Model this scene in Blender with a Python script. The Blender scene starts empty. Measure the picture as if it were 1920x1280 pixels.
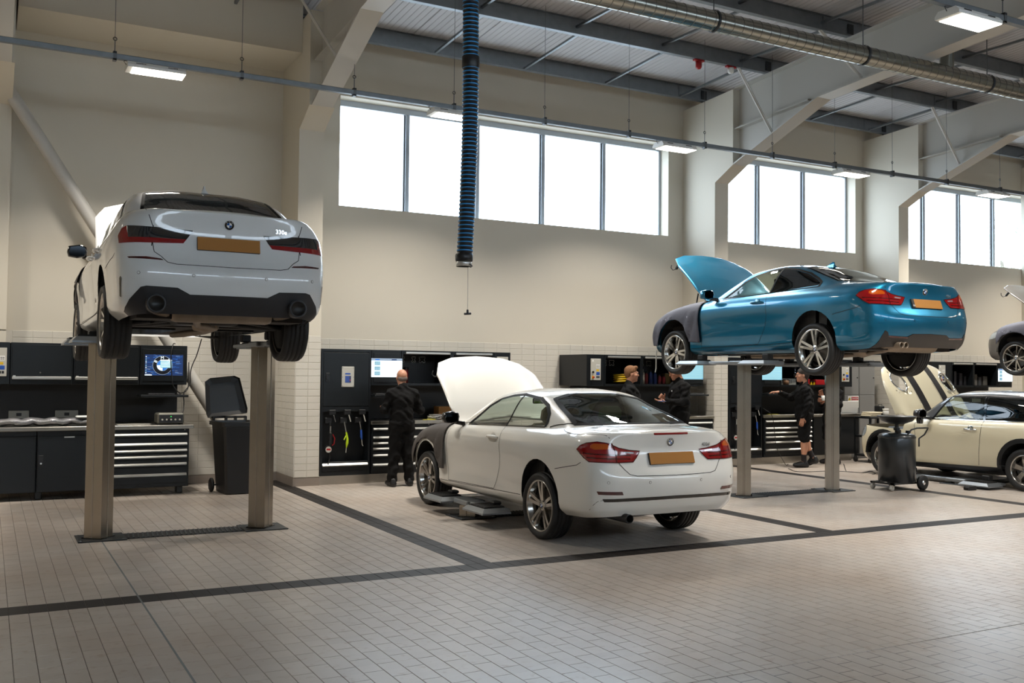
import bpy, bmesh, math, random
import numpy as np
from mathutils import Vector, Matrix
from mathutils.bvhtree import BVHTree
from mathutils.geometry import tessellate_polygon

random.seed(7)
rng = np.random.default_rng(7)
SC = bpy.context.scene
COL = SC.collection
PI = math.pi

# ------------------------------------------------------------------ camera
FPX, YAW, PIT, ROL, CAMH = 1830.0, math.radians(28.25), math.radians(1.83), math.radians(-.58), 1.65
_f = Vector((math.sin(YAW)*math.cos(PIT), math.cos(YAW)*math.cos(PIT), math.sin(PIT)))
_r = Vector((math.cos(YAW), -math.sin(YAW), 0)); _d = _f.cross(_r)
CR = _r*math.cos(ROL)+_d*math.sin(ROL); CD = _r*-math.sin(ROL)+_d*math.cos(ROL); CF = _f
CAMP = Vector((0, 0, CAMH))
cam_data = bpy.data.cameras.new('camera'); cam = bpy.data.objects.new('camera', cam_data); COL.objects.link(cam)
cam_data.sensor_width = 36; cam_data.sensor_fit = 'HORIZONTAL'; cam_data.lens = FPX/1920*36
cam_data.clip_start = .05; cam_data.clip_end = 300
m = Matrix.Identity(4)
for i in range(3):
    m[i][0] = CR[i]; m[i][1] = -CD[i]; m[i][2] = -CF[i]; m[i][3] = CAMP[i]
cam.matrix_world = m
SC.camera = cam
def ray(u, v): return CR*((u-960)/FPX)+CD*((v-640)/FPX)+CF
def on_z(u, v, z=0.0): d = ray(u, v); return CAMP+d*((z-CAMH)/d.z)
def on_y(u, v, y): d = ray(u, v); return CAMP+d*(y/d.y)
def on_x(u, v, x): d = ray(u, v); return CAMP+d*(x/d.x)
def project(p):
    q = Vector(p)-CAMP; z = q.dot(CF)
    return (960+FPX*q.dot(CR)/z, 640+FPX*q.dot(CD)/z, z)

# ------------------------------------------------------------------ light of the place
SC.view_settings.view_transform = 'Standard'
SC.view_settings.look = 'None'
SC.view_settings.gamma = 1.0
SC.view_settings.use_curve_mapping = False
SC.view_settings.exposure = 0.0
world = bpy.data.worlds.new('overcast_sky'); SC.world = world; world.use_nodes = True
_bg = world.node_tree.nodes['Background']
_bg.inputs[0].default_value = (.74, .87, 1.0, 1); _bg.inputs[1].default_value = 9.0
LAMP_W = 114.0
LAMP_COL = (1.0, .935, .84)
SC.cycles.max_bounces = 8; SC.cycles.diffuse_bounces = 4; SC.cycles.glossy_bounces = 4
SC.cycles.transparent_max_bounces = 12; SC.cycles.transmission_bounces = 4
SC.cycles.caustics_reflective = False; SC.cycles.caustics_refractive = False
SC.cycles.sample_clamp_indirect = 6.0
try: SC.cycles.use_denoising = True
except Exception: pass
LAMP_Y1, LAMP_Y2, LAMP_Y3, LAMP_Z = 12.28, 6.36, .45, 5.20
LAMPS = [(x, LAMP_Y1) for x in (-2.2, 1.70, 5.62, 9.48, 13.36, 17.24, 21.1)] + \
        [(x, LAMP_Y2) for x in (8.57, 12.43, 16.3, 20.2)]
for lx, ly in LAMPS:
    L = bpy.data.lights.new('lamp_light', 'AREA'); L.shape = 'RECTANGLE'; L.size = .52; L.size_y = .26
    L.energy = LAMP_W; L.color = LAMP_COL; L.spread = math.radians(128)
    lo = bpy.data.objects.new('lamp_light', L); lo.location = (lx, ly, LAMP_Z-.012); COL.objects.link(lo)

# ------------------------------------------------------------------ helpers
def srgb(h):
    if isinstance(h, str):
        h = h.lstrip('#'); c = [int(h[i:i+2], 16)/255 for i in (0, 2, 4)]
    else: c = h
    return tuple((x/12.92 if x <= .04045 else ((x+.055)/1.055)**2.4) for x in c)
MATS = {}
def mat(name, col='#808080', rough=.5, metal=0.0, coat=0.0, noise=0.0, nscale=6.0, bump=0.0, bscale=40.0, spec=.5, emit=None, estr=0.0, sheen=0, coat_rough=.03, detail=4):
    if name in MATS: return MATS[name]
    m = bpy.data.materials.new(name); m.use_nodes = True; MATS[name] = m
    nt = m.node_tree; b = nt.nodes['Principled BSDF']
    c = srgb(col)
    b.inputs['Base Color'].default_value = (*c, 1); b.inputs['Roughness'].default_value = rough
    b.inputs['Metallic'].default_value = metal
    b.inputs['Specular IOR Level'].default_value = spec
    if coat: b.inputs['Coat Weight'].default_value = coat; b.inputs['Coat Roughness'].default_value = coat_rough
    if sheen: b.inputs['Sheen Weight'].default_value = sheen
    if emit: b.inputs['Emission Color'].default_value = (*srgb(emit), 1); b.inputs['Emission Strength'].default_value = estr
    if noise or bump:
        g = nt.nodes.new('ShaderNodeNewGeometry')
    if noise:
        n = nt.nodes.new('ShaderNodeTexNoise'); n.inputs['Scale'].default_value = nscale; n.inputs['Detail'].default_value = detail
        nt.links.new(g.outputs['Position'], n.inputs['Vector'])
        mx = nt.nodes.new('ShaderNodeMix'); mx.data_type = 'RGBA'
        mx.inputs['A'].default_value = (*[x*(1-noise) for x in c], 1); mx.inputs['B'].default_value = (*[min(1, x*(1+noise)) for x in c], 1)
        nt.links.new(n.outputs['Fac'], mx.inputs['Factor']); nt.links.new(mx.outputs['Result'], b.inputs['Base Color'])
    if bump:
        n2 = nt.nodes.new('ShaderNodeTexNoise'); n2.inputs['Scale'].default_value = bscale; n2.inputs['Detail'].default_value = 3
        nt.links.new(g.outputs['Position'], n2.inputs['Vector'])
        bp = nt.nodes.new('ShaderNodeBump'); bp.inputs['Strength'].default_value = bump; bp.inputs['Distance'].default_value = .01
        nt.links.new(n2.outputs['Fac'], bp.inputs['Height']); nt.links.new(bp.outputs['Normal'], b.inputs['Normal'])
    return m
def glass_mat(name, tint, refl=.05, rough=.0, opacity=0.0, dark='#050607'):
    if name in MATS: return MATS[name]
    m = bpy.data.materials.new(name); m.use_nodes = True; MATS[name] = m
    nt = m.node_tree
    for n in list(nt.nodes): nt.nodes.remove(n)
    o = nt.nodes.new('ShaderNodeOutputMaterial'); t = nt.nodes.new('ShaderNodeBsdfTransparent'); g = nt.nodes.new('ShaderNodeBsdfGlossy')
    t.inputs[0].default_value = (*srgb(tint), 1); g.inputs['Roughness'].default_value = rough; g.inputs['Color'].default_value = (1, 1, 1, 1)
    lw = nt.nodes.new('ShaderNodeLayerWeight'); lw.inputs[0].default_value = .5
    pw = nt.nodes.new('ShaderNodeMath'); pw.operation = 'POWER'; pw.inputs[1].default_value = 4.0; nt.links.new(lw.outputs['Facing'], pw.inputs[0])
    f = nt.nodes.new('ShaderNodeMath'); f.operation = 'MULTIPLY_ADD'; f.inputs[1].default_value = .85; f.inputs[2].default_value = refl; nt.links.new(pw.outputs[0], f.inputs[0])
    mx = nt.nodes.new('ShaderNodeMixShader'); src = t.outputs[0]
    if opacity:
        d = nt.nodes.new('ShaderNodeBsdfDiffuse'); d.inputs[0].default_value = (*srgb(dark), 1)
        m2 = nt.nodes.new('ShaderNodeMixShader'); m2.inputs[0].default_value = opacity
        nt.links.new(t.outputs[0], m2.inputs[1]); nt.links.new(d.outputs[0], m2.inputs[2]); src = m2.outputs[0]
    nt.links.new(f.outputs[0], mx.inputs[0]); nt.links.new(src, mx.inputs[1]); nt.links.new(g.outputs[0], mx.inputs[2])
    nt.links.new(mx.outputs[0], o.inputs[0])
    return m
def emit_mat(name, col, s):
    if name in MATS: return MATS[name]
    m = bpy.data.materials.new(name); m.use_nodes = True; MATS[name] = m
    b = m.node_tree.nodes['Principled BSDF']; b.inputs['Base Color'].default_value = (*srgb(col), 1)
    b.inputs['Emission Color'].default_value = (*srgb(col), 1); b.inputs['Emission Strength'].default_value = s
    return m

class MB:
    """collects geometry for one mesh; every face carries a material"""
    def __init__(s): s.v = []; s.f = []; s.m = []; s.mats = []; s.sm = []
    def mi(s, m):
        if m not in s.mats: s.mats.append(m)
        return s.mats.index(m)
    def add(s, vs, fs, m, smooth=False):
        o = len(s.v); s.v += [tuple(p) for p in vs]; k = s.mi(m)
        for f in fs: s.f.append(tuple(o+i for i in f)); s.m.append(k); s.sm.append(smooth)
        return s
    def box(s, x0, x1, y0, y1, z0, z1, m, bev=0.0):
        if x0 > x1: x0, x1 = x1, x0
        if y0 > y1: y0, y1 = y1, y0
        if z0 > z1: z0, z1 = z1, z0
        if not bev:
            vs = [(x, y, z) for z in (z0, z1) for y in (y0, y1) for x in (x0, x1)]
            return s.add(vs, [(0, 2, 3, 1), (4, 5, 7, 6), (0, 1, 5, 4), (2, 6, 7, 3), (0, 4, 6, 2), (1, 3, 7, 5)], m)
        b = min(bev, (x1-x0)*.45, (y1-y0)*.45, (z1-z0)*.45)
        X = (x0, x1); Y = (y0, y1); Z = (z0, z1); vs = []; idx = {}
        for i in range(2):
            for j in range(2):
                for k in range(2):
                    sx = b if i == 0 else -b; sy = b if j == 0 else -b; sz = b if k == 0 else -b
                    for a, p in enumerate(((X[i], Y[j]+sy, Z[k]+sz), (X[i]+sx, Y[j], Z[k]+sz), (X[i]+sx, Y[j]+sy, Z[k]))):
                        idx[(i, j, k, a)] = len(vs); vs.append(p)
        F = []
        for i in range(2):
            q = [idx[(i, j, k, 0)] for j, k in ((0, 0), (1, 0), (1, 1), (0, 1))]; F.append(q if i else q[::-1])
            q = [idx[(j, i, k, 1)] for j, k in ((0, 0), (1, 0), (1, 1), (0, 1))]; F.append(q[::-1] if i else q)
            q = [idx[(j, k, i, 2)] for j, k in ((0, 0), (1, 0), (1, 1), (0, 1))]; F.append(q if i else q[::-1])
        for i in range(2):
            for j in range(2):
                F.append([idx[(i, j, 0, 0)], idx[(i, j, 1, 0)], idx[(i, j, 1, 1)], idx[(i, j, 0, 1)]])
                F.append([idx[(i, 0, j, 0)], idx[(i, 1, j, 0)], idx[(i, 1, j, 2)], idx[(i, 0, j, 2)]])
                F.append([idx[(0, i, j, 1)], idx[(1, i, j, 1)], idx[(1, i, j, 2)], idx[(0, i, j, 2)]])
                for k in range(2): F.append([idx[(i, j, k, a)] for a in range(3)])
        c = Vector(((x0+x1)/2, (y0+y1)/2, (z0+z1)/2)); G = []
        for f in F:
            p = [Vector(vs[a]) for a in f]; n = (p[1]-p[0]).cross(p[2]-p[0])
            G.append(f if n.dot(sum(p, Vector())/len(p)-c) > 0 else f[::-1])
        return s.add(vs, G, m)
    def cyl(s, p0, p1, r, m, n=12, r1=None, cap=True, smooth=True):
        p0 = Vector(p0); p1 = Vector(p1); r1 = r if r1 is None else r1
        d = (p1-p0).normalized(); a = d.orthogonal().normalized(); b = d.cross(a)
        vs = [p0+(a*math.cos(2*PI*i/n)+b*math.sin(2*PI*i/n))*r for i in range(n)]+[p1+(a*math.cos(2*PI*i/n)+b*math.sin(2*PI*i/n))*r1 for i in range(n)]
        s.add(vs, [(i, (i+1) % n, n+(i+1) % n, n+i) for i in range(n)], m, smooth)
        if cap: s.add(vs, [tuple(range(n))[::-1], tuple(range(n, 2*n))], m)
        return s
    def tube(s, pts, r, m, n=8, closed=False):
        pts = [Vector(p) for p in pts]; N = len(pts); rings = []; a = None
        for i, p in enumerate(pts):
            q0 = pts[i-1] if (i or closed) else p; q1 = pts[(i+1) % N] if (i < N-1 or closed) else p
            d = (q1-q0).normalized()
            a = d.orthogonal().normalized() if a is None else (a-d*a.dot(d)).normalized()
            b = d.cross(a); rr = r[i] if isinstance(r, (list, tuple)) else r
            rings.append([p+(a*math.cos(2*PI*k/n)+b*math.sin(2*PI*k/n))*rr for k in range(n)])
        vs = [v for g in rings for v in g]
        F = [(i*n+k, i*n+(k+1) % n, (i+1)*n+(k+1) % n, (i+1)*n+k) for i in range(N-1) for k in range(n)]
        if closed: F += [((N-1)*n+k, (N-1)*n+(k+1) % n, (k+1) % n, k) for k in range(n)]
        s.add(vs, F, m, True)
        if not closed: s.add(vs, [tuple(range(n))[::-1], tuple(range((N-1)*n, N*n))], m)
        return s
    def lathe(s, prof, m, n=32, axis='Z', c=(0, 0, 0), smooth=True, closed=False, mats=None):
        vs = []; K = len(prof)
        for i in range(n):
            t = 2*PI*i/n; ca, sa = math.cos(t), math.sin(t)
            for r, h in prof:
                p = {'Z': (r*ca, r*sa, h), 'X': (h, r*ca, r*sa), 'Y': (r*sa, h, r*ca)}[axis]
                vs.append((p[0]+c[0], p[1]+c[1], p[2]+c[2]))
        R = range(K if closed else K-1)
        if mats is None:
            s.add(vs, [(i*K+j, ((i+1) % n)*K+j, ((i+1) % n)*K+(j+1) % K, i*K+(j+1) % K) for i in range(n) for j in R], m, smooth)
        else:
            o = len(s.v); s.v += vs
            for j in R:
                k = s.mi(mats[j])
                for i in range(n):
                    s.f.append((o+i*K+j, o+((i+1) % n)*K+j, o+((i+1) % n)*K+(j+1) % K, o+i*K+(j+1) % K)); s.m.append(k); s.sm.append(smooth)
        return s
    def prism(s, poly, h0, h1, m, axis='Z'):
        """poly: 2D outline; extruded along axis from h0 to h1"""
        def P(a, b, h): return {'Z': (a, b, h), 'X': (h, a, b), 'Y': (a, h, b)}[axis]
        n = len(poly); vs = [P(a, b, h0) for a, b in poly]+[P(a, b, h1) for a, b in poly]
        ar = sum(poly[i][0]*poly[(i+1) % n][1]-poly[(i+1) % n][0]*poly[i][1] for i in range(n))
        F = [tuple(range(n))[::-1], tuple(range(n, 2*n))]+[(i, (i+1) % n, n+(i+1) % n, n+i) for i in range(n)]
        flip = (ar > 0) == (axis == 'Y')
        if h1 < h0: flip = not flip
        return s.add(vs, [f[::-1] for f in F] if flip else F, m)
    def quad(s, a, b, c, d, m): return s.add([a, b, c, d], [(0, 1, 2, 3)], m)
    def xform(s, M, start=0):
        for i in range(start, len(s.v)): s.v[i] = tuple(M @ Vector(s.v[i]))
        return s
    def mesh(s, name):
        me = bpy.data.meshes.new(name); me.from_pydata(s.v, [], s.f)
        for x in s.mats: me.materials.append(x)
        me.polygons.foreach_set('material_index', s.m); me.polygons.foreach_set('use_smooth', s.sm); me.update()
        return me
    def build(s, name, parent=None, loc=None, rz=None):
        return link(name, s.mesh(name), parent, loc, rz)
def link(name, me, parent=None, loc=None, rz=None):
    o = bpy.data.objects.new(name, me); COL.objects.link(o)
    if parent: o.parent = parent
    if loc: o.location = loc
    if rz: o.rotation_euler = (0, 0, rz)
    return o
def tag(o, label=None, cat=None, group=None, kind=None):
    if label: o['label'] = label
    if cat: o['category'] = cat
    if group: o['group'] = group
    if kind: o['kind'] = kind
    return o
def thing(name, label, cat, loc=(0, 0, 0), rz=0, group=None):
    o = bpy.data.objects.new(name, None); COL.objects.link(o); o.location = loc; o.rotation_euler = (0, 0, rz)
    o.empty_display_size = .2
    return tag(o, label, cat, group)
def copy_tree(o, parent=None, loc=None, rz=None):
    c = o.copy(); COL.objects.link(c); c.parent = parent
    for ch in list(o.children): copy_tree(ch, c)
    if loc: c.location = loc
    if rz is not None: c.rotation_euler = (0, 0, rz)
    return c
def struct(name, mb, kind='structure'):
    return tag(mb.build(name), kind=kind)
def text_mesh(txt, size, m, extr=.002):
    c = bpy.data.curves.new('lettering', 'FONT'); c.body = txt; c.size = size; c.extrude = extr; c.align_x = 'CENTER'; c.align_y = 'CENTER'; c.resolution_u = 2
    o = bpy.data.objects.new('lettering', c); me = bpy.data.meshes.new_from_object(o); bpy.data.objects.remove(o); bpy.data.curves.remove(c)
    me.materials.clear(); me.materials.append(m)
    return me
def text_into(mb, txt, size, m, M, extr=.001):
    me = text_mesh(txt, size, m, extr); o = len(mb.v); k = mb.mi(m)
    for v in me.vertices: mb.v.append(tuple(M @ v.co))
    for p in me.polygons: mb.f.append(tuple(o+i for i in p.vertices)); mb.m.append(k); mb.sm.append(False)
    bpy.data.meshes.remove(me)

# ------------------------------------------------------------------ materials
M_WALL = mat('cream_wall_paint', '#d4cdbe', .75, noise=.02, nscale=1.5, bump=.02, bscale=180)
M_STEEL = mat('painted_steel', '#c0bdb6', .45)
M_GALV = mat('galvanised_steel', '#83888c', .42, .85, noise=.18, nscale=9)
M_LINER = mat('roof_liner', '#c4c4c8', .55)
M_FRAME = mat('window_aluminium', '#b4bec8', .35, .2)
M_PANE = glass_mat('window_glass', '#fbfdff')
M_SKIRT = mat('skirting_tile', '#8b8076', .45, noise=.06)
M_GROUT = mat('dark_grout', '#655e57', .85)
M_WGROUT = mat('wall_grout', '#cfcac0', .8)
M_WTILE = mat('white_wall_tile', '#d3cec3', .14, noise=.025, nscale=3)
M_DARKTILE = mat('black_floor_tile', '#211d1c', .6, spec=.3, noise=.12, nscale=8)
M_CAB = mat('anthracite_cabinet', '#13171a', .36, spec=.4)
M_CABIN = mat('black_cabinet_inside', '#0a0b0c', .5)
M_STAIN = mat('stainless_steel', '#b4b0a8', .28, 1.0, noise=.08, nscale=20)
M_BRUSH = mat('brushed_aluminium', '#d0d0cc', .32, .9)
M_CHROME = mat('chrome', '#e6e8ea', .07, 1.0)
M_RUB = mat('black_rubber', '#141414', .6)
M_PLAS = mat('black_plastic', '#17181a', .38)
M_PLASG = mat('gloss_black', '#08090a', .08, coat=.6)
M_WHITE = mat('white_plastic', '#e4e4e0', .4)
M_GREYP = mat('light_grey_panel', '#b9b7ae', .4)
M_CABLE = mat('black_cable', '#0d0d0e', .5)
M_ZINC = mat('lift_post_steel', '#a69d90', .26, .95, noise=.12, nscale=5)
M_PLATE = mat('lift_base_plate', '#3a3d40', .45, .6)
M_ARM = mat('lift_arm_aluminium', '#8f9498', .35, .7)
M_LED = emit_mat('led_diffuser', '#fff6e6', 9.0)
M_REDP = mat('red_plastic', '#a3141a', .3)
M_YELP = mat('yellow_plastic', '#d8b21a', .4)
M_BLUEP = mat('blue_plastic', '#2450a8', .4)
M_WIRE = mat('steel_wire', '#6d7073', .4, .8)
# ------------------------------------------------------------------ floor
TP, TL, TX0 = .1205, .248, .166
SY0, SY1 = 7.36, 7.605
def tile_floor_mat(name, base, var, brick=False):
    m = bpy.data.materials.new(name); m.use_nodes = True; nt = m.node_tree; b = nt.nodes['Principled BSDF']
    g = nt.nodes.new('ShaderNodeNewGeometry'); L = nt.links
    # per-tile shade from the tile's cell
    mp = nt.nodes.new('ShaderNodeVectorMath'); mp.operation = 'SUBTRACT'; mp.inputs[1].default_value = (TX0, SY1, 0)
    sn = nt.nodes.new('ShaderNodeVectorMath'); sn.operation = 'DIVIDE'; sn.inputs[1].default_value = (TP, TL*.5, 1)
    fl = nt.nodes.new('ShaderNodeVectorMath'); fl.operation = 'FLOOR'
    wn = nt.nodes.new('ShaderNodeTexWhiteNoise'); wn.noise_dimensions = '2D'
    L.new(g.outputs['Position'], mp.inputs[0]); L.new(mp.outputs[0], sn.inputs[0]); L.new(sn.outputs[0], fl.inputs[0]); L.new(fl.outputs[0], wn.inputs['Vector'])
    n1 = nt.nodes.new('ShaderNodeTexNoise'); n1.inputs['Scale'].default_value = .9; n1.inputs['Detail'].default_value = 6; L.new(g.outputs['Position'], n1.inputs['Vector'])
    n2 = nt.nodes.new('ShaderNodeTexNoise'); n2.inputs['Scale'].default_value = 14; n2.inputs['Detail'].default_value = 5; L.new(g.outputs['Position'], n2.inputs['Vector'])
    c = srgb(base)
    def mixc(fac, a, bb):
        x = nt.nodes.new('ShaderNodeMix'); x.data_type = 'RGBA'; L.new(fac, x.inputs['Factor']); x.inputs['A'].default_value = (*a, 1); x.inputs['B'].default_value = (*bb, 1); return x.outputs['Result']
    def mul(a, bb):
        x = nt.nodes.new('ShaderNodeMix'); x.data_type = 'RGBA'; x.blend_type = 'MULTIPLY'; x.inputs['Factor'].default_value = 1; L.new(a, x.inputs['A']); L.new(bb, x.inputs['B']); return x.outputs['Result']
    a = mixc(wn.outputs['Value'], [x*(1-var) for x in c], [min(1, x*(1+var)) for x in c])
    rmp = nt.nodes.new('ShaderNodeMapRange'); rmp.inputs['From Min'].default_value = .35; rmp.inputs['From Max'].default_value = .7; L.new(n1.outputs['Fac'], rmp.inputs['Value'])
    s1 = mixc(rmp.outputs[0], (1, 1, 1), (.86, .80, .75))
    r2 = nt.nodes.new('ShaderNodeMapRange'); r2.inputs['From Min'].default_value = .58; r2.inputs['From Max'].default_value = .75; L.new(n2.outputs['Fac'], r2.inputs['Value'])
    s2 = mixc(r2.outputs[0], (1, 1, 1), (.80, .70, .62))
    col = mul(mul(a, s1), s2)
    if brick:
        bt = nt.nodes.new('ShaderNodeTexBrick'); bt.inputs['Scale'].default_value = 1; bt.inputs['Brick Width'].default_value = TL; bt.inputs['Row Height'].default_value = TP; bt.inputs['Mortar Size'].default_value = .004
        bt.inputs['Color1'].default_value = (1, 1, 1, 1); bt.inputs['Color2'].default_value = (1, 1, 1, 1); bt.inputs['Mortar'].default_value = (.25, .22, .2, 1)
        sw = nt.nodes.new('ShaderNodeSeparateXYZ'); cw = nt.nodes.new('ShaderNodeCombineXYZ'); L.new(g.outputs['Position'], sw.inputs[0]); L.new(sw.outputs['Y'], cw.inputs['X']); L.new(sw.outputs['X'], cw.inputs['Y']); L.new(cw.outputs[0], bt.inputs['Vector'])
        col = mul(col, bt.outputs['Color'])
    L.new(col, b.inputs['Base Color'])
    rr = nt.nodes.new('ShaderNodeMapRange'); rr.inputs['To Min'].default_value = .24; rr.inputs['To Max'].default_value = .42; L.new(n1.outputs['Fac'], rr.inputs['Value']); L.new(rr.outputs[0], b.inputs['Roughness'])
    b.inputs['Specular IOR Level'].default_value = .55
    return m
M_FTILE = tile_floor_mat('beige_floor_tile', '#bab1a8', .05)
M_FTILE2 = tile_floor_mat('beige_floor_tile_far', '#bab1a8', .05, True)
FX0, FX1, FY0, FY1 = TX0-4*TP, TX0+134*TP, 4.2, 14.655
mb = MB(); z = -.0035
for x0, x1, y0, y1, mm in ((FX0, FX1, FY0, FY1, M_GROUT), (-4.2, FX0, -5, 14.655, M_FTILE2), (FX1, 27, -5, 14.655, M_FTILE2), (FX0, FX1, -5, FY0, M_FTILE2)):
    mb.add([(x0, y0, z), (x1, y0, z), (x1, y1, z), (x0, y1, z)], [(0, 1, 2, 3)], mm)
mb.box(-4.2, 27, -5, 14.655, -.3, -.006, M_GROUT)
floor = struct('floor', mb)
G = .0028; B = .0016
def tile_verts(w, d, h=.0035):   # a bevelled tile centred on the origin, top at z = 0
    a, b = w/2-G/2, d/2-G/2
    vs = [(-a, -b, -h), (a, -b, -h), (a, b, -h), (-a, b, -h), (-a+B, -b+B, 0), (a-B, -b+B, 0), (a-B, b-B, 0), (-a+B, b-B, 0)]
    return vs, [(4, 5, 6, 7), (0, 1, 5, 4), (1, 2, 6, 5), (2, 3, 7, 6), (3, 0, 4, 7)]
STRIPE_COLS = (29, 30, 63, 64, 97, 98)
tiles = []
for k in range(-4, 134):
    xc = TX0+(k+.5)*TP
    if k in STRIPE_COLS: 
        y = SY1
        while y < FY1-.05: tiles.append((xc, (y+min(y+TL, FY1))/2, TP, min(TL, FY1-y), 1)); y += TL
    else:
        y = SY1; first = (k % 2 == 0)
        while y < FY1-.03:
            d = TL*.5 if first else TL; first = False; e = min(y+d, FY1); tiles.append((xc, (y+e)/2, TP, e-y, 0)); y = e
    y = SY0; first = (k % 2 == 1)
    while y > FY0+.03:
        d = TL*.5 if first else TL; first = False; e = max(y-d, FY0); tiles.append((xc, (y+e)/2, TP, y-e, 0)); y = e
    tiles.append((xc, (SY0+SY1)/2, TP, SY1-SY0, 1))
def tile_area(t):
    u, v, zz = project((t[0], t[1], 0))
    if zz < .5 or not (5 < u < 1915 and v < 1278): return 0
    return 1/zz**3
order = sorted(range(len(tiles)), key=lambda i: -tile_area(tiles[i]))
single = set([i for i in order if tiles[i][4] == 0][:300]); dark = [i for i in order if tiles[i][4] == 1]; single |= set(dark[:300])
shared = {}
rest = MB()
for i, (x, y, w, d, kd) in enumerate(tiles):
    mm = M_DARKTILE if kd else M_FTILE
    if i in single:
        key = (round(w, 3), round(d, 3), kd)
        if key not in shared:
            q = MB(); q.add(*tile_verts(w, d), mm); shared[key] = q.mesh('stripe_tile' if kd else 'floor_tile')
        link('stripe_tile' if kd else 'floor_tile', shared[key], floor, (x, y, 0))
    else:
        vs, fs = tile_verts(w, d); rest.add([(a+x, b+y, c) for a, b, c in vs], fs, mm)
tag(rest.build('floor_tile_field', floor), kind='stuff')
mb = MB(); mb.box(1.000, 1.012, FY0, SY1+2.9, -.004, .0012, mat('grey_joint_sealant', '#6f7474', .6)); mb.build('expansion_joint', floor)

mb = MB(); M_ADDED_PAVING = mat('added_grey_paving', '#b4b4b2', .9, noise=.1, nscale=1.0)  # paving out of view, added to dim the light coming up from outside
for x0, x1, y0, y1 in ((-90, 120, 15.02, 110), (-90, 120, -110, -5.32), (-90, -4.52, -5.32, 15.02), (27.32, 120, -5.32, 15.02)): mb.box(x0, x1, y0, y1, -.3, -.02, M_ADDED_PAVING)
struct('added_ground_outside', mb)
# ------------------------------------------------------------------ back wall, pilasters, skirting, wall tiles
WY, PY = 14.655, 13.73
SILL, HEAD = 4.235, 5.97
WINS = [(4.78, 11.17, (6.01, 7.30, 8.59, 9.88)), (12.36, 16.08, (13.60, 14.84)), (17.13, 22.12, (18.49, 19.70, 20.92))]
mb = MB(); xs = [-4.2]+[v for w in WINS for v in w[:2]]+[27.0]
mb.box(-4.2, 27, WY, WY+.34, 0, SILL, M_WALL); mb.box(-4.2, 27, WY, WY+.34, HEAD, 7.2, M_WALL)
for i in range(0, len(xs), 2): mb.box(xs[i], xs[i+1], WY, WY+.34, SILL, HEAD, M_WALL)
wall_back = struct('wall_back', mb)
mb = MB(); mb.box(-4.5, -4.2, -5.3, 15, -.05, 7.9, M_WALL); struct('wall_left', mb)
mb = MB(); mb.box(27, 27.3, -5.3, 15, -.05, 7.9, M_WALL); struct('wall_right', mb)
FWIN = [(-3.4, 4.2), (5.0, 12.6), (13.4, 21.0)]; FZ0, FZ1 = 4.7, 6.1
mb = MB(); mb.box(-4.5, 27.3, -5.3, -5, -.05, FZ0, M_WALL); mb.box(-4.5, 27.3, -5.3, -5, FZ1, 8.3, M_WALL); px = -4.5
for a, b in FWIN+[(27.3, 27.3)]: mb.box(px, a, -5.3, -5, FZ0, FZ1, M_WALL); px = b
struct('wall_front', mb)
mb = MB(); mb.box(.24, 3.874, 13.645, WY, 6.20, 7.1, M_WALL); struct('bulkhead', mb)
COLX = [(-.16, .21), (3.875, 4.24), (11.51, 11.82), (16.30, 16.59), (21.6, 21.9)]
cols = []
for x0, x1 in COLX:
    py = PY if x0 > 0 else 14.42
    mb = MB(); mb.prism([(WY, 0), (py+.012, 0), (py+.012, 2.15), (py, 2.15), (py, 5.12), (13.25, 5.36), (13.25, 6.70), (WY, 6.64)], x0, x1, M_WALL, 'X')
    cols.append(struct('column', mb))
WT, HT, Z0 = .243, .0965, .125
mb = MB(); prev = -4.2
for x0, x1 in COLX+[(27, 27)]:
    if x0 > prev: mb.box(prev, x0, WY-.022, WY, 0, Z0-.004, M_SKIRT)
    if x1 > x0 > 0: mb.box(x0-.012, x1+.012, PY, WY, 0, Z0-.004, M_SKIRT)
    prev = x1
struct('baseboard_back', mb)
def wtile(w, h, t=.005):   # facing -y, back on y = 0, lower left at origin
    g = .003; b = .004
    a = [(g/2, 0, g/2), (w-g/2, 0, g/2), (w-g/2, 0, h-g/2), (g/2, 0, h-g/2)]
    f = [(g/2+b, -t, g/2+b), (w-g/2-b, -t, g/2+b), (w-g/2-b, -t, h-g/2-b), (g/2+b, -t, h-g/2-b)]
    return a+f, [(4, 5, 6, 7), (0, 1, 5, 4), (1, 2, 6, 5), (2, 3, 7, 6), (3, 0, 4, 7)]
mb = MB(); prev = -4.2
for x0, x1 in COLX+[(27, 27)]:
    if x0 > prev: mb.box(prev, x0, WY-.004, WY, Z0, Z0+21*HT, M_WGROUT)
    prev = x1
mb.build('tile_grout', wall_back)
cand = []
for x in np.arange(-.2, 22.5, WT):
    for r in range(21):
        w = WT
        for c0, c1 in COLX:
            if x < c0 < x+w: w = c0-x
            if c0 <= x < c1: w = 0
        if w > .02: cand.append((x, Z0+r*HT, w))
def hid(x, z): return (x < 2.42 and z < 1.97 and x > 0) or (4.2 < x < 7.4 and z < 1.95) or (8.6 < x < 11.3 and z < 1.95) or (11.8 < x < 15.2 and z < 1.95) or x > 17.3 and z < 1.9
def warea(c):
    if hid(c[0]+.1, c[1]): return 0
    u, v, zz = project((c[0], WY, c[1])); return 0 if not (0 < u < 1920) else 1/zz**2
order = sorted(range(len(cand)), key=lambda i: -warea(cand[i])); single = set(order[:300]); rest = MB(); shared = {}
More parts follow.
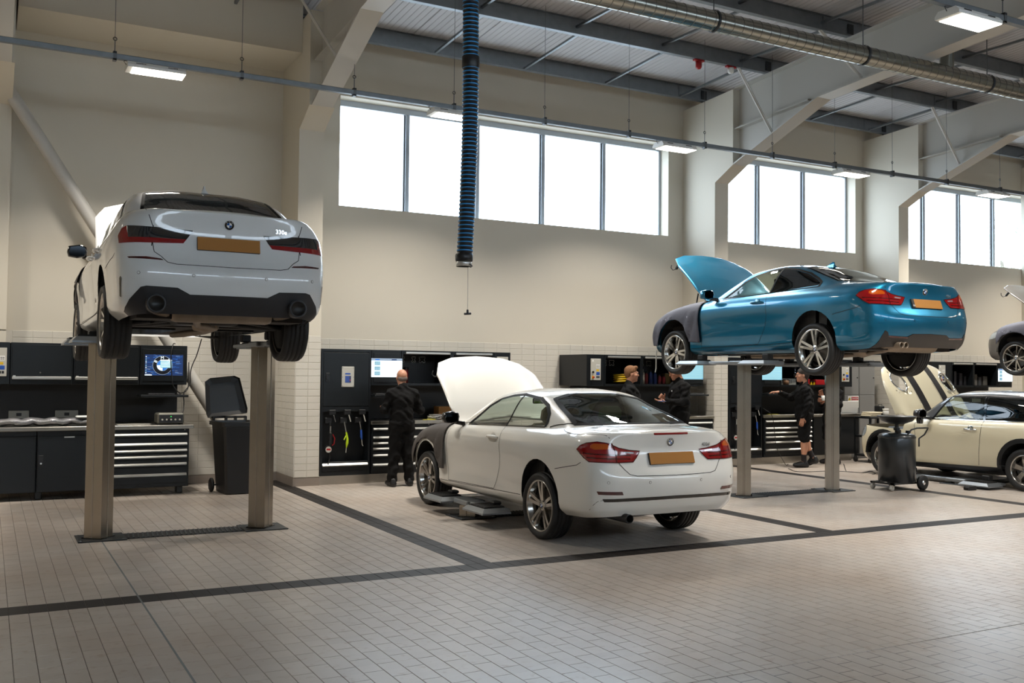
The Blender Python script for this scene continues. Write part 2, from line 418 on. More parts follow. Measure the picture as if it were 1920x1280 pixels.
for i, (x, z, w) in enumerate(cand):
    if i in single:
        key = round(w, 3)
        if key not in shared: q = MB(); q.add(*wtile(w, HT), M_WTILE); shared[key] = q.mesh('wall_tile')
        link('wall_tile', shared[key], wall_back, (x, WY-.003, z))
    else:
        vs, fs = wtile(w, HT); rest.add([(a+x, b+WY-.003, c+z) for a, b, c in vs], fs, M_WTILE)
tag(rest.build('wall_tile_field', wall_back), kind='stuff')
q = MB(); q.add(*wtile(.1825, HT), M_WTILE); tf = q.mesh('pilaster_tile')
q = MB(); q.add(*wtile(.231, HT), M_WTILE); ts = q.mesh('pilaster_tile')
for ci in (1, 2, 3):
    x0, x1 = COLX[ci]; sc = (x1-x0)/.365
    g = MB(); g.box(x0-.003, x1+.003, PY, WY, Z0, Z0+21*HT, M_WGROUT); g.build('tile_grout', cols[ci])
    for r in range(21):
        for k in range(2):
            o = link('pilaster_tile', tf, cols[ci], (x0+k*(x1-x0)/2, PY, Z0+r*HT)); o.scale = (sc, 1, 1)
        for k in range(4):
            o = link('pilaster_tile', ts, cols[ci], (x0-.003, WY-k*.231, Z0+r*HT), -PI/2)
mb = MB()
for x0, x1 in COLX[1:4]: mb.box(x0-.013, x1+.012, PY-.01, WY, 2.152, 2.16, M_WTILE)
# ------------------------------------------------------------------ windows
for wi, (x0, x1, mul) in enumerate(WINS):
    yf = WY+.24; fw = .05
    mb = MB(); mb.box(x0, x1, yf, yf+.07, HEAD-.095, HEAD-.001, M_FRAME); mb.box(x0, x1, yf, yf+.07, SILL, SILL+.03, M_FRAME)
    mb.box(x0, x0+fw, yf, yf+.07, SILL+.03, HEAD-.10, M_FRAME); mb.box(x1-fw, x1, yf, yf+.07, SILL+.03, HEAD-.10, M_FRAME)
    wo = struct('window_%d' % (wi+1), mb)
    ed = [x0+fw]+list(mul)+[x1-fw]
    for a in mul:
        q = MB(); q.box(a-.035, a+.035, yf-.015, yf+.075, SILL+.03, HEAD-.10, M_FRAME, .006); q.box(a-.055, a-.036, yf+.02, yf+.06, SILL+.03, HEAD-.1, M_PLAS); q.build('mullion', wo)
    for i in range(len(ed)-1):
        a = ed[i]+(.035 if i else 0); b = ed[i+1]-(.055 if i < len(ed)-2 else 0)
        q = MB(); q.add([(a, yf+.036, SILL+.03), (b, yf+.036, SILL+.03), (b, yf+.036, HEAD-.1), (a, yf+.036, HEAD-.1)], [(0, 1, 2, 3)], M_PANE); q.build('pane', wo)
for wi, (x0, x1) in enumerate(FWIN):
    mb = MB(); mb.box(x0, x1, -5.2, -5.13, FZ1-.06, FZ1, M_FRAME); mb.box(x0, x1, -5.2, -5.13, FZ0, FZ0+.06, M_FRAME); mb.box(x0, x0+.06, -5.2, -5.13, FZ0+.06, FZ1-.06, M_FRAME); mb.box(x1-.06, x1, -5.2, -5.13, FZ0+.06, FZ1-.06, M_FRAME)
    wo = struct('window_%d' % (wi+4), mb); n = 5; w = (x1-x0-.12)/n
    for i in range(n):
        a = x0+.06+i*w; q = MB(); q.add([(a+.03, -5.165, FZ0+.06), (a+.03, -5.165, FZ1-.06), (a+w-.03, -5.165, FZ1-.06), (a+w-.03, -5.165, FZ0+.06)], [(0, 1, 2, 3)], M_PANE); q.build('pane', wo)
        if i: q = MB(); q.box(a-.03, a+.03, -5.2, -5.13, FZ0+.06, FZ1-.06, M_FRAME); q.build('mullion', wo)
# ------------------------------------------------------------------ roof
def roofz(y): return 6.97+.045*(14.2-y)
def purz(y): return 6.70+.045*(14.2-y)
mb = MB(); yA, yB = 15.0, -5.3
mb.add([(-4.5, yA, roofz(yA)+.12), (27.3, yA, roofz(yA)+.12), (27.3, yB, roofz(yB)+.12), (-4.5, yB, roofz(yB)+.12), (-4.5, yA, roofz(yA)+.3), (27.3, yA, roofz(yA)+.3), (27.3, yB, roofz(yB)+.3), (-4.5, yB, roofz(yB)+.3)],
       [(0, 1, 2, 3), (7, 6, 5, 4), (0, 4, 5, 1), (1, 5, 6, 2), (2, 6, 7, 3), (3, 7, 4, 0)], M_LINER)
ceiling = struct('ceiling', mb)
q = MB(); n = 10
prof = []
for i in range(n):    # shallow ribs
    a = .006+i*(.988/n); s = .988/n; prof += [(a, 0), (a+s*.62, 0), (a+s*.70, .008), (a+s*.92, .008)]
prof.append((.994, 0)); vs = []
for x, dz in prof:
    for y in (14.655, -5.0): vs.append((x, y, roofz(y)+dz))
q.add(vs, [(2*i, 2*i+1, 2*i+3, 2*i+2) for i in range(len(prof)-1)], M_LINER)
vs = [(e, y, roofz(y)+d) for e in (.006, .994) for y in (14.655, -5) for d in (0, .1)]
q.add(vs, [(0, 1, 3, 2), (4, 6, 7, 5)], M_LINER)
rp = q.mesh('roof_panel')
for i in range(31): link('roof_panel', rp, ceiling, (-4.2+i*1.0, 0, 0))
PURY = [14.2, 12.5, 10.7, 8.9, 7.1, 5.3, 3.5, 1.7, -.1, -1.9, -3.7]
for y in PURY:
    z = purz(y); mb = MB()
    mb.box(-4.2, 27, y-.003, y+.003, z, z+.262, M_GALV); mb.box(-4.2, 27, y-.085, y-.003, z, z+.006, M_GALV); mb.box(-4.2, 27, y-.085, y-.079, z+.006, z+.03, M_GALV)
    mb.box(-4.2, 27, y+.003, y+.075, z+.256, z+.262, M_GALV); mb.box(-4.2, 27, y-.03, y+.02, z+.256, z+.266, M_GALV)
    for x0, x1 in COLX:
        xc = (x0+x1)/2; mb.box(xc-.62, xc-.25, y-.012, y-.004, z+.01, z+.25, M_GALV); mb.box(xc-.10, xc+.02, y-.018, y-.013, z-.02, z+.22, M_PLATE)
    struct('roof_purlin', mb)
for i in range(3):    # anti-sag bars between purlins
    ya, yb = PURY[i], PURY[i+1]
    for x in np.arange(1.3, 24, 1.62):
        if any(c0-.3 < x < c1+.3 for c0, c1 in COLX): continue
        mb = MB(); o = (.12 if i else 0)
        mb.prism([(ya, purz(ya)+o), (ya, purz(ya)+.035+o), (yb, purz(yb)+.035), (yb, purz(yb))], x-.02, x+.02, M_GALV, 'X'); struct('sag_bar', mb)
for x0, x1 in COLX:
    xc = (x0+x1)/2; mb = MB(); W = .12
    def zb(y): return 5.99+.053*(13.3-y)
    def zt(y): return purz(y)-.002
    ye = -5.0; y0 = 13.25
    mb.prism([(y0, 5.40), (11.27, zb(11.27)), (ye, zb(ye)), (ye, zt(ye)), (y0, zt(y0))], xc-.008, xc+.008, M_STEEL, 'X')
    mb.prism([(y0, zt(y0)-.025), (y0, zt(y0)), (ye, zt(ye)), (ye, zt(ye)-.025)], xc-W, xc+W, M_STEEL, 'X')
    mb.prism([(y0, zb(y0)), (y0, zb(y0)+.022), (11.5, zb(11.5)+.022), (11.5, zb(11.5))], xc-W, xc+W, M_STEEL, 'X')
    mb.prism([(11.27, zb(11.27)-.024), (11.27, zb(11.27)), (ye, zb(ye)), (ye, zb(ye)-.024)], xc-W*1.25, xc+W*1.25, M_STEEL, 'X')
    mb.prism([(y0, 5.36), (y0, 5.385), (11.27, zb(11.27)), (11.27, zb(11.27)-.025)], xc-W*1.25, xc+W*1.25, M_STEEL, 'X')
    r = struct('roof_rafter', mb)
    for py, yy, zz in ((12.5, 12.38, 5.72), (10.7, 10.45, zb(10.45)), (7.1, 6.9, zb(6.9))):
        for sgn in (-1, 1):
            q = MB(); a = Vector((xc+sgn*.06, yy, zz+.03)); b = Vector((xc+sgn*.74, py-.03, purz(py)+.03)); d = (b-a).normalized(); w = Vector((0, .033, 0)); h = d.cross(w).normalized()*.006
            q.add([a-w-h, a+w-h, b+w-h, b-w-h, a-w+h, a+w+h, b+w+h, b-w+h], [(0, 3, 2, 1), (4, 5, 6, 7), (0, 1, 5, 4), (1, 2, 6, 5), (2, 3, 7, 6), (3, 0, 4, 7)], M_STEEL)
            q.cyl(a, b, .02, M_STEEL, 6); q.build('knee_stay', r)
# inclined bracing pipe of the left bay
mb = MB(); a = Vector((-.10, 14.30, 5.70)); b = Vector((3.42, 14.30, .16)); mb.cyl(a, b, .085, M_STEEL, 20); mb.box(3.33, 3.52, 14.2, 14.4, 0, .16, M_STEEL); mb.box(-.22, 0, 14.2, 14.4, 5.6, 5.8, M_STEEL)
struct('bracing_pipe', mb)

# ------------------------------------------------------------------ cable tray, lamps, hangers, duct
def cable_tray(y, x0, x1, label):
    z = LAMP_Z+.10
    t = thing('cable_tray', label, 'cable tray', (x0, y, z), 0, 'grey lamp trays under the roof')
    mb = MB(); mb.box(0, x1-x0, -.03, .03, .0, .006, M_GALV); mb.box(0, x1-x0, -.03, -.025, .006, .06, M_GALV); mb.box(0, x1-x0, .025, .03, .006, .06, M_GALV)
    mb.box(0, x1-x0, -.03, -.012, .056, .06, M_GALV); mb.box(0, x1-x0, .012, .03, .056, .06, M_GALV); mb.build('channel', t)
    return t
cable_tray(LAMP_Y1, -4.19, 26.99, 'grey cable tray carrying lamps in front of the high windows')
cable_tray(LAMP_Y2, -4.19, 26.99, 'grey cable tray carrying lamps across the middle of the workshop')
q = MB(); h = .075
q.prism([(-.14, 0), (.14, 0), (.14, .03), (.10, h), (-.10, h), (-.14, .03)], -.33, .33, M_WHITE, 'X')
for k in range(7):
    for s in (-1, 1): q.box(s*.18+(k-3)*.016-.004, s*.18+(k-3)*.016+.004, -.128, -.120, .045, .058, M_PLAS)
body = q.mesh('housing'); q = MB(); q.box(-.015, .015, -.03, .03, .07, .0995, M_GALV); brk = q.mesh('bracket'); q = MB(); q.box(-.27, .33-.005, -.132, .132, -.006, -.0005, M_LED); dif = q.mesh('diffuser'); q = MB(); q.tube([(-.33, 0, .05), (-.36, 0, .09), (-.30, 0, .13), (-.2, 0, .16)], .004, M_CABLE, 6); cab = q.mesh('lamp_cable')
names = {0: ('lit white lamp of the window-side tray, above the raised white saloon', 1), 1: ('lit white lamp of the window-side tray, behind the blue ribbed hose', 2), 2: ('lit white lamp of the window-side tray, right end of the five-pane window', 3), 3: ('lit white lamp of the window-side tray, in front of the three-pane window', 4), 4: ('lit white lamp of the window-side tray, in front of the farthest window', 5)}
for i, (lx, ly) in enumerate(LAMPS):
    lab = names[i-1][0] if ly == LAMP_Y1 and 1 <= i <= 5 else ('lit white lamp of the middle tray, beside the silver spiral duct' if (ly == LAMP_Y2 and lx > 5 and lx < 10) else ('lit white lamp at the end of the window-side tray' if ly == LAMP_Y1 else ('lit white lamp hanging from the middle tray' if ly == LAMP_Y2 else 'lit white lamp hanging from the front tray')))
    t = thing('ceiling_lamp', lab, 'lamp', (lx, ly, LAMP_Z), 0, 'LED lamps on the cable trays')
    link('housing', body, t); link('diffuser', dif, t); link('lamp_cable', cab, t)
    link('bracket', brk, t, (-.185, 0, 0)); link('bracket', brk, t, (.185, 0, 0))
for y in (LAMP_Y1, LAMP_Y2):
    for u in ((215, 453, 664, 851, 1021, 1179, 1321, 1448, 1565, 1673, 1775, 1875) if y == LAMP_Y1 else (1680, 1880)):
        p = on_y(u, 0, y); x = on_y(u, 75+u*.152, y).x if y == LAMP_Y1 else on_y(u, 40, y).x
        z0 = LAMP_Z+.10
        t = thing('tray_hanger', 'thin steel wire hanger with hook holding the cable tray', 'hanger', (x, y, z0), 0, 'wire hangers of the cable trays')
        mb = MB(); mb.tube([(0, 0, .10), (0, 0, roofz(y)-z0-.01)], .0035, M_WIRE, 5); mb.build('wire', t)
        mb = MB(); mb.box(-.02, .02, -.036, .036, .061, .085, M_PLAS); mb.box(-.02, .02, -.036, -.0305, -.02, .061, M_WIRE); mb.box(-.02, .02, .0305, .036, -.02, .061, M_WIRE); mb.box(-.02, .02, -.036, .036, -.022, -.0015, M_WIRE); mb.build('clamp', t)
        mb = MB(); mb.tube([(0, 0, .08), (0, 0, .22)], .006, M_WIRE, 6); mb.tube([(.02*math.cos(a)+.0, 0, .24+.02*math.sin(a)) for a in np.linspace(0, 2*PI, 12)], .005, M_PLAS, 6); mb.build('hook', t)
M_DUCT = mat('spiral_duct_steel', '#9a9a92', .24, .95, noise=.1, nscale=4)
t = thing('spiral_duct', 'silver spiral ventilation duct hanging under the roof', 'duct', (1.0, 9.36, 6.02))
mb = MB(); r = .125; L = 24.0; nseg = 160
mb.lathe([(r, 0), (r, L)], M_DUCT, 28, 'X')
for i in range(nseg):
    x = i*L/nseg; mb.lathe([(r, x), (r+.003, x+.003), (r+.003, x+.009), (r, x+.012)], M_DUCT, 28, 'X', mats=[M_PLATE, M_DUCT, M_PLATE])
mb.build('duct_pipe', t)
for i in range(9):
    mb = MB(); x = 1.6+i*2.6; mb.lathe([(r+.008, x), (r+.014, x+.006), (r+.014, x+.03), (r+.008, x+.036)], M_PLATE, 20, 'X'); mb.build('band', t)
    mb = MB(); mb.cyl((x+.018, 0, r), (x+.018, 0, roofz(9.36)-6.02-.01), .008, M_WIRE, 6); mb.build('rod', t)
mb = MB(); xx = on_y(1775, 125, 9.36).x-1.0; mb.tube([(xx, 0, .08), (xx, 0, .32), (xx+.03, -.03, .42), (xx+.12, -.12, .5), (xx+.12, -.9, .54)], .1, M_DUCT, 14); mb.build('branch_pipe', t)
# red alarm sounder and detector on the purlin
for u, v, nm, lab in ((1310, 127, 'alarm_sounder', 'red alarm beacon under the roof purlin'), (1370, 137, 'smoke_detector', 'white dome detector with red base under the roof purlin')):
    p = on_y(u, v, 12.46); t = thing(nm, lab, 'alarm', (p.x, 12.46, purz(12.46)))
    mb = MB(); mb.box(-.1, .1, -.03, .03, -.03, -.001, M_REDP, .005); mb.build('base', t)
    mb = MB(); w = M_REDP if nm[0] == 'a' else M_WHITE; k = 1.0 if nm[0] == 'a' else .8
    mb.lathe([(0, -.16*k), (.03, -.155*k), (.05, -.13*k), (.052, -.03), (0, -.03)], w, 16); mb.build('dome', t)
# ------------------------------------------------------------------ car bodies
def cr(P, t):     # Catmull-Rom through rows of P (n, d) at chord parameters; t in [0, n-1]
    P = np.asarray(P, float); n = len(P); i = np.clip(np.floor(t).astype(int), 0, n-2); f = (t-i)[:, None]
    p0 = P[np.clip(i-1, 0, n-1)]; p1 = P[i]; p2 = P[i+1]; p3 = P[np.clip(i+2, 0, n-1)]
    d1 = np.linalg.norm(p1-p0, axis=1)[:, None]; d2 = np.linalg.norm(p2-p1, axis=1)[:, None]; d3 = np.linalg.norm(p3-p2, axis=1)[:, None]
    e = 1e-9
    m1 = np.where(d1 > e, ((p2-p1)/(d2+e)-(p2-p0)/(d1+d2+e)+(p1-p0)/(d1+e))*d2, p2-p1)
    m2 = np.where(d3 > e, ((p3-p2)/(d3+e)-(p3-p1)/(d2+d3+e)+(p2-p1)/(d2+e))*d2, p2-p1)
    f2 = f*f; f3 = f2*f
    return (2*f3-3*f2+1)*p1+(f3-2*f2+f)*m1+(-2*f3+3*f2)*p2+(f3-f2)*m2

class Body:
    """half of a car's outer skin as a dense grid; stations run front centre -> side -> rear centre,
    levels 0..6 climb the flank, 7..9 cross the glass house / bonnet / deck to the centre line.
    Local axes: x to the right (the half is built on the left, x < 0), y forward from the tail, z up."""
    def __init__(s, st, step=.045):
        S = np.array(st, float)                        # (n, 10, 3): half width, l, z
        n = len(S)
        mid = S[:, 3, :]
        ts = []
        for i in range(n-1):
            k = max(2, int(np.ceil(np.linalg.norm(mid[i+1]-mid[i])/step)))
            ts += [i+j/k for j in range(k)]
        ts.append(n-1.0); ts = np.array(ts)
        G = np.stack([cr(S[:, k, :], ts) for k in range(10)], 1)      # (T, 10, 3)
        sub = [3, 3, 4, 4, 4, 3]; up = [6, 6, 5]
        lv = []
        for k, c in enumerate(sub): lv += [k+j/c for j in range(c)]
        lv.append(6.0); lo = np.array(lv)
        uv = []
        for k, c in enumerate(up): uv += [k+j/c for j in range(c)]
        uv.append(3.0); hi = np.array(uv)
        T = len(ts); rows = []
        for a in range(T):
            Q = G[a]; soft = (Q[7, 2]-Q[6, 2]) < .10
            mr = Q[8]*np.array([-1, 1, 1])
            low = cr(np.vstack([Q[:7], Q[7:8]]) if soft else Q[:7], lo)
            top = cr(np.vstack([Q[5:], mr[None]]), hi+1) if soft else cr(np.vstack([Q[6:], mr[None]]), hi)
            rows.append(np.vstack([low, top[1:]]))
        V = np.array(rows); V[:, :, 0] = np.maximum(V[:, :, 0], 0); V[:, -1, 0] = 0; V[0, :, 0] = 0; V[-1, :, 0] = 0
        s.V = V.copy(); s.V[:, :, 0] *= -1
        s.nlow = len(lo)-1; s.nside = s.nlow+up[0]
        N = np.zeros_like(s.V)
        A, Bn = s.V.shape[:2]
        for i in range(A-1):
            q = s.V[i:i+2]
            n1 = np.cross(q[1, :-1]-q[0, 1:], q[1, 1:]-q[0, :-1])
            N[i, :-1] += n1; N[i, 1:] += n1; N[i+1, :-1] += n1; N[i+1, 1:] += n1
        # mirror symmetry at centre line
        N[:, -1, 0] = 0; N[0, :, 0] = 0; N[-1, :, 0] = 0
        ln = np.linalg.norm(N, axis=2, keepdims=True); ln[ln < 1e-12] = 1; N /= ln
        c = s.V.mean((0, 1)); c[0] = 0; c[2] = .5
        if (N[A//2, s.nlow//2] * np.array([-1, 0, 0])).sum() < 0: N = -N; s.flip = True
        else: s.flip = False
        s.N = N
        s.faces = []
        for i in range(A-1):
            for j in range(Bn-1):
                idx = [(i, j), (i+1, j), (i+1, j+1), (i, j+1)]
                if s.flip: idx = idx[::-1]
                zone = 0 if j < s.nlow else (1 if j < s.nside else 2)
                P = [np.concatenate([s.V[q], N[q]]) for q in idx]
                if np.linalg.norm(np.cross(P[2][:3]-P[0][:3], P[3][:3]-P[1][:3])) < 1e-9: continue
                s.faces.append((P, zone))
        s.bvh = BVHTree.FromPolygons([tuple(p[:3]) for P, z in s.faces for p in P], [tuple(range(4*i, 4*i+4)) for i in range(len(s.faces))])

PROJ = {'side': (np.array([0, 1., 0]), np.array([0, 0, 1.]), Vector((1, 0, 0))),
        'top': (np.array([-1., 0, 0]), np.array([0, 1., 0]), Vector((0, 0, -1))),
        'rear': (np.array([-1., 0, 0]), np.array([0, 0, 1.]), Vector((0, 1, 0))),
        'diag': (np.array([-.7071, .7071, 0]), np.array([0, 0, 1.]), Vector((.7071, .7071, 0))),
        'fdiag': (np.array([.7071, .7071, 0]), np.array([0, 0, 1.]), Vector((.7071, -.7071, 0)))}
def convex_tris(poly):
    t = tessellate_polygon([[Vector((a, b, 0)) for a, b in poly]]); out = []
    for tr in t:
        q = [poly[i] for i in tr]
        a = (q[1][0]-q[0][0])*(q[2][1]-q[0][1])-(q[2][0]-q[0][0])*(q[1][1]-q[0][1])
        if abs(a) > 1e-9: out.append(q if a > 0 else q[::-1])
    return out
def is_convex(p):
    n = len(p); s = 0
    for i in range(n):
        a, b, c = p[i], p[(i+1) % n], p[(i+2) % n]; k = (b[0]-a[0])*(c[1]-b[1])-(b[1]-a[1])*(c[0]-b[0])
        if abs(k) < 1e-12: continue
        if s == 0: s = 1 if k > 0 else -1
        elif (k > 0) != (s > 0): return False
    return True
def cut(faces, proj, poly, zones=(0, 1, 2), ok=None):
    """split the faces by the outline; returns (inside, rest)"""
    U, W, D = PROJ[proj]
    if is_convex(poly):
        ar = sum(poly[i][0]*poly[(i+1) % len(poly)][1]-poly[(i+1) % len(poly)][0]*poly[i][1] for i in range(len(poly)))
        parts = [poly if ar > 0 else poly[::-1]]
    else: parts = convex_tris(poly)
    dv = np.array(D); ins = []; cur = faces
    for pg in parts:
        nxt = []
        a0 = min(p[0] for p in pg); a1 = max(p[0] for p in pg); b0 = min(p[1] for p in pg); b1 = max(p[1] for p in pg)
        for P, z in cur:
            if z not in zones: nxt.append((P, z)); continue
            us = [float(p[:3] @ U) for p in P]; ws = [float(p[:3] @ W) for p in P]
            if max(us) <= a0 or min(us) >= a1 or max(ws) <= b0 or min(ws) >= b1: nxt.append((P, z)); continue
            if ok and not ok(P): nxt.append((P, z)); continue
            if sum(float(p[3:6] @ dv) for p in P) > 0: nxt.append((P, z)); continue
            poly3 = P
            for i in range(len(pg)):
                a = pg[i]; b = pg[(i+1) % len(pg)]; nx, ny = -(b[1]-a[1]), b[0]-a[0]
                dd = [(float(p[:3] @ U)-a[0])*nx+(float(p[:3] @ W)-a[1])*ny for p in poly3]
                if all(x >= -1e-9 for x in dd): continue
                if all(x <= 1e-9 for x in dd): nxt.append((poly3, z)); poly3 = None; break
                pi, po = [], []
                for k in range(len(poly3)):
                    p, q, dp, dq = poly3[k], poly3[(k+1) % len(poly3)], dd[k], dd[(k+1) % len(poly3)]
                    if dp >= 0: pi.append(p)
                    if dp <= 0: po.append(p)
                    if dp*dq < 0:
                        x = p+(q-p)*(dp/(dp-dq)); pi.append(x); po.append(x)
                if len(po) > 2: nxt.append((po, z))
                poly3 = pi if len(pi) > 2 else None
                if poly3 is None: break
            if poly3 is not None: ins.append((poly3, z))
        cur = nxt
    return ins, cur
def skin_mesh(name, faces, m, side='L', off=0.0, M=None):
    """faces -> mesh. side: 'L', 'R' (mirrored) or 'C' (both halves welded)"""
    V, F, N = [], [], []; key = {}
    for mir in ((False,) if side == 'L' else ((True,) if side == 'R' else (False, True))):
        sx = -1 if mir else 1
        for P, z in faces:
            f = []
            for p in P:
                q = (sx*(p[0]+p[3]*off), p[1]+p[4]*off, p[2]+p[5]*off)
                if abs(q[0]) < 1e-5: q = (0.0, q[1], q[2])
                k = (round(q[0], 5), round(q[1], 5), round(q[2], 5))
                if k not in key: key[k] = len(V); V.append(q); N.append((sx*p[3], p[4], p[5]))
                if not f or f[-1] != key[k]: f.append(key[k])
            if len(f) > 1 and f[0] == f[-1]: f.pop()
            if len(set(f)) < 3: continue
            F.append(tuple(f[::-1] if mir else f))
    me = bpy.data.meshes.new(name)
    if M is not None:
        R = M.to_3x3(); V = [tuple(M @ Vector(v)) for v in V]; N = [tuple(R @ Vector(v)) for v in N]
    me.from_pydata(V, [], F); me.materials.append(m)
    me.polygons.foreach_set('use_smooth', [True]*len(F)); me.update()
    me.normals_split_custom_set_from_vertices([Vector(v).normalized() if Vector(v).length > 1e-6 else Vector((0, 0, 1)) for v in N])
    return me
def project_line(body, proj, pts, close=False, step=.03):
    U, W, D = PROJ[proj]; out = []
    n = len(pts); seg = n if close else n-1
    for i in range(seg):
        a, b = pts[i], pts[(i+1) % n]; k = max(1, int(math.hypot(b[0]-a[0], b[1]-a[1])/step))
        for j in range(k): out.append((a[0]+(b[0]-a[0])*j/k, a[1]+(b[1]-a[1])*j/k))
    if not close: out.append(pts[-1])
    R = []
    for a, b in out:
        o = Vector(tuple(U*a+W*b))-D*6
        h = body.bvh.ray_cast(o, D)
        if h[0] is None: R.append(None); continue
        nn = h[1]
        if nn.dot(D) > 0: nn = -nn
        R.append((h[0], nn))
    return R
def ribbon(mb, body, proj, pts, w, m, close=False, lift=.0015, mirror=True, step=.03):
    R = [r for r in project_line(body, proj, pts, close, step) if r]
    n = len(R)
    if n < 2: return
    for sx in ((1, -1) if mirror else (1,)):
        vs = []
        for i in range(n):
            p, nn = R[i]
            q0 = R[i-1][0] if (i or close) else p; q1 = R[(i+1) % n][0] if (i < n-1 or close) else p
            d = (q1-q0); d = d.normalized() if d.length > 1e-9 else Vector((0, 1, 0)); s_ = nn.cross(d).normalized()*w*.5
            for v in (p+s_+nn*lift, p-s_+nn*lift): vs.append((v.x*sx, v.y, v.z))
        F = []
        for i in range(n if close else n-1):
            j = (i+1) % n
            if (Vector(vs[2*i])-Vector(vs[2*j])).length > .12: continue
            f = (2*i, 2*j, 2*j+1, 2*i+1); F.append(f if sx < 0 else f[::-1])
        mb.add(vs, F, m, True)
def curve2(pts, n=8):
    P = np.array(pts, float); t = np.linspace(0, len(P)-1, (len(P)-1)*n+1); return [tuple(x) for x in cr(P, t)]

# half-width, distance from tail, height for each level; rows front -> rear
def bmw_stations(kind):
    conv = kind == 'conv'; sed = kind == 'sedan'
    L = 4.709 if sed else 4.638
    o = L-4.638                              # extra length ahead of the rear axle
    zr = .115 if sed else .022                 # roof lift
    def low(l, W, Z): return [(w, l, z) for w, z in zip(W, Z)]
    st = []
    # nose
    st.append([(0, L-.05, .20), (0, L-.02, .27), (0, L, .42), (0, L-.01, .58), (0, L-.03, .68), (0, L-.06, .74), (0, L-.11, .78), (0, L-.14, .795), (0, L-.16, .80), (0, L-.18, .805)])
    st.append([(.40, L-.07, .20), (.42, L-.05, .27), (.43, L-.03, .42), (.43, L-.04, .58), (.43, L-.06, .68), (.42, L-.10, .74), (.40, L-.14, .78), (.27, L-.17, .80), (.13, L-.20, .81), (0, L-.22, .815)])
    st.append([(.66, L-.22, .20), (.74, L-.17, .26), (.78, L-.15, .42), (.79, L-.16, .57), (.78, L-.19, .67), (.74, L-.24, .745), (.68, L-.29, .79), (.46, L-.30, .82), (.22, L-.31, .832), (0, L-.32, .835)])
    st.append([(.74, L-.46, .20), (.84, L-.44, .26), (.875, L-.43, .42), (.885, L-.43, .57), (.87, L-.44, .70), (.835, L-.46, .785), (.76, L-.47, .835), (.50, L-.48, .86), (.25, L-.48, .872), (0, L-.48, .877)])
    st.append(low(L-.76, (.76, .865, .895, .908, .895, .862, .785, .52, .26, 0), (.20, .26, .43, .60, .77, .845, .89, .912, .922, .926)))
    st.append(low(L-1.05, (.78, .868, .893, .905, .893, .862, .79, .54, .27, 0), (.195, .245, .41, .60, .80, .88, .925, .945, .955, .958)))
    st.append(low(L-1.38, (.785, .863, .876, .893, .899, .864, .795, .70, .40, 0), (.19, .24, .40, .60, .815, .895, .945, .962, .978, .985)))
    st.append(low(L-1.62, (.785, .862, .872, .890, .901, .866, .80, .745, .41, 0), (.19, .24, .40, .60, .825, .905, .955, 1.005+zr*.3, 1.075+zr*.3, 1.10+zr*.3)))
    st.append(low(L-1.90, (.785, .862, .870, .888, .901, .866, .80, .69, .39, 0), (.19, .24, .40, .60, .835, .915, .967, 1.14+zr*.6, 1.225+zr*.6, 1.25+zr*.6)))
    st.append(low(L-2.16, (.785, .862, .870, .888, .901, .866, .80, .635, .37, 0), (.19, .24, .40, .60, .84, .92, .977, 1.255+zr, 1.325+zr, 1.34+zr)))
    st.append(low(2.18+o, (.785, .862, .870, .888, .902, .866, .80, .60, .355, 0), (.19, .245, .405, .605, .848, .93, .987, 1.305+zr, 1.363+zr, 1.374+zr)))
    if conv:
        st.append(low(1.85, (.785, .862, .874, .892, .903, .866, .80, .585, .35, 0), (.19, .25, .41, .61, .853, .935, .995, 1.348, 1.395, 1.403)))
        st.append(low(1.50, (.785, .865, .888, .902, .905, .864, .795, .60, .36, 0), (.19, .255, .42, .62, .858, .94, 1.005, 1.312, 1.360, 1.371)))
        st.append(low(1.15, (.79, .872, .900, .914, .903, .864, .785, .655, .40, 0), (.195, .26, .43, .63, .863, .945, 1.015, 1.185, 1.235, 1.25)))
        st.append(low(.88, (.79, .872, .900, .914, .902, .862, .775, .70, .44, 0), (.20, .27, .44, .63, .865, .947, 1.02, 1.098, 1.144, 1.158)))
        st.append(low(.69, (.79, .870, .896, .909, .897, .857, .77, .68, .42, 0), (.205, .275, .445, .63, .866, .949, 1.02, 1.042, 1.078, 1.091)))
    elif sed:
        st.append(low(1.95+o, (.785, .862, .874, .892, .903, .868, .80, .60, .355, 0), (.19, .25, .41, .61, .858, .94, 1.00, 1.43, 1.488, 1.50)))
        st.append(low(1.55+o*.5, (.785, .865, .888, .902, .905, .868, .80, .605, .36, 0), (.19, .255, .42, .62, .868, .952, 1.02, 1.425, 1.476, 1.487)))
        st.append(low(1.15, (.79, .872, .900, .914, .905, .868, .795, .64, .39, 0), (.195, .26, .43, .63, .88, .965, 1.04, 1.375, 1.432, 1.446)))
        st.append(low(.80, (.79, .872, .900, .912, .904, .866, .785, .69, .43, 0), (.20, .27, .44, .63, .89, .975, 1.055, 1.20, 1.258, 1.272)))
    else:
        st.append(low(1.85, (.785, .862, .874, .892, .903, .866, .80, .59, .35, 0), (.19, .25, .41, .61, .853, .935, .995, 1.340, 1.388, 1.396)))
        st.append(low(1.50, (.785, .865, .888, .902, .905, .864, .795, .605, .36, 0), (.19, .255, .42, .62, .858, .94, 1.005, 1.288, 1.334, 1.343)))
        st.append(low(1.15, (.79, .872, .900, .914, .903, .864, .785, .65, .40, 0), (.195, .26, .43, .63, .863, .945, 1.015, 1.168, 1.21, 1.222)))
        st.append(low(.88, (.79, .872, .900, .914, .902, .862, .775, .69, .44, 0), (.20, .27, .44, .63, .865, .947, 1.02, 1.075, 1.112, 1.122)))
    h = .10 if sed else 0
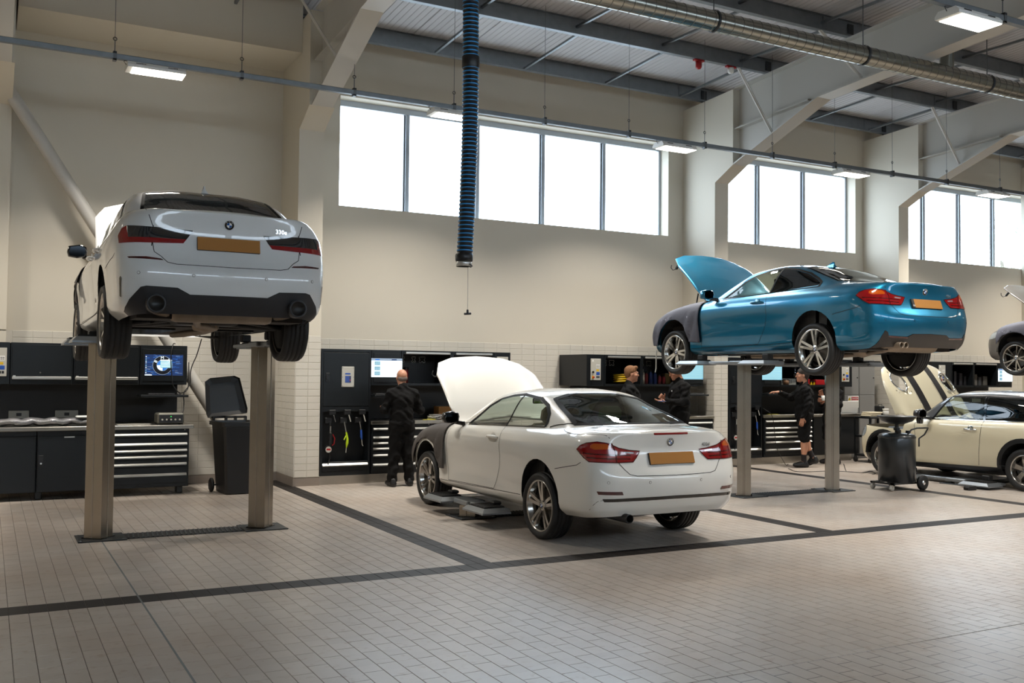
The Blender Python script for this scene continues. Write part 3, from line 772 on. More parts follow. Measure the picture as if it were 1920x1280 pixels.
    st.append(low(.60, (.79, .868, .893, .905, .893, .852, .765, .56, .30, 0), (.21, .28, .45, .63, .868+h*.4, .95+h*.6, 1.018+h, 1.046+h, 1.058+h, 1.062+h)))
    st.append(low(.38, (.775, .85, .876, .888, .876, .84, .75, .52, .28, 0), (.22, .29, .46, .63, .868+h*.4, .95+h*.6, 1.010+h, 1.038+h, 1.050+h, 1.054+h)))
    st.append([(.74, .235, .235), (.805, .20, .31), (.835, .185, .46), (.845, .18, .61), (.835, .205, .80), (.80, .24, .93+h*.6), (.72, .255, 1.0+h), (.50, .25, 1.03+h), (.26, .24, 1.042+h), (0, .235, 1.046+h)])
    st.append([(.66, .165, .245), (.70, .125, .32), (.73, .095, .46), (.74, .085, .60), (.74, .125, .75), (.72, .165, .91+h*.6), (.66, .175, .995+h), (.44, .165, 1.02+h), (.22, .155, 1.034+h), (0, .15, 1.038+h)])
    st.append([(.42, .13, .25), (.45, .085, .32), (.46, .04, .46), (.46, .03, .60), (.46, .085, .73), (.46, .125, .89+h*.6), (.43, .115, 1.0+h), (.28, .115, 1.015+h), (.14, .113, 1.022+h), (0, .11, 1.025+h)])
    st.append([(.20, .12, .25), (.22, .07, .32), (.22, .015, .46), (.22, .005, .60), (.22, .07, .72), (.22, .115, .88+h*.6), (.20, .095, 1.005+h), (.13, .095, 1.012+h), (.06, .094, 1.015+h), (0, .093, 1.016+h)])
    st.append([(0, .115, .25), (0, .065, .32), (0, .01, .46), (0, 0, .60), (0, .065, .72), (0, .11, .88+h*.6), (0, .09, 1.005+h), (0, .09, 1.008+h), (0, .09, 1.01+h), (0, .09, 1.012+h)])
    return st
def mini_stations():
    L = 3.82
    def low(l, W, Z): return [(w, l, z) for w, z in zip(W, Z)]
    st = []
    st.append([(0, L-.05, .18), (0, L-.01, .25), (0, L, .40), (0, L-.01, .55), (0, L-.02, .66), (0, L-.05, .76), (0, L-.10, .82), (0, L-.13, .835), (0, L-.15, .84), (0, L-.17, .845)])
    st.append([(.40, L-.07, .18), (.42, L-.03, .25), (.43, L-.02, .40), (.43, L-.03, .55), (.43, L-.04, .66), (.42, L-.08, .76), (.40, L-.13, .82), (.27, L-.15, .84), (.13, L-.17, .85), (0, L-.19, .853)])
    st.append([(.62, L-.22, .18), (.70, L-.17, .25), (.74, L-.15, .40), (.75, L-.15, .55), (.745, L-.17, .67), (.72, L-.22, .78), (.66, L-.28, .84), (.45, L-.29, .87), (.22, L-.30, .882), (0, L-.31, .885)])
    st.append([(.72, L-.43, .18), (.80, L-.42, .24), (.83, L-.41, .39), (.84, L-.41, .56), (.83, L-.42, .70), (.80, L-.44, .81), (.73, L-.46, .865), (.48, L-.46, .895), (.24, L-.46, .91), (0, L-.46, .914)])
    W = (.735, .81, .85, .863, .856, .83, .77)
    st.append(low(L-.72, W+(.52, .26, 0), (.18, .24, .39, .58, .75, .85, .895, .925, .94, .945)))
    st.append(low(L-.98, W+(.54, .27, 0), (.175, .23, .38, .59, .77, .87, .915, .945, .955, .96)))
    st.append(low(L-1.24, W+(.70, .40, 0), (.17, .225, .38, .59, .78, .88, .93, .96, .975, .985)))
    st.append(low(L-1.46, W+(.71, .40, 0), (.17, .225, .38, .59, .785, .885, .938, 1.05, 1.13, 1.15)))
    st.append(low(L-1.67, W+(.66, .38, 0), (.17, .225, .38, .59, .79, .89, .945, 1.21, 1.285, 1.305)))
    st.append(low(L-1.88, W+(.615, .36, 0), (.17, .225, .38, .59, .79, .89, .95, 1.315, 1.375, 1.39)))
    st.append(low(1.65, W+(.60, .36, 0), (.17, .225, .38, .59, .795, .895, .955, 1.345, 1.40, 1.412)))
    st.append(low(1.20, W+(.60, .36, 0), (.17, .225, .38, .59, .80, .90, .96, 1.345, 1.40, 1.412)))
    st.append(low(.75, (.74, .82, .858, .868, .858, .83, .77, .60, .36, 0), (.18, .23, .39, .60, .805, .905, .97, 1.325, 1.385, 1.398)))
    st.append(low(.42, (.73, .805, .845, .855, .845, .815, .755, .60, .36, 0), (.19, .25, .40, .60, .81, .91, .975, 1.29, 1.355, 1.37)))
    st.append([(.69, .20, .21), (.76, .17, .27), (.795, .15, .42), (.80, .145, .60), (.79, .15, .80), (.76, .17, .93), (.70, .21, 1.02), (.60, .30, 1.25), (.36, .31, 1.33), (0, .30, 1.345)])
    st.append([(.58, .10, .22), (.64, .07, .28), (.67, .05, .42), (.67, .045, .60), (.67, .055, .78), (.66, .09, .92), (.62, .13, 1.02), (.54, .22, 1.22), (.32, .25, 1.31), (0, .25, 1.33)])
    st.append([(.30, .06, .23), (.33, .03, .29), (.34, .01, .42), (.34, .005, .60), (.34, .02, .78), (.34, .06, .92), (.33, .10, 1.02), (.30, .18, 1.21), (.2, .22, 1.30), (0, .23, 1.325)])
    st.append([(0, .055, .23), (0, .025, .29), (0, .005, .42), (0, 0, .60), (0, .015, .78), (0, .055, .92), (0, .095, 1.02), (0, .175, 1.21), (0, .215, 1.30), (0, .225, 1.32)])
    return st
# ------------------------------------------------------------------ car materials
def paint(name, col, metal=0.0, rough=.35):
    return mat(name, col, rough, metal, coat=1.0, coat_rough=.02)
P_WHITE = paint('white_paint', '#e3e1da'); P_WHITE2 = paint('white_paint_saloon', '#dcdddc')
P_BLUE = paint('blue_metallic_paint', '#066c90', .70, .34); P_CREAM = paint('cream_paint', '#d3caae'); P_GREY = paint('grey_paint', '#6a6764', .5, .35); P_BLACK = paint('black_paint', '#0b0b12')
G_TINT = glass_mat('privacy_glass', '#6f7a76', .05, opacity=.25); G_SIDE = glass_mat('car_glass', '#d5ddd6', .04)
G_DARK = glass_mat('dark_car_glass', '#30343a', .05, opacity=.45)
M_TYRE = mat('tyre_rubber', '#161616', .62, bump=.15, bscale=120); M_RIM = mat('grey_alloy', '#b3afa9', .2, .95); M_RIMS = mat('polished_alloy', '#d2d2d0', .16, 1.0); M_RIMD = mat('dark_alloy', '#3c3c3d', .35, .8)
M_BRK = mat('brake_disc', '#77736e', .35, .9); M_RED = mat('tail_lamp_red', '#7d090d', .1, coat=1, emit='#7a0508', estr=.06); M_REDD = mat('tail_lamp_dark_red', '#4a0508', .08, coat=1)
M_AMB = mat('tail_lamp_amber', '#b4500c', .1, coat=1); M_SMOKE = mat('smoked_lens', '#2a2a2c', .06, coat=1); M_CLEAR = mat('clear_lens', '#9fa6aa', .08, .3, coat=1)
M_PLT = mat('blank_yellow_plate', '#a2690a', .45); M_BADGE_B = mat('badge_blue', '#1d58a8', .2, coat=1); M_BADGE_W = mat('badge_white', '#eef0f2', .2, coat=1)
M_UNDER = mat('underbody', '#2a2725', .7, noise=.35, nscale=12); M_EXH = mat('exhaust_steel', '#8d7f70', .45, .7, noise=.3, nscale=10)
M_SEAT = mat('beige_leather', '#b3a48e', .5); M_SEATD = mat('black_leather', '#1b1b1c', .5); M_GREEN = mat('green_protective_film', '#7fc23a', .25, spec=.6, emit='#3f7a10', estr=.05)
M_COVER = mat('dark_grey_fender_cloth', '#4a4542', .75, bump=.25, bscale=14); M_COVERB = mat('slate_fender_cloth', '#4b4b55', .72, bump=.25, bscale=14)
M_SEAL = mat('satin_black_seal', '#050506', .6, spec=.1)
M_MIRR = mat('mirror_glass', '#101316', .05, .9)
M_DIFF = mat('grey_black_plastic', '#26272a', .42); M_WELL = mat('wheel_well', '#0c0c0c', .9)

def roundel(r, th=.006):
    """black ring, blue and white quarters, silver rim; faces -y, centred on the origin"""
    mb = MB(); n = 32
    mb.lathe([(r, 0), (r, -th), (r*.94, -th-.001), (r*.94, 0)], M_CHROME, n, 'Y')
    mb.lathe([(r*.94, -th*.9), (r*.56, -th*.95)], M_PLASG, n, 'Y'); mb.lathe([(r*.56, -th*1.1), (r*.52, -th*1.1)], M_CHROME, n, 'Y')
    for q in range(4):
        k = 6; vs = [(0, -th, 0)]+[(r*.53*math.cos(q*PI/2+i*PI/2/k), -th, r*.53*math.sin(q*PI/2+i*PI/2/k)) for i in range(k+1)]
        mb.add(vs, [(0, i, i+1) for i in range(1, k+1)], M_BADGE_B if q in (1, 3) else M_BADGE_W)
    for ch, a in (('B', 135), ('M', 90), ('W', 45)):
        a = math.radians(a); R = Matrix.Translation((r*.74*math.cos(a), -th*1.0, r*.74*math.sin(a))) @ Matrix.Rotation(-(a-PI/2), 4, 'Y') @ Matrix.Rotation(PI/2, 4, 'X')
        text_into(mb, ch, r*.36, M_BADGE_W, R, .0006)
    return mb
ROUND = {}
def roundel_mesh(r):
    if r not in ROUND: ROUND[r] = roundel(r).mesh('roundel_badge')
    return ROUND[r]
WHEELS = {}
def wheel_meshes(style, R=.332, rr=.254, W=.235):
    if style in WHEELS: return WHEELS[style]
    h = W/2; t = MB()
    pr = [(rr-.006, -h+.03), (rr+.006, -h+.018), (rr+.03, -h+.004), (rr+.055, -h+.002), (R-.018, -h+.012), (R-.006, -h+.024)]
    y = -h+.03
    for g in (-.062, -.022, .022, .062):
        pr += [(R-.001, g-.006), (R-.008, g-.005), (R-.008, g+.005), (R-.001, g+.006)]
    pr += [(R-.006, h-.024), (R-.018, h-.012), (rr+.055, h-.002), (rr+.03, h-.004), (rr+.006, h-.018), (rr-.006, h-.03)]
    t.lathe(pr, M_TYRE, 56, 'X')
    for i in range(72):            # shoulder blocks
        for sx in (-1, 1):
            if i % 2: continue
            a = 2*PI*i/72; c, s = math.cos(a), math.sin(a)
            p = Vector((sx*(h-.03), c*(R-.006), s*(R-.006)))
    rim = MB(); mr = {'polished': M_RIMS, 'dark': M_RIMD}.get(style.split('_')[0], M_RIM)
    rim.lathe([(rr-.012, h-.03), (rr-.002, h-.025), (rr-.03, h-.06), (rr-.032, -h+.075), (rr-.014, -h+.045), (rr+.002, -h+.028), (rr+.006, -h+.02), (rr+.002, -h+.014), (rr-.010, -h+.016), (rr-.014, -h+.03), (rr-.026, -h+.06)], mr, 48, 'X')
    fx = -h+.022; n = 5
    def spoke(a0, a1, w0, w1, d=.03):
        c0, s0, c1, s1 = math.cos(a0), math.sin(a0), math.cos(a1), math.sin(a1)
        r0, r1 = .045, rr-.010
        p0 = Vector((0, c0*r0, s0*r0)); p1 = Vector((0, c1*r1, s1*r1)); dd = (p1-p0).normalized(); nn = Vector((1, 0, 0)).cross(dd)
        rows = []
        for f in (0, .3, .7, 1):
            p = p0.lerp(p1, f); w = w0+(w1-w0)*f; x = fx+.026*(1-f)**1.5+.003
            rows.append([p+nn*w+Vector((x+d, 0, 0)), p+nn*w*.8+Vector((x, 0, 0)), p-nn*w*.8+Vector((x, 0, 0)), p-nn*w+Vector((x+d, 0, 0))])
        vs = [v for r in rows for v in r]; F = []
        for i in range(3):
            for k in range(4): F.append((i*4+k, i*4+(k+1) % 4, i*4+4+(k+1) % 4, i*4+4+k))
        rim.add(vs, F, mr)
    for i in range(n):
        a = 2*PI*i/n+PI/2
        if 'five' in style: spoke(a, a, .036, .05)
        elif 'star' in style:
            spoke(a-.12, a-.20, .016, .015); spoke(a+.12, a+.20, .016, .015)
        else:
            spoke(a-.25, a-.15, .021, .018); spoke(a+.25, a+.15, .021, .018)
    rim.lathe([(0, fx+.024), (.052, fx+.026), (.062, fx+.036), (.062, fx+.08)], mr, 20, 'X')
    for i in range(5):
        a = 2*PI*(i+.5)/5+PI/2; c, s = math.cos(a)*.05, math.sin(a)*.05; rim.cyl((fx+.04, c*1.15, s*1.15), (fx+.024, c*1.15, s*1.15), .009, M_RIMD, 6)
    br = MB(); br.lathe([(.03, .02), (.165, .02), (.165, -.005), (.08, -.005), (.08, -.04), (.03, -.04)], M_BRK, 32, 'X')
    br.lathe([(rr-.05, .0), (rr-.05, .09), (.02, .09)], M_WELL, 24, 'X')
    cap = MB(); mm = roundel(.032, .004); mm.xform(Matrix.Rotation(-PI/2, 4, 'Z')); cap = mm; cap.xform(Matrix.Translation((fx+.024, 0, 0)))
    WHEELS[style] = (t.mesh('wheel'), rim.mesh('rim'), br.mesh('brake_disc'), cap.mesh('hub_cap'))
    return WHEELS[style]
def add_wheels(car, style, xl, yr, yf, zc, **k):
    t, r, b, c = wheel_meshes(style, **k)
    for sx in (-1, 1):
        for y in (yr, yf):
            w = link('wheel', t, car, (sx*xl, y, zc)); w.rotation_euler = (.35*(y > 2), 0, 0 if sx < 0 else PI)
            link('rim', r, w); link('brake_disc', b, w); link('hub_cap', c, w)
def circle_poly(cy, cz, R, n=28): return [(cy+R*math.cos(2*PI*i/n), cz+R*math.sin(2*PI*i/n)) for i in range(n)]
def rot_about(y, z, ang): return Matrix.Translation((0, y, z)) @ Matrix.Rotation(ang, 4, 'X') @ Matrix.Translation((0, -y, -z))
def seat(mb, x, y, m, film=None, z0=.33, w=.25, head=True):
    """a car seat facing +y: cushion, raked back, headrest"""
    mb.box(x-w, x+w, y-.02, y+.50, z0, z0+.17, m, .06)
    s = len(mb.v); mm = film or m
    mb.box(x-w, x+w, -.07, .09, 0, .60, mm, .06); mb.box(x-w*.55, x+w*.55, -.08, .05, .62, .80, mm if film else m, .045) if head else None
    if head: mb.box(x-.07, x-.05, -.02, 0, .58, .66, M_CHROME); mb.box(x+.05, x+.07, -.02, 0, .58, .66, M_CHROME)
    mb.xform(Matrix.Translation((0, y, z0+.12)) @ Matrix.Rotation(math.radians(18), 4, 'X'), s)

def build_car(name, label, kind, origin, droop, pnt, style, opts):
    st = {'mini': mini_stations}.get(kind, lambda: bmw_stations(kind))()
    body = Body(st); F = body.faces
    mini = kind == 'mini'; sed = kind == 'sedan'; conv = kind == 'conv'
    lr, lf = (.62, 3.115) if mini else ((1.08, 3.931) if sed else (1.05, 3.86))
    R = .372 if not mini else .345
    zc = .345 if not mini else .325
    Lc = 3.82 if mini else (4.709 if sed else 4.638); o = Lc-4.638
    roofm = opts.get('roof', pnt)
    car = thing(name, label, 'car', origin)
    ro = {}; lines = MB()
    def part(nm, faces, m, side='C', off=0.0, M=None):
        if not faces: return None
        if side == 'LR': return [part(nm, faces, m, 'L', off), part(nm, faces, m, 'R', off)]
        return link(nm, skin_mesh(nm, faces, m, side, off, M), car)
    # wheel arches
    for l in (lr, lf):
        _, F = cut(F, 'side', circle_poly(l, zc, R), (0,))
        _, F = cut(F, 'side', [(l-R*.97, zc), (l-R*.97, 0), (l+R*.97, 0), (l+R*.97, zc)], (0,))
    base = F
    # fender cover cloth
    if opts.get('cover'):
        cv, _ = cut(base, 'side', opts['cover'], (0, 1, 2), ok=lambda P: P[0][0] < -.30)
        me = skin_mesh('fender_cover', cv, opts['cover_mat'], 'L', .014)
        rr_ = np.random.default_rng(3)
        for v in me.vertices:
            k = max(0, .9-v.co.z); w = math.sin(v.co.y*19+v.co.z*7)*.014*min(1, k*2.4)+math.sin(v.co.y*8.3+v.co.z*4+1)*.016*min(1, k*2)
            v.co.x -= abs(w)*1.3+.03*max(0, .62-v.co.z)
        cvo = link('fender_cover', me, None, origin); tag(cvo, opts['cover_label'], 'fender cover', 'cloths protecting the front wings')
        sm = cvo.modifiers.new('thickness', 'SOLIDIFY'); sm.thickness = .004; sm.offset = 1
    # bonnet
    if mini: hp = [(0, 2.62), (.66, 2.50), (.80, 2.62), (.90, 2.80), (.90, 3.5), (.52, 3.70), (0, 3.77)]
    else: hp = [(0, 3.30+o), (.70, 3.18+o), (.745, 3.5+o), (.72, 4.1+o), (.60, 4.36+o), (.38, 4.46+o), (0, 4.50+o)]
    if mini:
        up_, F = cut(F, 'side', [(2.3, .74), (2.3, 1.6), (4.0, 1.6), (4.0, .80), (3.3, .775), (2.75, .76)], (0, 1, 2))
        hood, up_ = cut(up_, 'top', hp, (0, 1, 2)); F = F+up_
    else: hood, F = cut(F, 'top', hp, (0, 1, 2), ok=lambda P: P[0][2] > .70)
    hz = (.99 if mini else .965); hl = (2.60 if mini else 3.26+o)
    MH = Matrix.Translation((0, opts.get('hood_fwd', 0), opts.get('hood_up', 0))) @ rot_about(hl, hz, math.radians(opts.get('hood', 0)))
    if mini:      # headlamp openings, stripes
        hole, hood = cut(hood, 'top', [(.60+.13*math.cos(a), 3.28+.19*math.sin(a)) for a in np.linspace(0, 2*PI, 20, endpoint=False)])
        stripe, hood = cut(hood, 'top', [(.20, 2.4), (.36, 2.4), (.36, 3.9), (.20, 3.9)])
        so = part('bonnet_stripe', stripe, P_BLACK, 'C', 0, MH)
        rg = MB(); rp = []
        for a in np.linspace(0, 2*PI, 28, endpoint=False):
            h = body.bvh.ray_cast(Vector((-(.60+.135*math.cos(a)), 3.28+.195*math.sin(a), 3)), Vector((0, 0, -1)))
            if h[0]: rp.append(h[0])
        rg.tube(rp, .012, M_CHROME, 8, True); rg.xform(MH); rg.build('headlamp_ring', car); rg = MB(); rg.tube([Vector((-p.x, p.y, p.z)) for p in rp], .012, M_CHROME, 8, True); rg.xform(MH); rg.build('headlamp_ring', car)
    ho = part('bonnet', hood, pnt, 'C', 0, MH); sm = ho.modifiers.new('thickness', 'SOLIDIFY'); sm.thickness = .018; sm.offset = -1
    if not mini:
        for sx in (-1, 1):
            q = MB(); a = MH @ Vector((sx*.62, 4.18+o, .80)); d = MH.to_3x3() @ Vector((0, .05, -.05))
            q.box(-.02, .02, -.015, .015, -.05, .05, M_PLAS, .006); q.tube([(0, 0, -.05), (sx*.03, .02, -.09), (sx*.05, .06, -.08), (sx*.03, .10, -.06)], .007, M_PLAS, 6); q.xform(MH @ Matrix.Translation((sx*.63, 4.20+o, .775))); q.build('bonnet_catch', car)
        q = MB(); a = MH @ Vector((-.66, 3.50+o, .86)); q.cyl((-.72, 3.62+o, .72), tuple(a), .011, M_PLAS, 8); q.build('gas_strut', car)
    # glass
    if mini: wsp = [(0, 2.66), (.66, 2.50), (.60, 2.02), (.30, 1.94), (0, 1.92)]; rwp = None
    elif conv: wsp = [(0, 3.30), (.70, 3.16), (.57, 2.55), (.30, 2.47), (0, 2.46)]; rwp = [(0, .64), (.40, .66), (.66, .745), (.525, 1.36), (.30, 1.43), (0, 1.44)]
    elif sed: wsp = [(0, 3.30+o), (.70, 3.16+o), (.57, 2.55+o), (.30, 2.47+o), (0, 2.46+o)]; rwp = [(0, .60), (.40, .62), (.63, .68), (.55, 1.14), (.30, 1.19), (0, 1.20)]
    else: wsp = [(0, 3.30), (.70, 3.16), (.57, 2.55), (.30, 2.47), (0, 2.46)]; rwp = [(0, .77), (.40, .79), (.64, .87), (.53, 1.50), (.30, 1.56), (0, 1.57)]
    ws, F = cut(F, 'top', wsp, (1, 2)); part('windscreen', ws, G_SIDE)
    lines_ = []
    if rwp:
        rw, F = cut(F, 'top', rwp, (1, 2)); g = part('rear_window', rw, opts.get('rear_glass', G_DARK))
        ribbon(lines, body, 'top', rwp[1:-1], .03 if not conv else .055, M_SEAL, lift=.003); ribbon(lines, body, 'top', [rwp[-1], rwp[-2]], .03, M_SEAL, lift=.003); ribbon(lines, body, 'top', [rwp[0], rwp[1]], .035, M_SEAL, lift=.003)
    if mini:
        wins = [('door_window', [(2.20, .955), (1.96, 1.30), (1.36, 1.315), (1.32, .965)], G_SIDE), ('quarter_window', [(1.28, .968), (1.31, 1.315), (.62, 1.29), (.46, 1.06), (.46, .985)], G_DARK)]
        seal = [(2.22, .95), (1.96, 1.312), (1.34, 1.327), (.60, 1.30), (.44, 1.06), (.44, .978)]
    elif sed:
        wins = [('door_window', [(2.93, .99), (2.60, 1.25), (2.28, 1.385), (2.02, 1.39), (2.02, 1.01)], G_SIDE), ('rear_door_window', [(1.97, 1.012), (1.97, 1.39), (1.60, 1.38), (1.25, 1.27), (.98, 1.10), (.98, 1.06)], G_TINT)]
        seal = [(2.96, .985), (2.60, 1.262), (2.28, 1.397), (1.60, 1.392), (1.25, 1.282), (.95, 1.09), (.95, 1.055)]
    else:
        bt = 1.80 if not conv else 1.80
        top = [(2.82, .977), (2.66, 1.085), (2.50, 1.185), (2.30, 1.275), (2.10, 1.315)]
        if conv: tail = [(1.50, 1.290), (1.32, 1.225), (1.20, 1.14), (1.15, 1.06), (1.16, 1.035)]
        else: tail = [(1.60, 1.285), (1.35, 1.215), (1.17, 1.13), (1.08, 1.075), (1.10, 1.045)]
        wins = [('door_window', [(2.82, .977)]+top[1:]+[(1.86, 1.325), (1.935, .998)], G_SIDE),
                ('quarter_window', [(1.915, 1.0), (1.835, 1.325)]+tail, G_SIDE if conv else G_DARK)]
        seal = top+[(1.86, 1.335)]+[(a-.012, b+.010) for a, b in tail[:-1]]+[(1.135 if conv else 1.07, 1.025)]
        seal[0] = (2.86, .968)
    for nm, poly, g in wins:
        w, F = cut(F, 'side', poly, (1,)); part(nm, w, g, 'LR')
        w, F = cut(F, 'side', poly, (0,), ok=lambda P: P[0][2] > .93)
        if w: part(nm, w, g, 'LR')
    sw = .04 if conv else .034
    ribbon(lines, body, 'side', seal, sw, M_SEAL, lift=.003)
    bl = [(seal[0][0], seal[0][1]), (seal[-1][0], seal[-1][1])]
    ribbon(lines, body, 'side', bl, .014, M_PLASG if not mini else M_CHROME, lift=.004)
    if not mini and not sed: ribbon(lines, body, 'side', [(1.848, 1.33), (1.925, .99)], .024, M_SEAL, lift=.004)
    elif sed: ribbon(lines, body, 'side', [(1.995, 1.01), (1.995, 1.39)], .045, M_PLASG, lift=.004)
    else: ribbon(lines, body, 'side', [(1.30, .965), (1.335, 1.32)], .04, M_PLASG, lift=.004)
    GAP = mat('panel_gap_shadow', '#101010', .9)
    def gap(proj, pts, w=.006, **k): ribbon(lines, body, proj, pts, w, GAP, lift=.0012, **k)
    # lamps and rear details
    s7 = .7071
    if not mini:
        if sed:
            tl = [(.805, .885), (.775, .945), (.722, .967), (.50, .960), (.290, .950), (.338, .838), (.55, .826), (.775, .820)]
            red = [(.806, .885), (.776, .946), (.722, .968), (.700, .90), (.690, .868), (.318, .872), (.336, .838), (.55, .826), (.776, .819)]
            T, F = cut(F, 'diag', tl, (0, 1)); rd, T = cut(T, 'diag', red)
            part('tail_lamp', T, M_SMOKE, 'LR', .004); part('tail_lamp_light', rd, M_RED, 'LR', .0045)
            gap('diag', [(.524, .975), (.516, .80)], .008)
        else:
            tl = [(.885, .862), (.850, .898), (.791, .922), (.684, .936), (.60, .926), (.571, .918), (.497, .880), (.41, .858), (.328, .848), (.352, .79), (.375, .75), (.50, .748), (.746, .757), (.800, .79), (.84, .825)]
            T, F = cut(F, 'diag', tl, (0, 1))
            amb, T = cut(T, 'diag', [(.745, .905), (.715, .920), (.60, .918), (.565, .895), (.565, .872), (.70, .866), (.745, .880)])
            clr, T = cut(T, 'diag', [(.452, .832), (.378, .826), (.376, .838), (.452, .846)])
            b1, T = cut(T, 'diag', [(.82, .826), (.40, .806), (.40, .816), (.82, .838)]); b2, T = cut(T, 'diag', [(.77, .788), (.40, .772), (.40, .782), (.77, .80)])
            part('tail_lamp', T, M_RED, 'LR', .005); part('tail_lamp_indicator', amb, M_AMB, 'LR', .004); part('tail_lamp_reverse', clr, M_CLEAR, 'LR', .005); part('tail_lamp_band', b1+b2, M_REDD, 'LR', .003)
            ribbon(lines, body, 'diag', tl, .008, M_REDD, True, .006)
            ribbon(lines, body, 'diag', [(.560, .925), (.522, .85), (.508, .75)], .012, M_REDD, lift=.007)
        # boot lid
        lz = .62 if not sed else .648
        lid, F = cut(F, 'rear', [(0, lz), (.45, lz+.008), (.53, lz+.045), (.61, .76), (.64, .93), (.655, 1.20), (0, 1.20)], (0,), ok=lambda P: P[0][1] < .5)
        bl0 = .62 if conv else (.76 if not sed else .58)
        l2, F = cut(F, 'top', [(0, -.1), (.66, -.1), (.66, .20), (.70 if not conv else .76, bl0), (0, bl0)], (0, 1, 2), ok=lambda P: P[0][2] > .95)
        part('boot_lid', lid+l2, pnt)
        gap('rear', [(0, lz), (.43, lz+.006), (.50, lz+.02), (.55, lz+.07), (.60, .752), (.605, .775), (.612, .83 if sed else .76)])
        if conv: gap('top', [(.655, .155), (.74, .30), (.80, .45), (.806, .60), (.80, .70), (.772, .78)])
        elif sed: gap('rear', [(.612, .97), (.64, 1.06), (.655, 1.115)]); gap('top', [(.655, .18), (.67, .30), (.70, .58)])
        else: gap('rear', [(.628, .92), (.642, .96), (.648, .99)]); gap('top', [(.648, .15), (.66, .3), (.69, .55), (.70, .74)])
        # bumper
        bp = [(-.2, .0), (.72, .0), (.72, .652), (.535, .684), (.36, .715), (.30, .745), (.20, .752), (-.2, .752)]
        bm, F = cut(F, 'side', bp, (0,))
        gap('side', [(.72, .650), (.535, .684), (.36, .715), (.30, .745)])
        if sed:
            d, bm = cut(bm, 'rear', [(0, .0), (.80, .0), (.80, .297), (.775, .36), (.70, .458), (.66, .468), (.42, .460), (.32, .408), (0, .408)], ok=lambda P: P[0][1] < .30)
            part('diffuser', d, M_DIFF, 'C', .006)
            for sx in (-1, 1):
                q = MB(); q.lathe([(.078, .16), (.078, .03), (.072, .018), (.060, .022), (.056, .034), (0, .036)], mat('black_exhaust', '#0a0a0b', .4), 24, 'Y', (sx*.585, 0, .325), mats=[M_DIFF, M_DIFF, M_DIFF, MATS['black_exhaust'], MATS['black_exhaust']]); q.build('exhaust_tip', car)
            v, bm = cut(bm, 'diag', [(.742, .530), (.728, .545), (.716, .530), (.735, .375), (.752, .385)]); part('bumper_vent', v, M_PLASG, 'LR', .003)
            r, bm = cut(bm, 'rear', [(.53, .684), (.79, .692), (.80, .704), (.66, .708), (.55, .696)], ok=lambda P: P[0][1] < .4); part('rear_reflector', r, M_REDD, 'LR', .003)
        elif conv:
            r, bm = cut(bm, 'rear', [(.57, .455), (.79, .460), (.805, .490), (.585, .486)], ok=lambda P: P[0][1] < .4); part('rear_reflector', r, M_REDD, 'LR', .003)
            c, bm = cut(bm, 'rear', [(0, .398), (.74, .392), (.757, .420), (0, .428)], ok=lambda P: P[0][1] < .4); part('bumper_strip', c, M_PLASG, 'C', .004)
            gap('rear', [(.74, .41), (.79, .395), (.815, .36), (.825, .31)], .004)
            q = MB(); q.lathe([(0, .2), (.034, .2), (.036, .05), (.039, .045), (.042, .05), (.042, .40)], M_RIMD, 20, 'Y', (-.50, .0, .232)); q.build('exhaust_tip', car)
        else:
            d, bm = cut(bm, 'rear', [(0, .0), (.76, .0), (.76, .245), (.735, .37), (.71, .440), (.675, .42), (.655, .378), (.37, .372), (.30, .405), (0, .412)], ok=lambda P: P[0][1] < .30)
            r, d = cut(d, 'rear', [(.655, .378), (.37, .366), (.36, .352), (.64, .360)]); part('rear_reflector', r, M_REDD, 'LR', .006)
            part('diffuser', d, mat('brown_black_plastic', '#2c2826', .35), 'C', .006)
            for xx in (-.49, -.41):
                q = MB(); q.lathe([(.030, .30), (.030, .02), (.034, .012), (.038, .02), (.038, .35)], M_EXH, 18, 'Y', (xx, .02, .268)); q.build('exhaust_tip', car)
        part('rear_bumper', bm, pnt)
        sens = MB()
        for w_, z_ in ((.72, .572), (.30, .565)):
            for sx in (-1, 1):
                h = body.bvh.ray_cast(Vector((-w_, -1, z_)), Vector((0, 1, 0)))
                if h[0]:
                    nn = h[1] if h[1].y < 0 else -h[1]; p = Vector((h[0].x*sx*-1 if sx > 0 else h[0].x, h[0].y, h[0].z)); nn = Vector((-nn.x if sx > 0 else nn.x, nn.y, nn.z))
                    q = MB(); q.cyl(p+nn*.0005, p+nn*.003, .013, GAP, 14); q.cyl(p+nn*.001, p+nn*.004, .0105, pnt, 14); q.build('parking_sensor', car)
        # plate, badges
        pz = .845 if sed else .777; py = body.bvh.ray_cast(Vector((-.01, -1, pz)), Vector((0, 1, 0)))[0].y
        pt = math.atan2(body.bvh.ray_cast(Vector((-.01, -1, pz+.05)), Vector((0, 1, 0)))[0].y-body.bvh.ray_cast(Vector((-.01, -1, pz-.05)), Vector((0, 1, 0)))[0].y, .1)
        RP = Matrix.Translation((0, py-.012, pz)) @ Matrix.Rotation(-pt, 4, 'X')
        q = MB(); q.box(-.262, .262, -.002, .03, -.058, .058, M_PLAS, .004); q.xform(RP); q.build('plate_holder', car)
        q = MB(); q.box(-.26 if kind != 'coupe' else -.225, .26, -.006, -.0025, -.0555, .0555, M_PLT); q.xform(RP); q.build('number_plate', car)
        if kind == 'coupe': q = MB(); q.box(-.26, -.2255, -.006, -.0025, -.0555, .0555, M_PLAS); text_into(q, 'GB', .03, M_BADGE_W, Matrix.Translation((-.243, -.0065, -.03)) @ Matrix.Rotation(PI/2, 4, 'X'), .0005); q.xform(RP); q.build('plate_country_band', car)
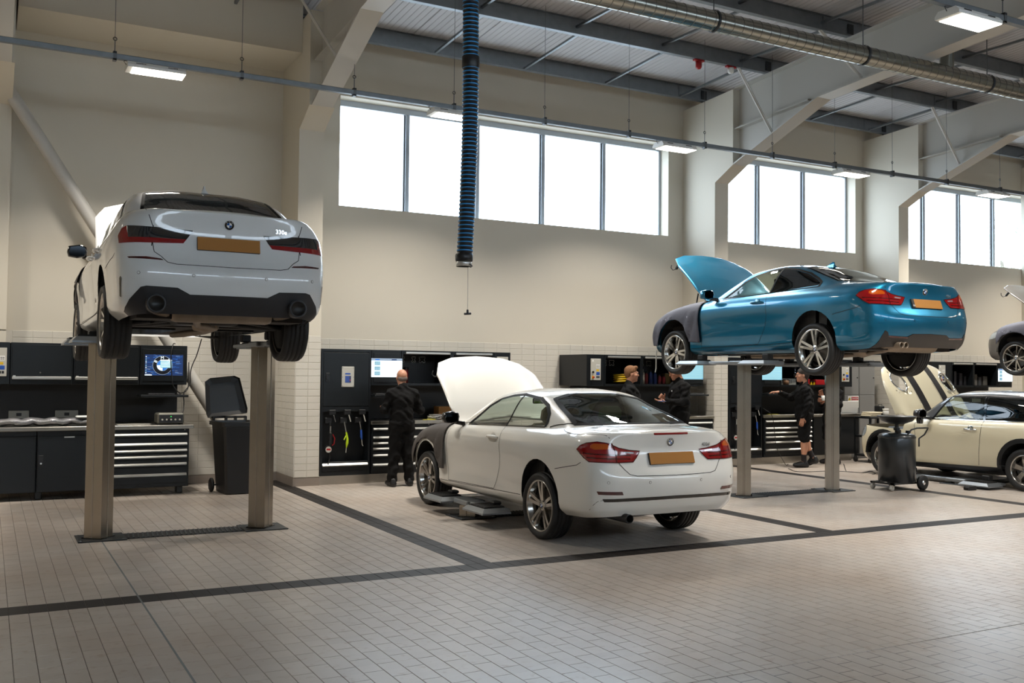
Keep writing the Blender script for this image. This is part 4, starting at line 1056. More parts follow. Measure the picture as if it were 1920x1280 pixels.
        ez = 1.016 if sed else .925; hh = body.bvh.ray_cast(Vector((-.01, -1, ez)), Vector((0, 1, 0)))
        bo = link('roundel_badge', roundel_mesh(.041), car, (0, hh[0].y-.001, ez)); bo.rotation_euler = (math.atan2(-(hh[1].z if hh[1].y < 0 else -hh[1].z), abs(hh[1].y))*-1*-1, 0, 0)
        q = MB(); tz = .992 if sed else .892; tx = .45 if sed else .44
        h = body.bvh.ray_cast(Vector((-tx, -1, tz)), Vector((0, 1, 0))); nn = h[1] if h[1].y < 0 else -h[1]; nn = Vector((-nn.x, nn.y, nn.z))
        text_into(q, opts['badge'], .052, M_CHROME, Matrix.Translation((tx, h[0].y-.006, tz)) @ Matrix.Rotation(math.atan2(nn.x, -nn.y), 4, 'Z') @ Matrix.Rotation(PI/2, 4, 'X'), .002); q.build('model_badge', car)
        if conv:
            b3, _ = cut(lid+l2, 'top', [(0, .085), (.20, .085), (.215, .155), (0, .155)]); 
            q = MB(); zz = 1.012; q.box(-.20, .20, .083, .13, .996, 1.016, M_RED, .006); q.build('third_brake_lamp', car)
        if not sed: pass
        if opts.get('fin', True) and not conv:
            fl_ = 1.62 if not sed else 1.30; fz = body.bvh.ray_cast(Vector((-.001, fl_, 3)), Vector((0, 0, -1)))[0].z
            q = MB(); q.prism([(fl_-.09, fz-.01), (fl_-.075, fz+.062), (fl_-.05, fz+.065), (fl_+.02, fz+.035), (fl_+.11, fz-.01)], -.006, .006, pnt, 'X')
            q.add([(-.035, fl_-.09, fz-.012), (.035, fl_-.09, fz-.012), (.02, fl_+.13, fz-.012), (-.02, fl_+.13, fz-.012), (0, fl_-.07, fz+.05), (0, fl_+.03, fz+.03)], [(0, 1, 4), (1, 2, 5, 4), (2, 3, 5), (3, 0, 4, 5)], pnt); q.build('roof_fin', car)
        # doors
        if sed:
            dp = [[(3.33, .29), (3.33, .95), (3.2, .96), (2.01, 1.02), (2.01, .31)], [(1.99, .31), (1.99, 1.02), (1.30, 1.03), (1.26, .86), (1.40, .68), (1.50, .45), (1.56, .33)]]
        else: dp = [[(3.24, .29), (3.26, .70), (3.22, .96), (2.9, .985), (1.93, 1.02), (1.925, .97), (1.89, .85), (1.88, .70), (1.92, .55), (2.00, .42), (2.07, .312)]]
        for k, d in enumerate(dp):
            dd, F = cut(F, 'side', d, (0,), ok=lambda P: P[0][2] < 1.03)
            ds = part('door' if k == 0 else 'rear_door', dd, pnt, 'LR'); gap('side', d, .006, close=True)
            hl_ = (2.06 if not sed else 2.25) if k == 0 else 1.50; hz_ = .872 if not sed else .885
            for sx, do in zip((-1, 1), ds):
                h = body.bvh.ray_cast(Vector((-2, hl_, hz_)), Vector((1, 0, 0)))[0]; q = MB(); m_ = pnt
                q.tube([(-.0, .115, .0), (-.022, .10, .003), (-.036, .05, .006), (-.037, -.04, .006), (-.024, -.095, .003), (0, -.11, 0)], [.012, .014, .015, .016, .015, .012], m_, 8)
                q.lathe([(.001, -.002), (.045, -.003), (.055, .004)], m_, 18, 'X')
                if sx > 0: q.xform(Matrix.Scale(-1, 4, (1, 0, 0)))
                q.xform(Matrix.Translation((h.x*(1 if sx < 0 else -1), hl_, hz_))); q.build('door_handle', do)
        gap('side', [(3.47+o, .275), (2.8, .285), (1.45, .318)], .006)
        if conv:
            gap('top', [(.57, 1.83), (.40, 1.86), (.2, 1.87), (0, 1.87)]); gap('top', [(.52, 1.40), (.60, 1.52), (.62, 1.62)], .005); ribbon(lines, body, 'top', [(.66, .745), (.73, .85), (.772, 1.05)], .012, M_PLASG, lift=.003)
    else:
        dd, F = cut(F, 'side', [(2.54, .262), (2.50, .45), (2.48, .70), (2.50, .86), (2.44, .95), (1.30, .985), (1.30, .80), (1.33, .45), (1.345, .29)], (0,), ok=lambda P: P[0][2] < 1.0)
        ds = part('door', dd, pnt, 'LR'); gap('side', [(2.54, .262), (2.50, .45), (2.48, .70), (2.51, .86), (2.40, .945)], .007); gap('side', [(1.30, .97), (1.30, .80), (1.33, .45), (1.345, .29)], .007)
        for sx, do in zip((-1, 1), ds):
            h = body.bvh.ray_cast(Vector((-2, 1.48, .825)), Vector((1, 0, 0)))[0]; q = MB()
            q.tube([(0, .10, 0), (-.03, .085, 0), (-.038, 0, 0), (-.03, -.085, 0), (0, -.10, 0)], [.010, .014, .014, .014, .010], M_CHROME, 8); q.lathe([(.001, .004), (.05, .001), (.058, .006)], M_CHROME, 18, 'X')
            if sx > 0: q.xform(Matrix.Scale(-1, 4, (1, 0, 0)))
            q.xform(Matrix.Translation((h.x*(1 if sx < 0 else -1), 1.48, .825))); q.build('door_handle', do)
        # black sill and arch cladding
        sk, F = cut(F, 'side', [(3.9, -.1), (3.9, .20), (2.7, .245), (1.0, .285), (.5, .30), (-.2, .30), (-.2, -.1)], (0,)); part('sill_trim', sk, M_PLAS, 'C', .006)
        for l in (lr, lf):
            c, F = cut(F, 'side', circle_poly(l, zc, .415), (0,)); part('arch_trim', c, M_PLAS, 'LR', .008)
        hl_, F = cut(F, 'fdiag', [(2.02+.095*math.cos(a), .685+.095*math.sin(a)) for a in np.linspace(0, 2*PI, 16, endpoint=False)], (0,)); part('headlamp', hl_, M_CLEAR, 'LR', .004)
        for pn in (wsp,): ribbon(lines, body, 'top', pn[1:], .03, M_PLASG, lift=.003)
    # front bumper / headlamps
    if not mini:
        hd, F = cut(F, 'fdiag', [(s7*(4.50+o-.55), .60), (s7*(4.48+o-.50), .69), (s7*(4.10+o-.80), .74), (s7*(3.98+o-.84), .735), (s7*(4.05+o-.82), .66), (s7*(4.25+o-.74), .60)], (0,)); part('headlamp', hd, M_CLEAR, 'LR', .004)
        fb, F = cut(F, 'side', [(5, 0), (5, .595), (4.42+o, .60), (4.18+o, .60), (4.18+o, 0)], (0,)); part('front_bumper', fb, opts.get('bumper', pnt))
        gr, _ = cut(fb, 'side', [(5, .43), (5, .58), (4.55+o, .58), (4.55+o, .43)])
        part('grille', gr, M_PLAS, 'C', .004)
    # roof
    if mini: rf, F = cut(F, 'top', [(0, -.2), (.78, -.2), (.78, 2.62), (0, 2.75)], (1, 2)); part('roof', rf, roofm)
    elif conv:
        rf, F = cut(F, 'top', [(0, .62), (.80, .62), (.80, 3.35), (0, 3.45)], (1, 2)); part('hard_top', rf, pnt)
    else:
        rf, F = cut(F, 'top', [(0, .5), (.80, .5), (.80, 3.35+o), (0, 3.45+o)], (1, 2)); part('roof', rf, roofm)
    part('body_shell', F, pnt)
    ln = lines.build('panel_gaps_and_seals', car); tag(ln, kind='stuff')
    # mirrors
    ml = (3.02 if not mini else 2.30)+(.06 if sed else 0); mz = (.985 if not mini else .98)
    for sx in (-1, 1):
        q = MB(); m_ = opts.get('mirror', pnt)
        prof = [(-.10, .0), (-.085, .065), (.02, .085), (.09, .065), (.105, .02), (.09, -.045), (.0, -.06), (-.085, -.05)]
        rows = []
        for d, sc in ((-.045, .80), (-.04, .95), (.02, 1.0), (.07, .84), (.10, .45)): rows.append([(a*sc, d, b*sc) for a, b in prof])
        n = len(prof); vs = [v for r in rows for v in r]
        q.add(vs, [(i*n+k, i*n+(k+1) % n, (i+1)*n+(k+1) % n, (i+1)*n+k) for i in range(4) for k in range(n)]+[tuple(range(4*n, 5*n))], m_, True); q.add(vs, [tuple(range(n))[::-1]], M_MIRR)
        if mini: q.lathe([(.045, -.10), (.055, -.05), (.05, .0)], M_PLASG, 14, 'Z', (.0, .01, -.05))
        q.xform(Matrix.Translation((sx*((.80 if not mini else .79)+.165), ml, mz+.045)))
        a = Vector((sx*(.80 if not mini else .77), ml-.05, mz-.02)); b = Vector((sx*((.80 if not mini else .79)+.10), ml+.01, mz)); q.cyl(a, b, .028, M_PLASG, 10, .022); q.build('door_mirror', car)
    # underside, wheel wells, cabin
    q = MB(); zf = .215
    q.box(-.70, .70, .30, lr-.33, zf, zf+.05, M_UNDER); q.box(-.52, .52, lr-.34, lr+.36, .30, .36, M_UNDER); q.box(-.76, .76, lr+.35, lf-.38, .195, .25, M_UNDER); q.box(-.50, .50, lf-.39, lf+.37, .22, .30, M_UNDER); q.box(-.66, .66, lf+.36, Lc-.22, .22, .26, M_UNDER)
    q.build('floor_pan', car)
    for l in (lr, lf):
        for sx in (-1, 1):
            q = MB(); n = 14; vs = []
            for i in range(n+1):
                a = PI*i/n; c, s = math.cos(a)*(R+.02), math.sin(a)*(R+.02)
                for w in (.875, .50): vs.append((sx*w, l+c, max(.16, zc+s)))
            q.add(vs, [(2*i, 2*i+1, 2*i+3, 2*i+2) for i in range(n)], M_WELL)
            q.add([(sx*.50, l+(R+.02)*math.cos(PI*i/n), zc+(R+.02)*math.sin(PI*i/n)) for i in range(n+1)]+[(sx*.5, l-R, .2), (sx*.5, l+R, .2)], [tuple(range(n+1))+(n+1, n+2)], M_WELL); q.build('wheel_well', car)
    q = MB(); q.box(-.79, .79, 1.05 if not mini else .5, lf-.55, .26, .30, M_SEATD); q.box(-.80, .80, lf-.60, lf-.52, .28, .86, M_SEATD)
    q.box(-.72, .72, lf-.95, lf-.60, .62, .88, M_SEATD, .05)
    if not mini: q.box(-.79, .79, .72 if sed else .92, 1.05, .40, .92 if not sed else .98, M_SEATD); q.box(-.74, .74, .70 if sed else .82, 1.16, .93, .955, M_SEATD)
    q.box(-.80, -.76, 1.1, lf-.6, .28, .90, M_SEATD); q.box(.76, .80, 1.1, lf-.6, .28, .90, M_SEATD)
    q.build('cabin_trim', car)
    sc_ = opts.get('seat', M_SEATD); sy = lf-1.95 if not mini else lf-1.75
    for sx in (-1, 1):
        q = MB(); seat(q, sx*.37, sy, sc_, M_GREEN if (sx > 0 and opts.get('film')) else None); q.build('front_seat', car)
    q = MB(); ry = 1.12 if not mini else .75
    q.box(-.60, .60, ry, ry+.50, .30, .48, sc_, .05); s0 = len(q.v); q.box(-.60, -.02, -.06, .08, 0, .52, sc_, .05); q.box(.02, .60, -.06, .08, 0, .52, sc_, .05); q.xform(Matrix.Translation((0, ry, .40)) @ Matrix.Rotation(math.radians(20), 4, 'X'), s0); q.build('rear_seat', car)
    q = MB(); q.tube([(.37+.185*math.cos(a), 0, .185*math.sin(a)) for a in np.linspace(0, 2*PI, 24, endpoint=False)], .015, M_SEATD, 8, True); q.box(.37-.17, .37+.17, -.01, .01, -.02, .02, M_SEATD); q.box(.37-.06, .37+.06, -.02, .02, -.05, .05, M_SEATD, .01); q.xform(Matrix.Translation((0, lf-1.03, .80)) @ Matrix.Rotation(math.radians(-25), 4, 'X')); q.build('steering_wheel', car)
    q = MB(); mzz = 1.245 if not mini else 1.25; q.box(-.12, .12, -.015, .015, -.035, .035, M_SEATD, .012); q.add([(-.11, -.0155, -.028), (.11, -.0155, -.028), (.11, -.0155, .028), (-.11, -.0155, .028)], [(0, 1, 2, 3)], M_CHROME); q.cyl((0, 0, .03), (0, .07, .075), .008, M_SEATD, 8); q.xform(Matrix.Translation((0, lf-1.30 if not mini else lf-1.10, mzz))); q.build('rear_view_mirror', car)
    q = MB(); q.box(-.70, .70, lf-.50, Lc-.40, .55, .68, M_UNDER, .05); q.box(-.40, .40, lf-.40, lf+.35, .60, .76, M_PLAS, .04); q.build('engine_bay', car)
    if opts.get('under'):
        q = MB(); q.lathe([(.0, -.42), (.085, -.42), (.10, -.38), (.10, .38), (.085, .42), (.0, .42)], M_EXH, 18, 'X', (0, .34, .275)); q.xform(Matrix.Scale(.8, 4, (0, 0, 1)) , 0); q.xform(Matrix.Translation((0, 0, .05))); q.build('silencer', car)
        q = MB(); q.tube([(-.2, .42, .24), (-.12, .8, .20), (.10, 1.1, .19), (.10, 1.6, .17), (.05, 2.4, .165), (.05, 3.2, .18)], .035, M_EXH, 10); q.build('exhaust_pipe', car)
        q = MB(); q.tube([(-.45, .33, .25), (-.585, .28, .29), (-.585, .12, .315)], .035, M_EXH, 10); q.build('tail_pipe', car)
        if sed: q = MB(); q.tube([(.45, .33, .25), (.585, .28, .29), (.585, .12, .315)], .035, M_EXH, 10); q.build('tail_pipe', car)
        q = MB(); q.box(-.30, .30, lr-.18, lr+.22, .20, .30, M_PLAS, .04); q.lathe([(0, -.13), (.09, -.10), (.11, 0), (.09, .1), (0, .13)], M_EXH, 16, 'X', (0, lr+.02, .245)); q.build('rear_differential', car)
        for sx in (-1, 1):
            for yy, zz, r in ((.0, .30, .022), (.24, .23, .028), (-.16, .25, .025)):
                q = MB(); q.cyl((sx*.26, lr+yy, zz), (sx*.76, lr+yy*.35, zc-droop-.03), r, M_PLAS if yy else M_EXH, 10); q.build('suspension_arm', car)
            q = MB(); q.cyl((sx*.28, lf+.05, .24), (sx*.76, lf, zc-droop-.04), .028, M_PLAS, 10); q.build('suspension_arm', car)
        q = MB(); q.box(-.62, -.15, 1.75, 3.2, .175, .194, M_PLASG, .005); q.box(.25, .62, 1.75, 3.2, .175, .194, M_PLASG, .005); q.build('undertray', car)
    add_wheels(car, style, .79 if not mini else .745, lr, lf, (.332 if not mini else .31)-droop, **opts.get('wheel', {}))
    return car, body
car_conv, B_CONV = build_car('convertible_car', 'white hard-top convertible with yellow plate and raised bonnet, low on its lift', 'conv', (5.755, 7.40, .08), .08, P_WHITE, 'grey_double', dict(
    hood=47, hood_fwd=.08, hood_up=.03, badge='430d', seat=M_SEAT, film=True, rear_glass=G_TINT, mirror=M_PLASG,
    cover=[(3.30, .42), (3.30, .965), (3.32, 1.2), (4.60, 1.2), (4.60, .40), (4.26, .40), (4.24, .52), (4.13, .66), (3.98, .73), (3.80, .745), (3.62, .70), (3.52, .60), (3.47, .47), (3.44, .42)], cover_mat=M_COVER, cover_label='dark grey cloth draped over the front wing of the white convertible'))
car_blue, B_BLUE = build_car('coupe_car', 'metallic blue coupe raised on a two-post lift with its bonnet open', 'coupe', (10.03, 7.96, 1.755), .105, P_BLUE, 'polished_double', dict(
    hood=47, hood_fwd=.09, hood_up=.04, badge='420d', film=True, under=True, mirror=P_BLUE,
    cover=[(3.26, .36), (3.27, .7), (3.25, 1.2), (4.60, 1.2), (4.60, .35), (4.28, .33), (4.22, .46), (4.10, .60), (3.98, .63), (3.84, .60), (3.70, .48), (3.58, .385)], cover_mat=M_COVERB, cover_label='slate grey cloth draped over the front wing of the blue coupe'))
car_sed, B_SED = build_car('saloon_car', 'white saloon seen from behind, raised high on a two-post lift', 'sedan', (1.785, 8.32, 1.86), .125, P_WHITE2, 'grey_star', dict(
    hood=50, badge='330e', under=True, mirror=M_PLASG, seat=M_SEATD,
    cover=[(3.46, .50), (3.46, 1.2), (4.66, 1.2), (4.66, .50), (4.36, .50), (4.20, .72), (4.0, .78), (3.75, .74), (3.58, .56)], cover_mat=M_COVER, cover_label='dark grey cloth draped over the front wing of the white saloon'))
car_mini, B_MINI = build_car('hatchback_car', 'cream small hatchback with black roof and striped raised bonnet', 'mini', (14.11, 8.37, .03), .03, P_CREAM, 'five_spoke', dict(hood=60, roof=P_BLACK, mirror=P_BLACK, wheel=dict(R=.31, rr=.215, W=.205)))
car_grey, B_GREY = build_car('grey_car', 'grey car raised beyond the blue coupe, wing covered by a cloth', 'coupe', (18.16, 8.0, 1.80), .11, P_GREY, 'grey_star', dict(
    hood=44, hood_fwd=.12, badge='120d', fin=True, bumper=P_GREY,
    cover=[(3.26, .40), (3.26, 1.2), (4.20, 1.2), (4.26, .62), (4.23, .50), (4.10, .66), (3.98, .70), (3.84, .70), (3.70, .64), (3.58, .50), (3.50, .40)], cover_mat=M_COVERB, cover_label='slate grey cloth draped over the front wing of the grey car'))
# ------------------------------------------------------------------ lifts
def car_lift(label, cx, half, y0, ztop, xpad, pads, zpad):
    t = thing('car_lift', label, 'car lift', (cx, y0, 0), 0, 'two-post lifts sunk in the floor')
    a = math.radians(41); s = .092
    for sx in (-1, 1):
        q = MB(); c, n = math.cos(a), math.sin(a)
        prof = []
        for (px, py) in ((-s, -s), (-.012, -s), (-.008, -s+.006), (.008, -s+.006), (.012, -s), (s, -s), (s, -.012), (s-.006, -.008), (s-.006, .008), (s, .012), (s, s), (-s, s), (-s, .012), (-s+.006, .008), (-s+.006, -.008), (-s, -.012)):
            prof.append((px*c+py*n, -px*n+py*c))
        q.prism(prof, .0, ztop-.03, M_ZINC, 'Z'); q.build('lift_post', t, (sx*half, 0, 0))
        q = MB(); q.prism([(px*1.18, py*1.18) for px, py in prof[::1]], .0125, .02, M_PLASG, 'Z'); q.build('post_wiper', t, (sx*half, 0, 0))
        q = MB(); q.box(-.20, .24, -.22, .22, .001, .012, M_PLATE, .004)
        for bx in (-.17, .21):
            for by in (-.18, .18): q.cyl((bx, by, .012), (bx, by, .016), .014, M_CHROME, 8)
        q.build('base_plate', t, (sx*half, 0, 0))
    q = MB(); x0, x1 = -half+.241, half-.201; q.box(x0, x1, -.16, .16, .001, .006, M_RUB)
    n = int((x1-x0)/.045)
    for i in range(n):
        x = x0+.01+i*.045; q.prism([(x, -.15), (x+.018, -.15), (x+.048, .15), (x+.030, .15)], .006, .012, M_PLATE, 'Z')
    q.build('floor_grating', t)
    for sx in (-1, 1):
        q = MB(); q.box(-.08, .08, pads[0][0]+.03, pads[1][1]-.03, ztop-.022, ztop+.022, M_ARM, .008); q.box(-.12, .12, -.18, .18, ztop-.03, ztop+.028, M_ARM, .01)
        q.build('carrier_beam', t, (sx*half, 0, 0))
        for (ya, yb) in pads:
            d = (xpad-half)*sx; w = .17; yc = (ya+yb)/2; hh = (yb-ya)/2
            q = MB(); zt = ztop+.030; zb_ = ztop-.03
            top = [(d-w+.04, yc-hh+.05), (d+w-.04, yc-hh+.05), (d+w-.04, yc+hh-.05), (d-w+.04, yc+hh-.05)]; bot = [(d-w, yc-hh), (d+w, yc-hh), (d+w, yc+hh), (d-w, yc+hh)]
            q.add([(x, y, zb_) for x, y in bot]+[(x, y, zb_+.018) for x, y in bot]+[(x, y, zt) for x, y in top], [(0, 3, 2, 1), (0, 1, 5, 4), (1, 2, 6, 5), (2, 3, 7, 6), (3, 0, 4, 7), (4, 5, 9, 8), (5, 6, 10, 9), (6, 7, 11, 10), (7, 4, 8, 11), (8, 9, 10, 11)], M_ARM)
            p = q.build('pad_plate', t, (sx*half, 0, 0))
            q = MB(); q.box(d-w+.05, d+w-.05, yc-hh+.06, yc+hh-.06, zt, zt+.012, M_RUB)
            for i in range(9): q.box(d-w+.055, d+w-.055, yc-hh+.07+i*(2*hh-.15)/9, yc-hh+.07+i*(2*hh-.15)/9+.018, zt+.012, zt+.018, M_RUB)
            q.build('rubber_mat', p)
            q = MB(); xb = (-sx)*.05+d*.45; q.box(xb-.05, xb+.05, yc-.06, yc+.06, zt+.013, zpad, M_RUB, .01); q.build('rubber_block', p)
    return t
PADS = ((-1.02, -.52), (.10+.02, .62))
car_lift('raised lift with steel posts holding up the white saloon', 1.777, .785, 10.30, 1.92, .92, ((-.46, .0), (.62, 1.12)), 2.045)
car_lift('lowered lift with flat pads under the white convertible', 5.755, .86, 10.10, .175, .96, ((-.88, -.38), (.20, .70)), .255)
car_lift('raised lift with steel posts holding up the blue coupe', 9.97, .83, 10.28, 1.815, .97, ((-.72, -.22), (.62, 1.12)), 1.935)
car_lift('fully lowered lift lying flat beneath the cream hatchback', 14.10, .82, 10.05, .065, 1.02, ((-.75, -.25), (.60, 1.1)), .185)
car_lift('raised lift holding up the grey car', 18.16, .82, 10.30, 1.86, .95, ((-.72, -.22), (.62, 1.12)), 1.98)
# ------------------------------------------------------------------ exhaust extraction hose
t = thing('exhaust_hose', 'blue and black ribbed extraction hose hanging from the roof', 'hose', (4.08, 8.6, 2.68))
M_HB = mat('hose_black', '#0e0f12', .35); M_HBL = mat('hose_blue', '#2f8fd0', .3)
top = 7.20-2.68; q = MB(); prof = []; mats = []; z = .10
while z < top:
    r = .073
    prof += [(r, z), (r+.007, z+.010), (r+.008, z+.022), (r, z+.032)]; mats += [M_HB, M_HBL, M_HB, M_HB]; z += .041
prof.append((.073, z)); q.lathe(prof, M_HB, 20, 'Z', mats=mats)
q.v = [(x+.03*math.sin(z_*1.1)+.012*z_, y, z_) for x, y, z_ in q.v]; q.build('hose_pipe', t)
q = MB(); q.lathe([(.074, -.0), (.076, .0), (.076, .06), (.074, .06)], M_BRUSH, 24); q.lathe([(.080, .05), (.086, .06), (.088, .11), (.080, .125)], M_PLAS, 24); q.tube([(.02, -.08, .02), (.05, -.085, .0), (.03, -.083, -.012)], .006, M_PLATE, 6); q.build('nozzle', t)
q = MB(); zc = 4.70-2.68; q.lathe([(.083, zc-.06), (.088, zc-.05), (.088, zc+.05), (.083, zc+.06)], M_PLAS, 20, 'Z', (.03*math.sin(zc*1.1)+.012*zc, 0, 0)); q.build('sleeve', t)
q = MB(); q.tube([(.035, -.02, .05), (.035, -.02, -.42)], .002, M_WIRE, 5); q.build('pull_cord', t)
q = MB(); q.cyl((.035, -.02, -.42), (.035, -.02, -.46), .010, M_PLAS, 8, .013); q.cyl((.0, -.02, -.463), (.07, -.02, -.457), .011, M_PLAS, 8); q.build('pull_handle', t)
# ------------------------------------------------------------------ wheelie bin
t = thing('wheelie_bin', 'black wheelie bin with its lid open beside the pilaster', 'bin', (2.99, 13.40, 0), math.radians(4))
M_BIN = mat('black_bin_plastic', '#0f1011', .33, bump=.05, bscale=60)
q = MB(); 
def ring(z, w, d, r=.03): return [(-w+r, -d, z), (w-r, -d, z), (w, -d+r, z), (w, d-r, z), (w-r, d, z), (-w+r, d, z), (-w, d-r, z), (-w, -d+r, z)]
rows = [ring(.01, .20, .24), ring(.06, .205, .245), ring(.90, .255, .30), ring(.905, .285, .335), ring(.955, .285, .335), ring(.96, .25, .295), ring(.15, .19, .23)]
vs = [v for r in rows for v in r]; n = 8
q.add(vs, [(i*n+k, i*n+(k+1) % n, (i+1)*n+(k+1) % n, (i+1)*n+k) for i in range(6) for k in range(n)]+[tuple(range(n))[::-1], tuple(range(6*n, 7*n))], M_BIN)
q.build('tub', t)
for sx in (-1, 1):
    q = MB(); q.lathe([(.0, -.02), (.08, -.02), (.095, -.012), (.095, .012), (.08, .02), (0, .02)], M_RUB, 24, 'X'); q.lathe([(0, -.024), (.05, -.022)], M_PLAS, 16, 'X'); q.build('wheel', t, (sx*.27 if sx < 0 else .27, .20, .096))
q = MB(); q.cyl((-.28, .20, .096), (.28, .20, .096), .012, M_PLATE, 8); q.build('axle', t)
q = MB(); q.cyl((-.24, .365, 1.0), (.24, .365, 1.0), .016, M_BIN, 8)
for x in (-.22, -.05, .08, .22): q.box(x-.012, x+.012, .30, .375, .93, 1.01, M_BIN)
q.build('rear_handle', t)
q = MB()   # the open lid: shallow dished panel standing up from the hinge
out = [(-.27, .0), (.27, .0), (.285, .06), (.24, .50), (.17, .54), (-.17, .54), (-.24, .50), (-.285, .06)]
inn = [(a*.72, .06+b*.76) for a, b in out]
q.add([(a, 0, b) for a, b in out]+[(a*.97, .03, b) for a, b in out]+[(a, .05, b) for a, b in inn]+[(a, -.03, b) for a, b in out], [(k, (k+1) % 8, 8+(k+1) % 8, 8+k) for k in range(8)]+[(8+k, 8+(k+1) % 8, 16+(k+1) % 8, 16+k) for k in range(8)]+[tuple(range(16, 24))]+[(24+k, 24+(k+1) % 8, (k+1) % 8, k) for k in range(8)], M_BIN)
q.xform(Matrix.Translation((-.02, .375, 1.02)) @ Matrix.Rotation(math.radians(-12), 4, 'X') @ Matrix.Rotation(math.radians(-6), 4, 'Y')); q.build('lid', t)
# ------------------------------------------------------------------ oil drainer
t = thing('oil_drainer', 'dark grey wheeled waste oil drainer with dish, in front of the cream hatchback', 'oil drainer', (11.82, 10.0, 0))
M_DR = mat('drainer_grey', '#23272a', .3, coat=.3)
q = MB(); q.lathe([(0, .115), (.25, .115), (.262, .125), (.262, .77), (.25, .80), (.17, .825), (0, .83)], M_DR, 32); q.lathe([(.264, .755), (.268, .76), (.268, .775), (.264, .78)], M_DR, 32); q.build('tank', t)
q = MB(); q.lathe([(.0, .95), (.10, .955), (.22, 1.0), (.265, 1.055), (.28, 1.07), (.272, 1.072), (.25, 1.05), (.10, .975), (0, .97)], M_PLAS, 32); q.build('dish', t)
q = MB(); q.cyl((0, 0, .82), (0, 0, .96), .028, M_PLAS, 12); q.cyl((0, 0, .86), (0, 0, .90), .045, M_PLATE, 12); q.build('dish_stem', t)
q = MB(); q.tube([(-.02, -.20, .80), (.02, -.24, .88), (.12, -.26, .905), (.40, -.22, .90), (.42, -.20, .885), (.40, -.16, .80), (.33, -.12, .74), (.33, -.12, .62)], .012, M_DR, 8); q.build('push_handle', t)
q = MB(); q.box(-.33, .38, -.20, -.16, .09, .115, M_DR); q.box(-.33, .38, .16, .20, .09, .115, M_DR); q.box(-.33, -.29, -.20, .20, .09, .115, M_DR); q.box(.20, .24, -.26, .26, .085, .115, M_DR); q.build('trolley_frame', t)
for sx, y in ((1, -.27), (1, .27)):
    q = MB(); q.lathe([(0, -.025), (.085, -.025), (.11, -.015), (.11, .015), (.085, .025), (0, .025)], M_RUB, 24, 'Y'); q.lathe([(0, -.03), (.03, -.03), (.035, -.024)], M_CHROME, 12, 'Y'); q.build('wheel', t, (.22, y, .112))
for y in (-.17, .17):
    q = MB(); q.lathe([(0, -.015), (.045, -.012), (.045, .012), (0, .015)], M_GREYP, 16, 'Y', (-.31, y, .046)); q.box(-.325, -.295, y-.02, y+.02, .045, .092, M_BRUSH); q.build('caster', t)
for x, y, r in ((-.10, -.12, .03), (.12, -.10, .035), (.14, .08, .03)):
    q = MB(); q.cyl((x, y, .80), (x, y, .86), r, M_PLAS, 12); q.build('filler_cap', t)
# ------------------------------------------------------------------ cables on the floor
def cable(label, pts, r=.006, cat='cable', m=None, grp=None):
    q = MB(); P = np.array(pts, float); tt = np.linspace(0, len(P)-1, (len(P)-1)*8+1); q.tube([tuple(p) for p in cr(P, tt)], r, m or M_CABLE, 6)
    return tag(q.build('cable'), label, cat, grp)
f = lambda u, v, z=.008: tuple(on_z(u, v, z))
cable('black power cable snaking over the floor towards the cream hatchback', [f(1478, 878), f(1500, 884), f(1520, 884), f(1548, 883), f(1590, 884), f(1615, 886), f(1632, 883), f(1640, 888)]+[(13.2, 12.25, .008), (13.2, 12.3, .12)])
cable('thin black lead hanging from the tool tower behind the blue lift down to the floor', [tuple(on_y(1431, 765, 13.45)), tuple(on_y(1445, 775, 13.4)), tuple(on_y(1452, 805, 13.35)), tuple(on_y(1456, 838, 13.3)), tuple(on_y(1470, 866, 13.2)), f(1478, 870)], .005)
# ------------------------------------------------------------------ workbench furniture
BF = 13.74
M_EMITB = emit_mat('screen_light_blue', '#7fb4c4', .75); M_EMITW = emit_mat('screen_white', '#dfeef6', 1.0); M_EMITN = emit_mat('screen_navy', '#122a55', .9); M_EMITG = emit_mat('screen_grey', '#7d8da0', .8); M_EMITK = emit_mat('screen_black', '#0a0f1a', .3); M_EMITM = emit_mat('screen_mid_blue', '#2a66b4', .95)
def drawer_unit(label, x0, x1, yf, grp, ztop=.862, z0=.13, depth=.60, bars=(.812, .684, .600, .520, .422, .282)):
    t = thing('drawer_cabinet', label, 'drawer cabinet', ((x0+x1)/2, yf, z0), 0, grp); w = (x1-x0)/2-.003; h = ztop-z0
    q = MB(); q.box(-w, w, .012, depth, 0, h, M_CAB, .004); q.build('body', t)
    ed = [ztop-.035]+[(bars[i]-.05) for i in range(len(bars)-1)]+[z0+.06]
    for i, b in enumerate(bars):
        zt = (ztop-.022 if i == 0 else bars[i-1]-.058)-z0; zb = (bars[i]-.054 if i < len(bars)-1 else z0+.05)-z0
        q = MB(); q.box(-w+.02, w-.02, -.004, .014, zb, zt, M_CAB, .003); d = q.build('drawer', t)
        zz = b-z0; q = MB(); q.prism([(-.004, zz-.042), (-.030, zz-.030), (-.030, zz-.022), (-.008, zz-.001), (-.004, zz-.001)], -w+.03, w-.03, M_BRUSH, 'X'); q.build('handle_bar', d)
    q = MB(); q.cyl((w-.06, -.008, h-.012), (w-.06, .012, h-.012), .009, M_CHROME, 10); q.build('lock', t)
    return t
def worktop(label, x0, x1, yf, depth=.66):
    q = MB(); q.box(x0, x1, yf-.03, yf-.03+depth, .864, .915, M_STAIN, .006); return tag(q.build('worktop'), label, 'worktop', 'steel worktops of the workbenches')
def plinth(label, x0, x1, yf):
    q = MB(); q.box(x0, x1, yf+.03, yf+.6, 0, .127, M_STAIN); return tag(q.build('plinth'), label, 'plinth', 'steel plinths of the workbenches')
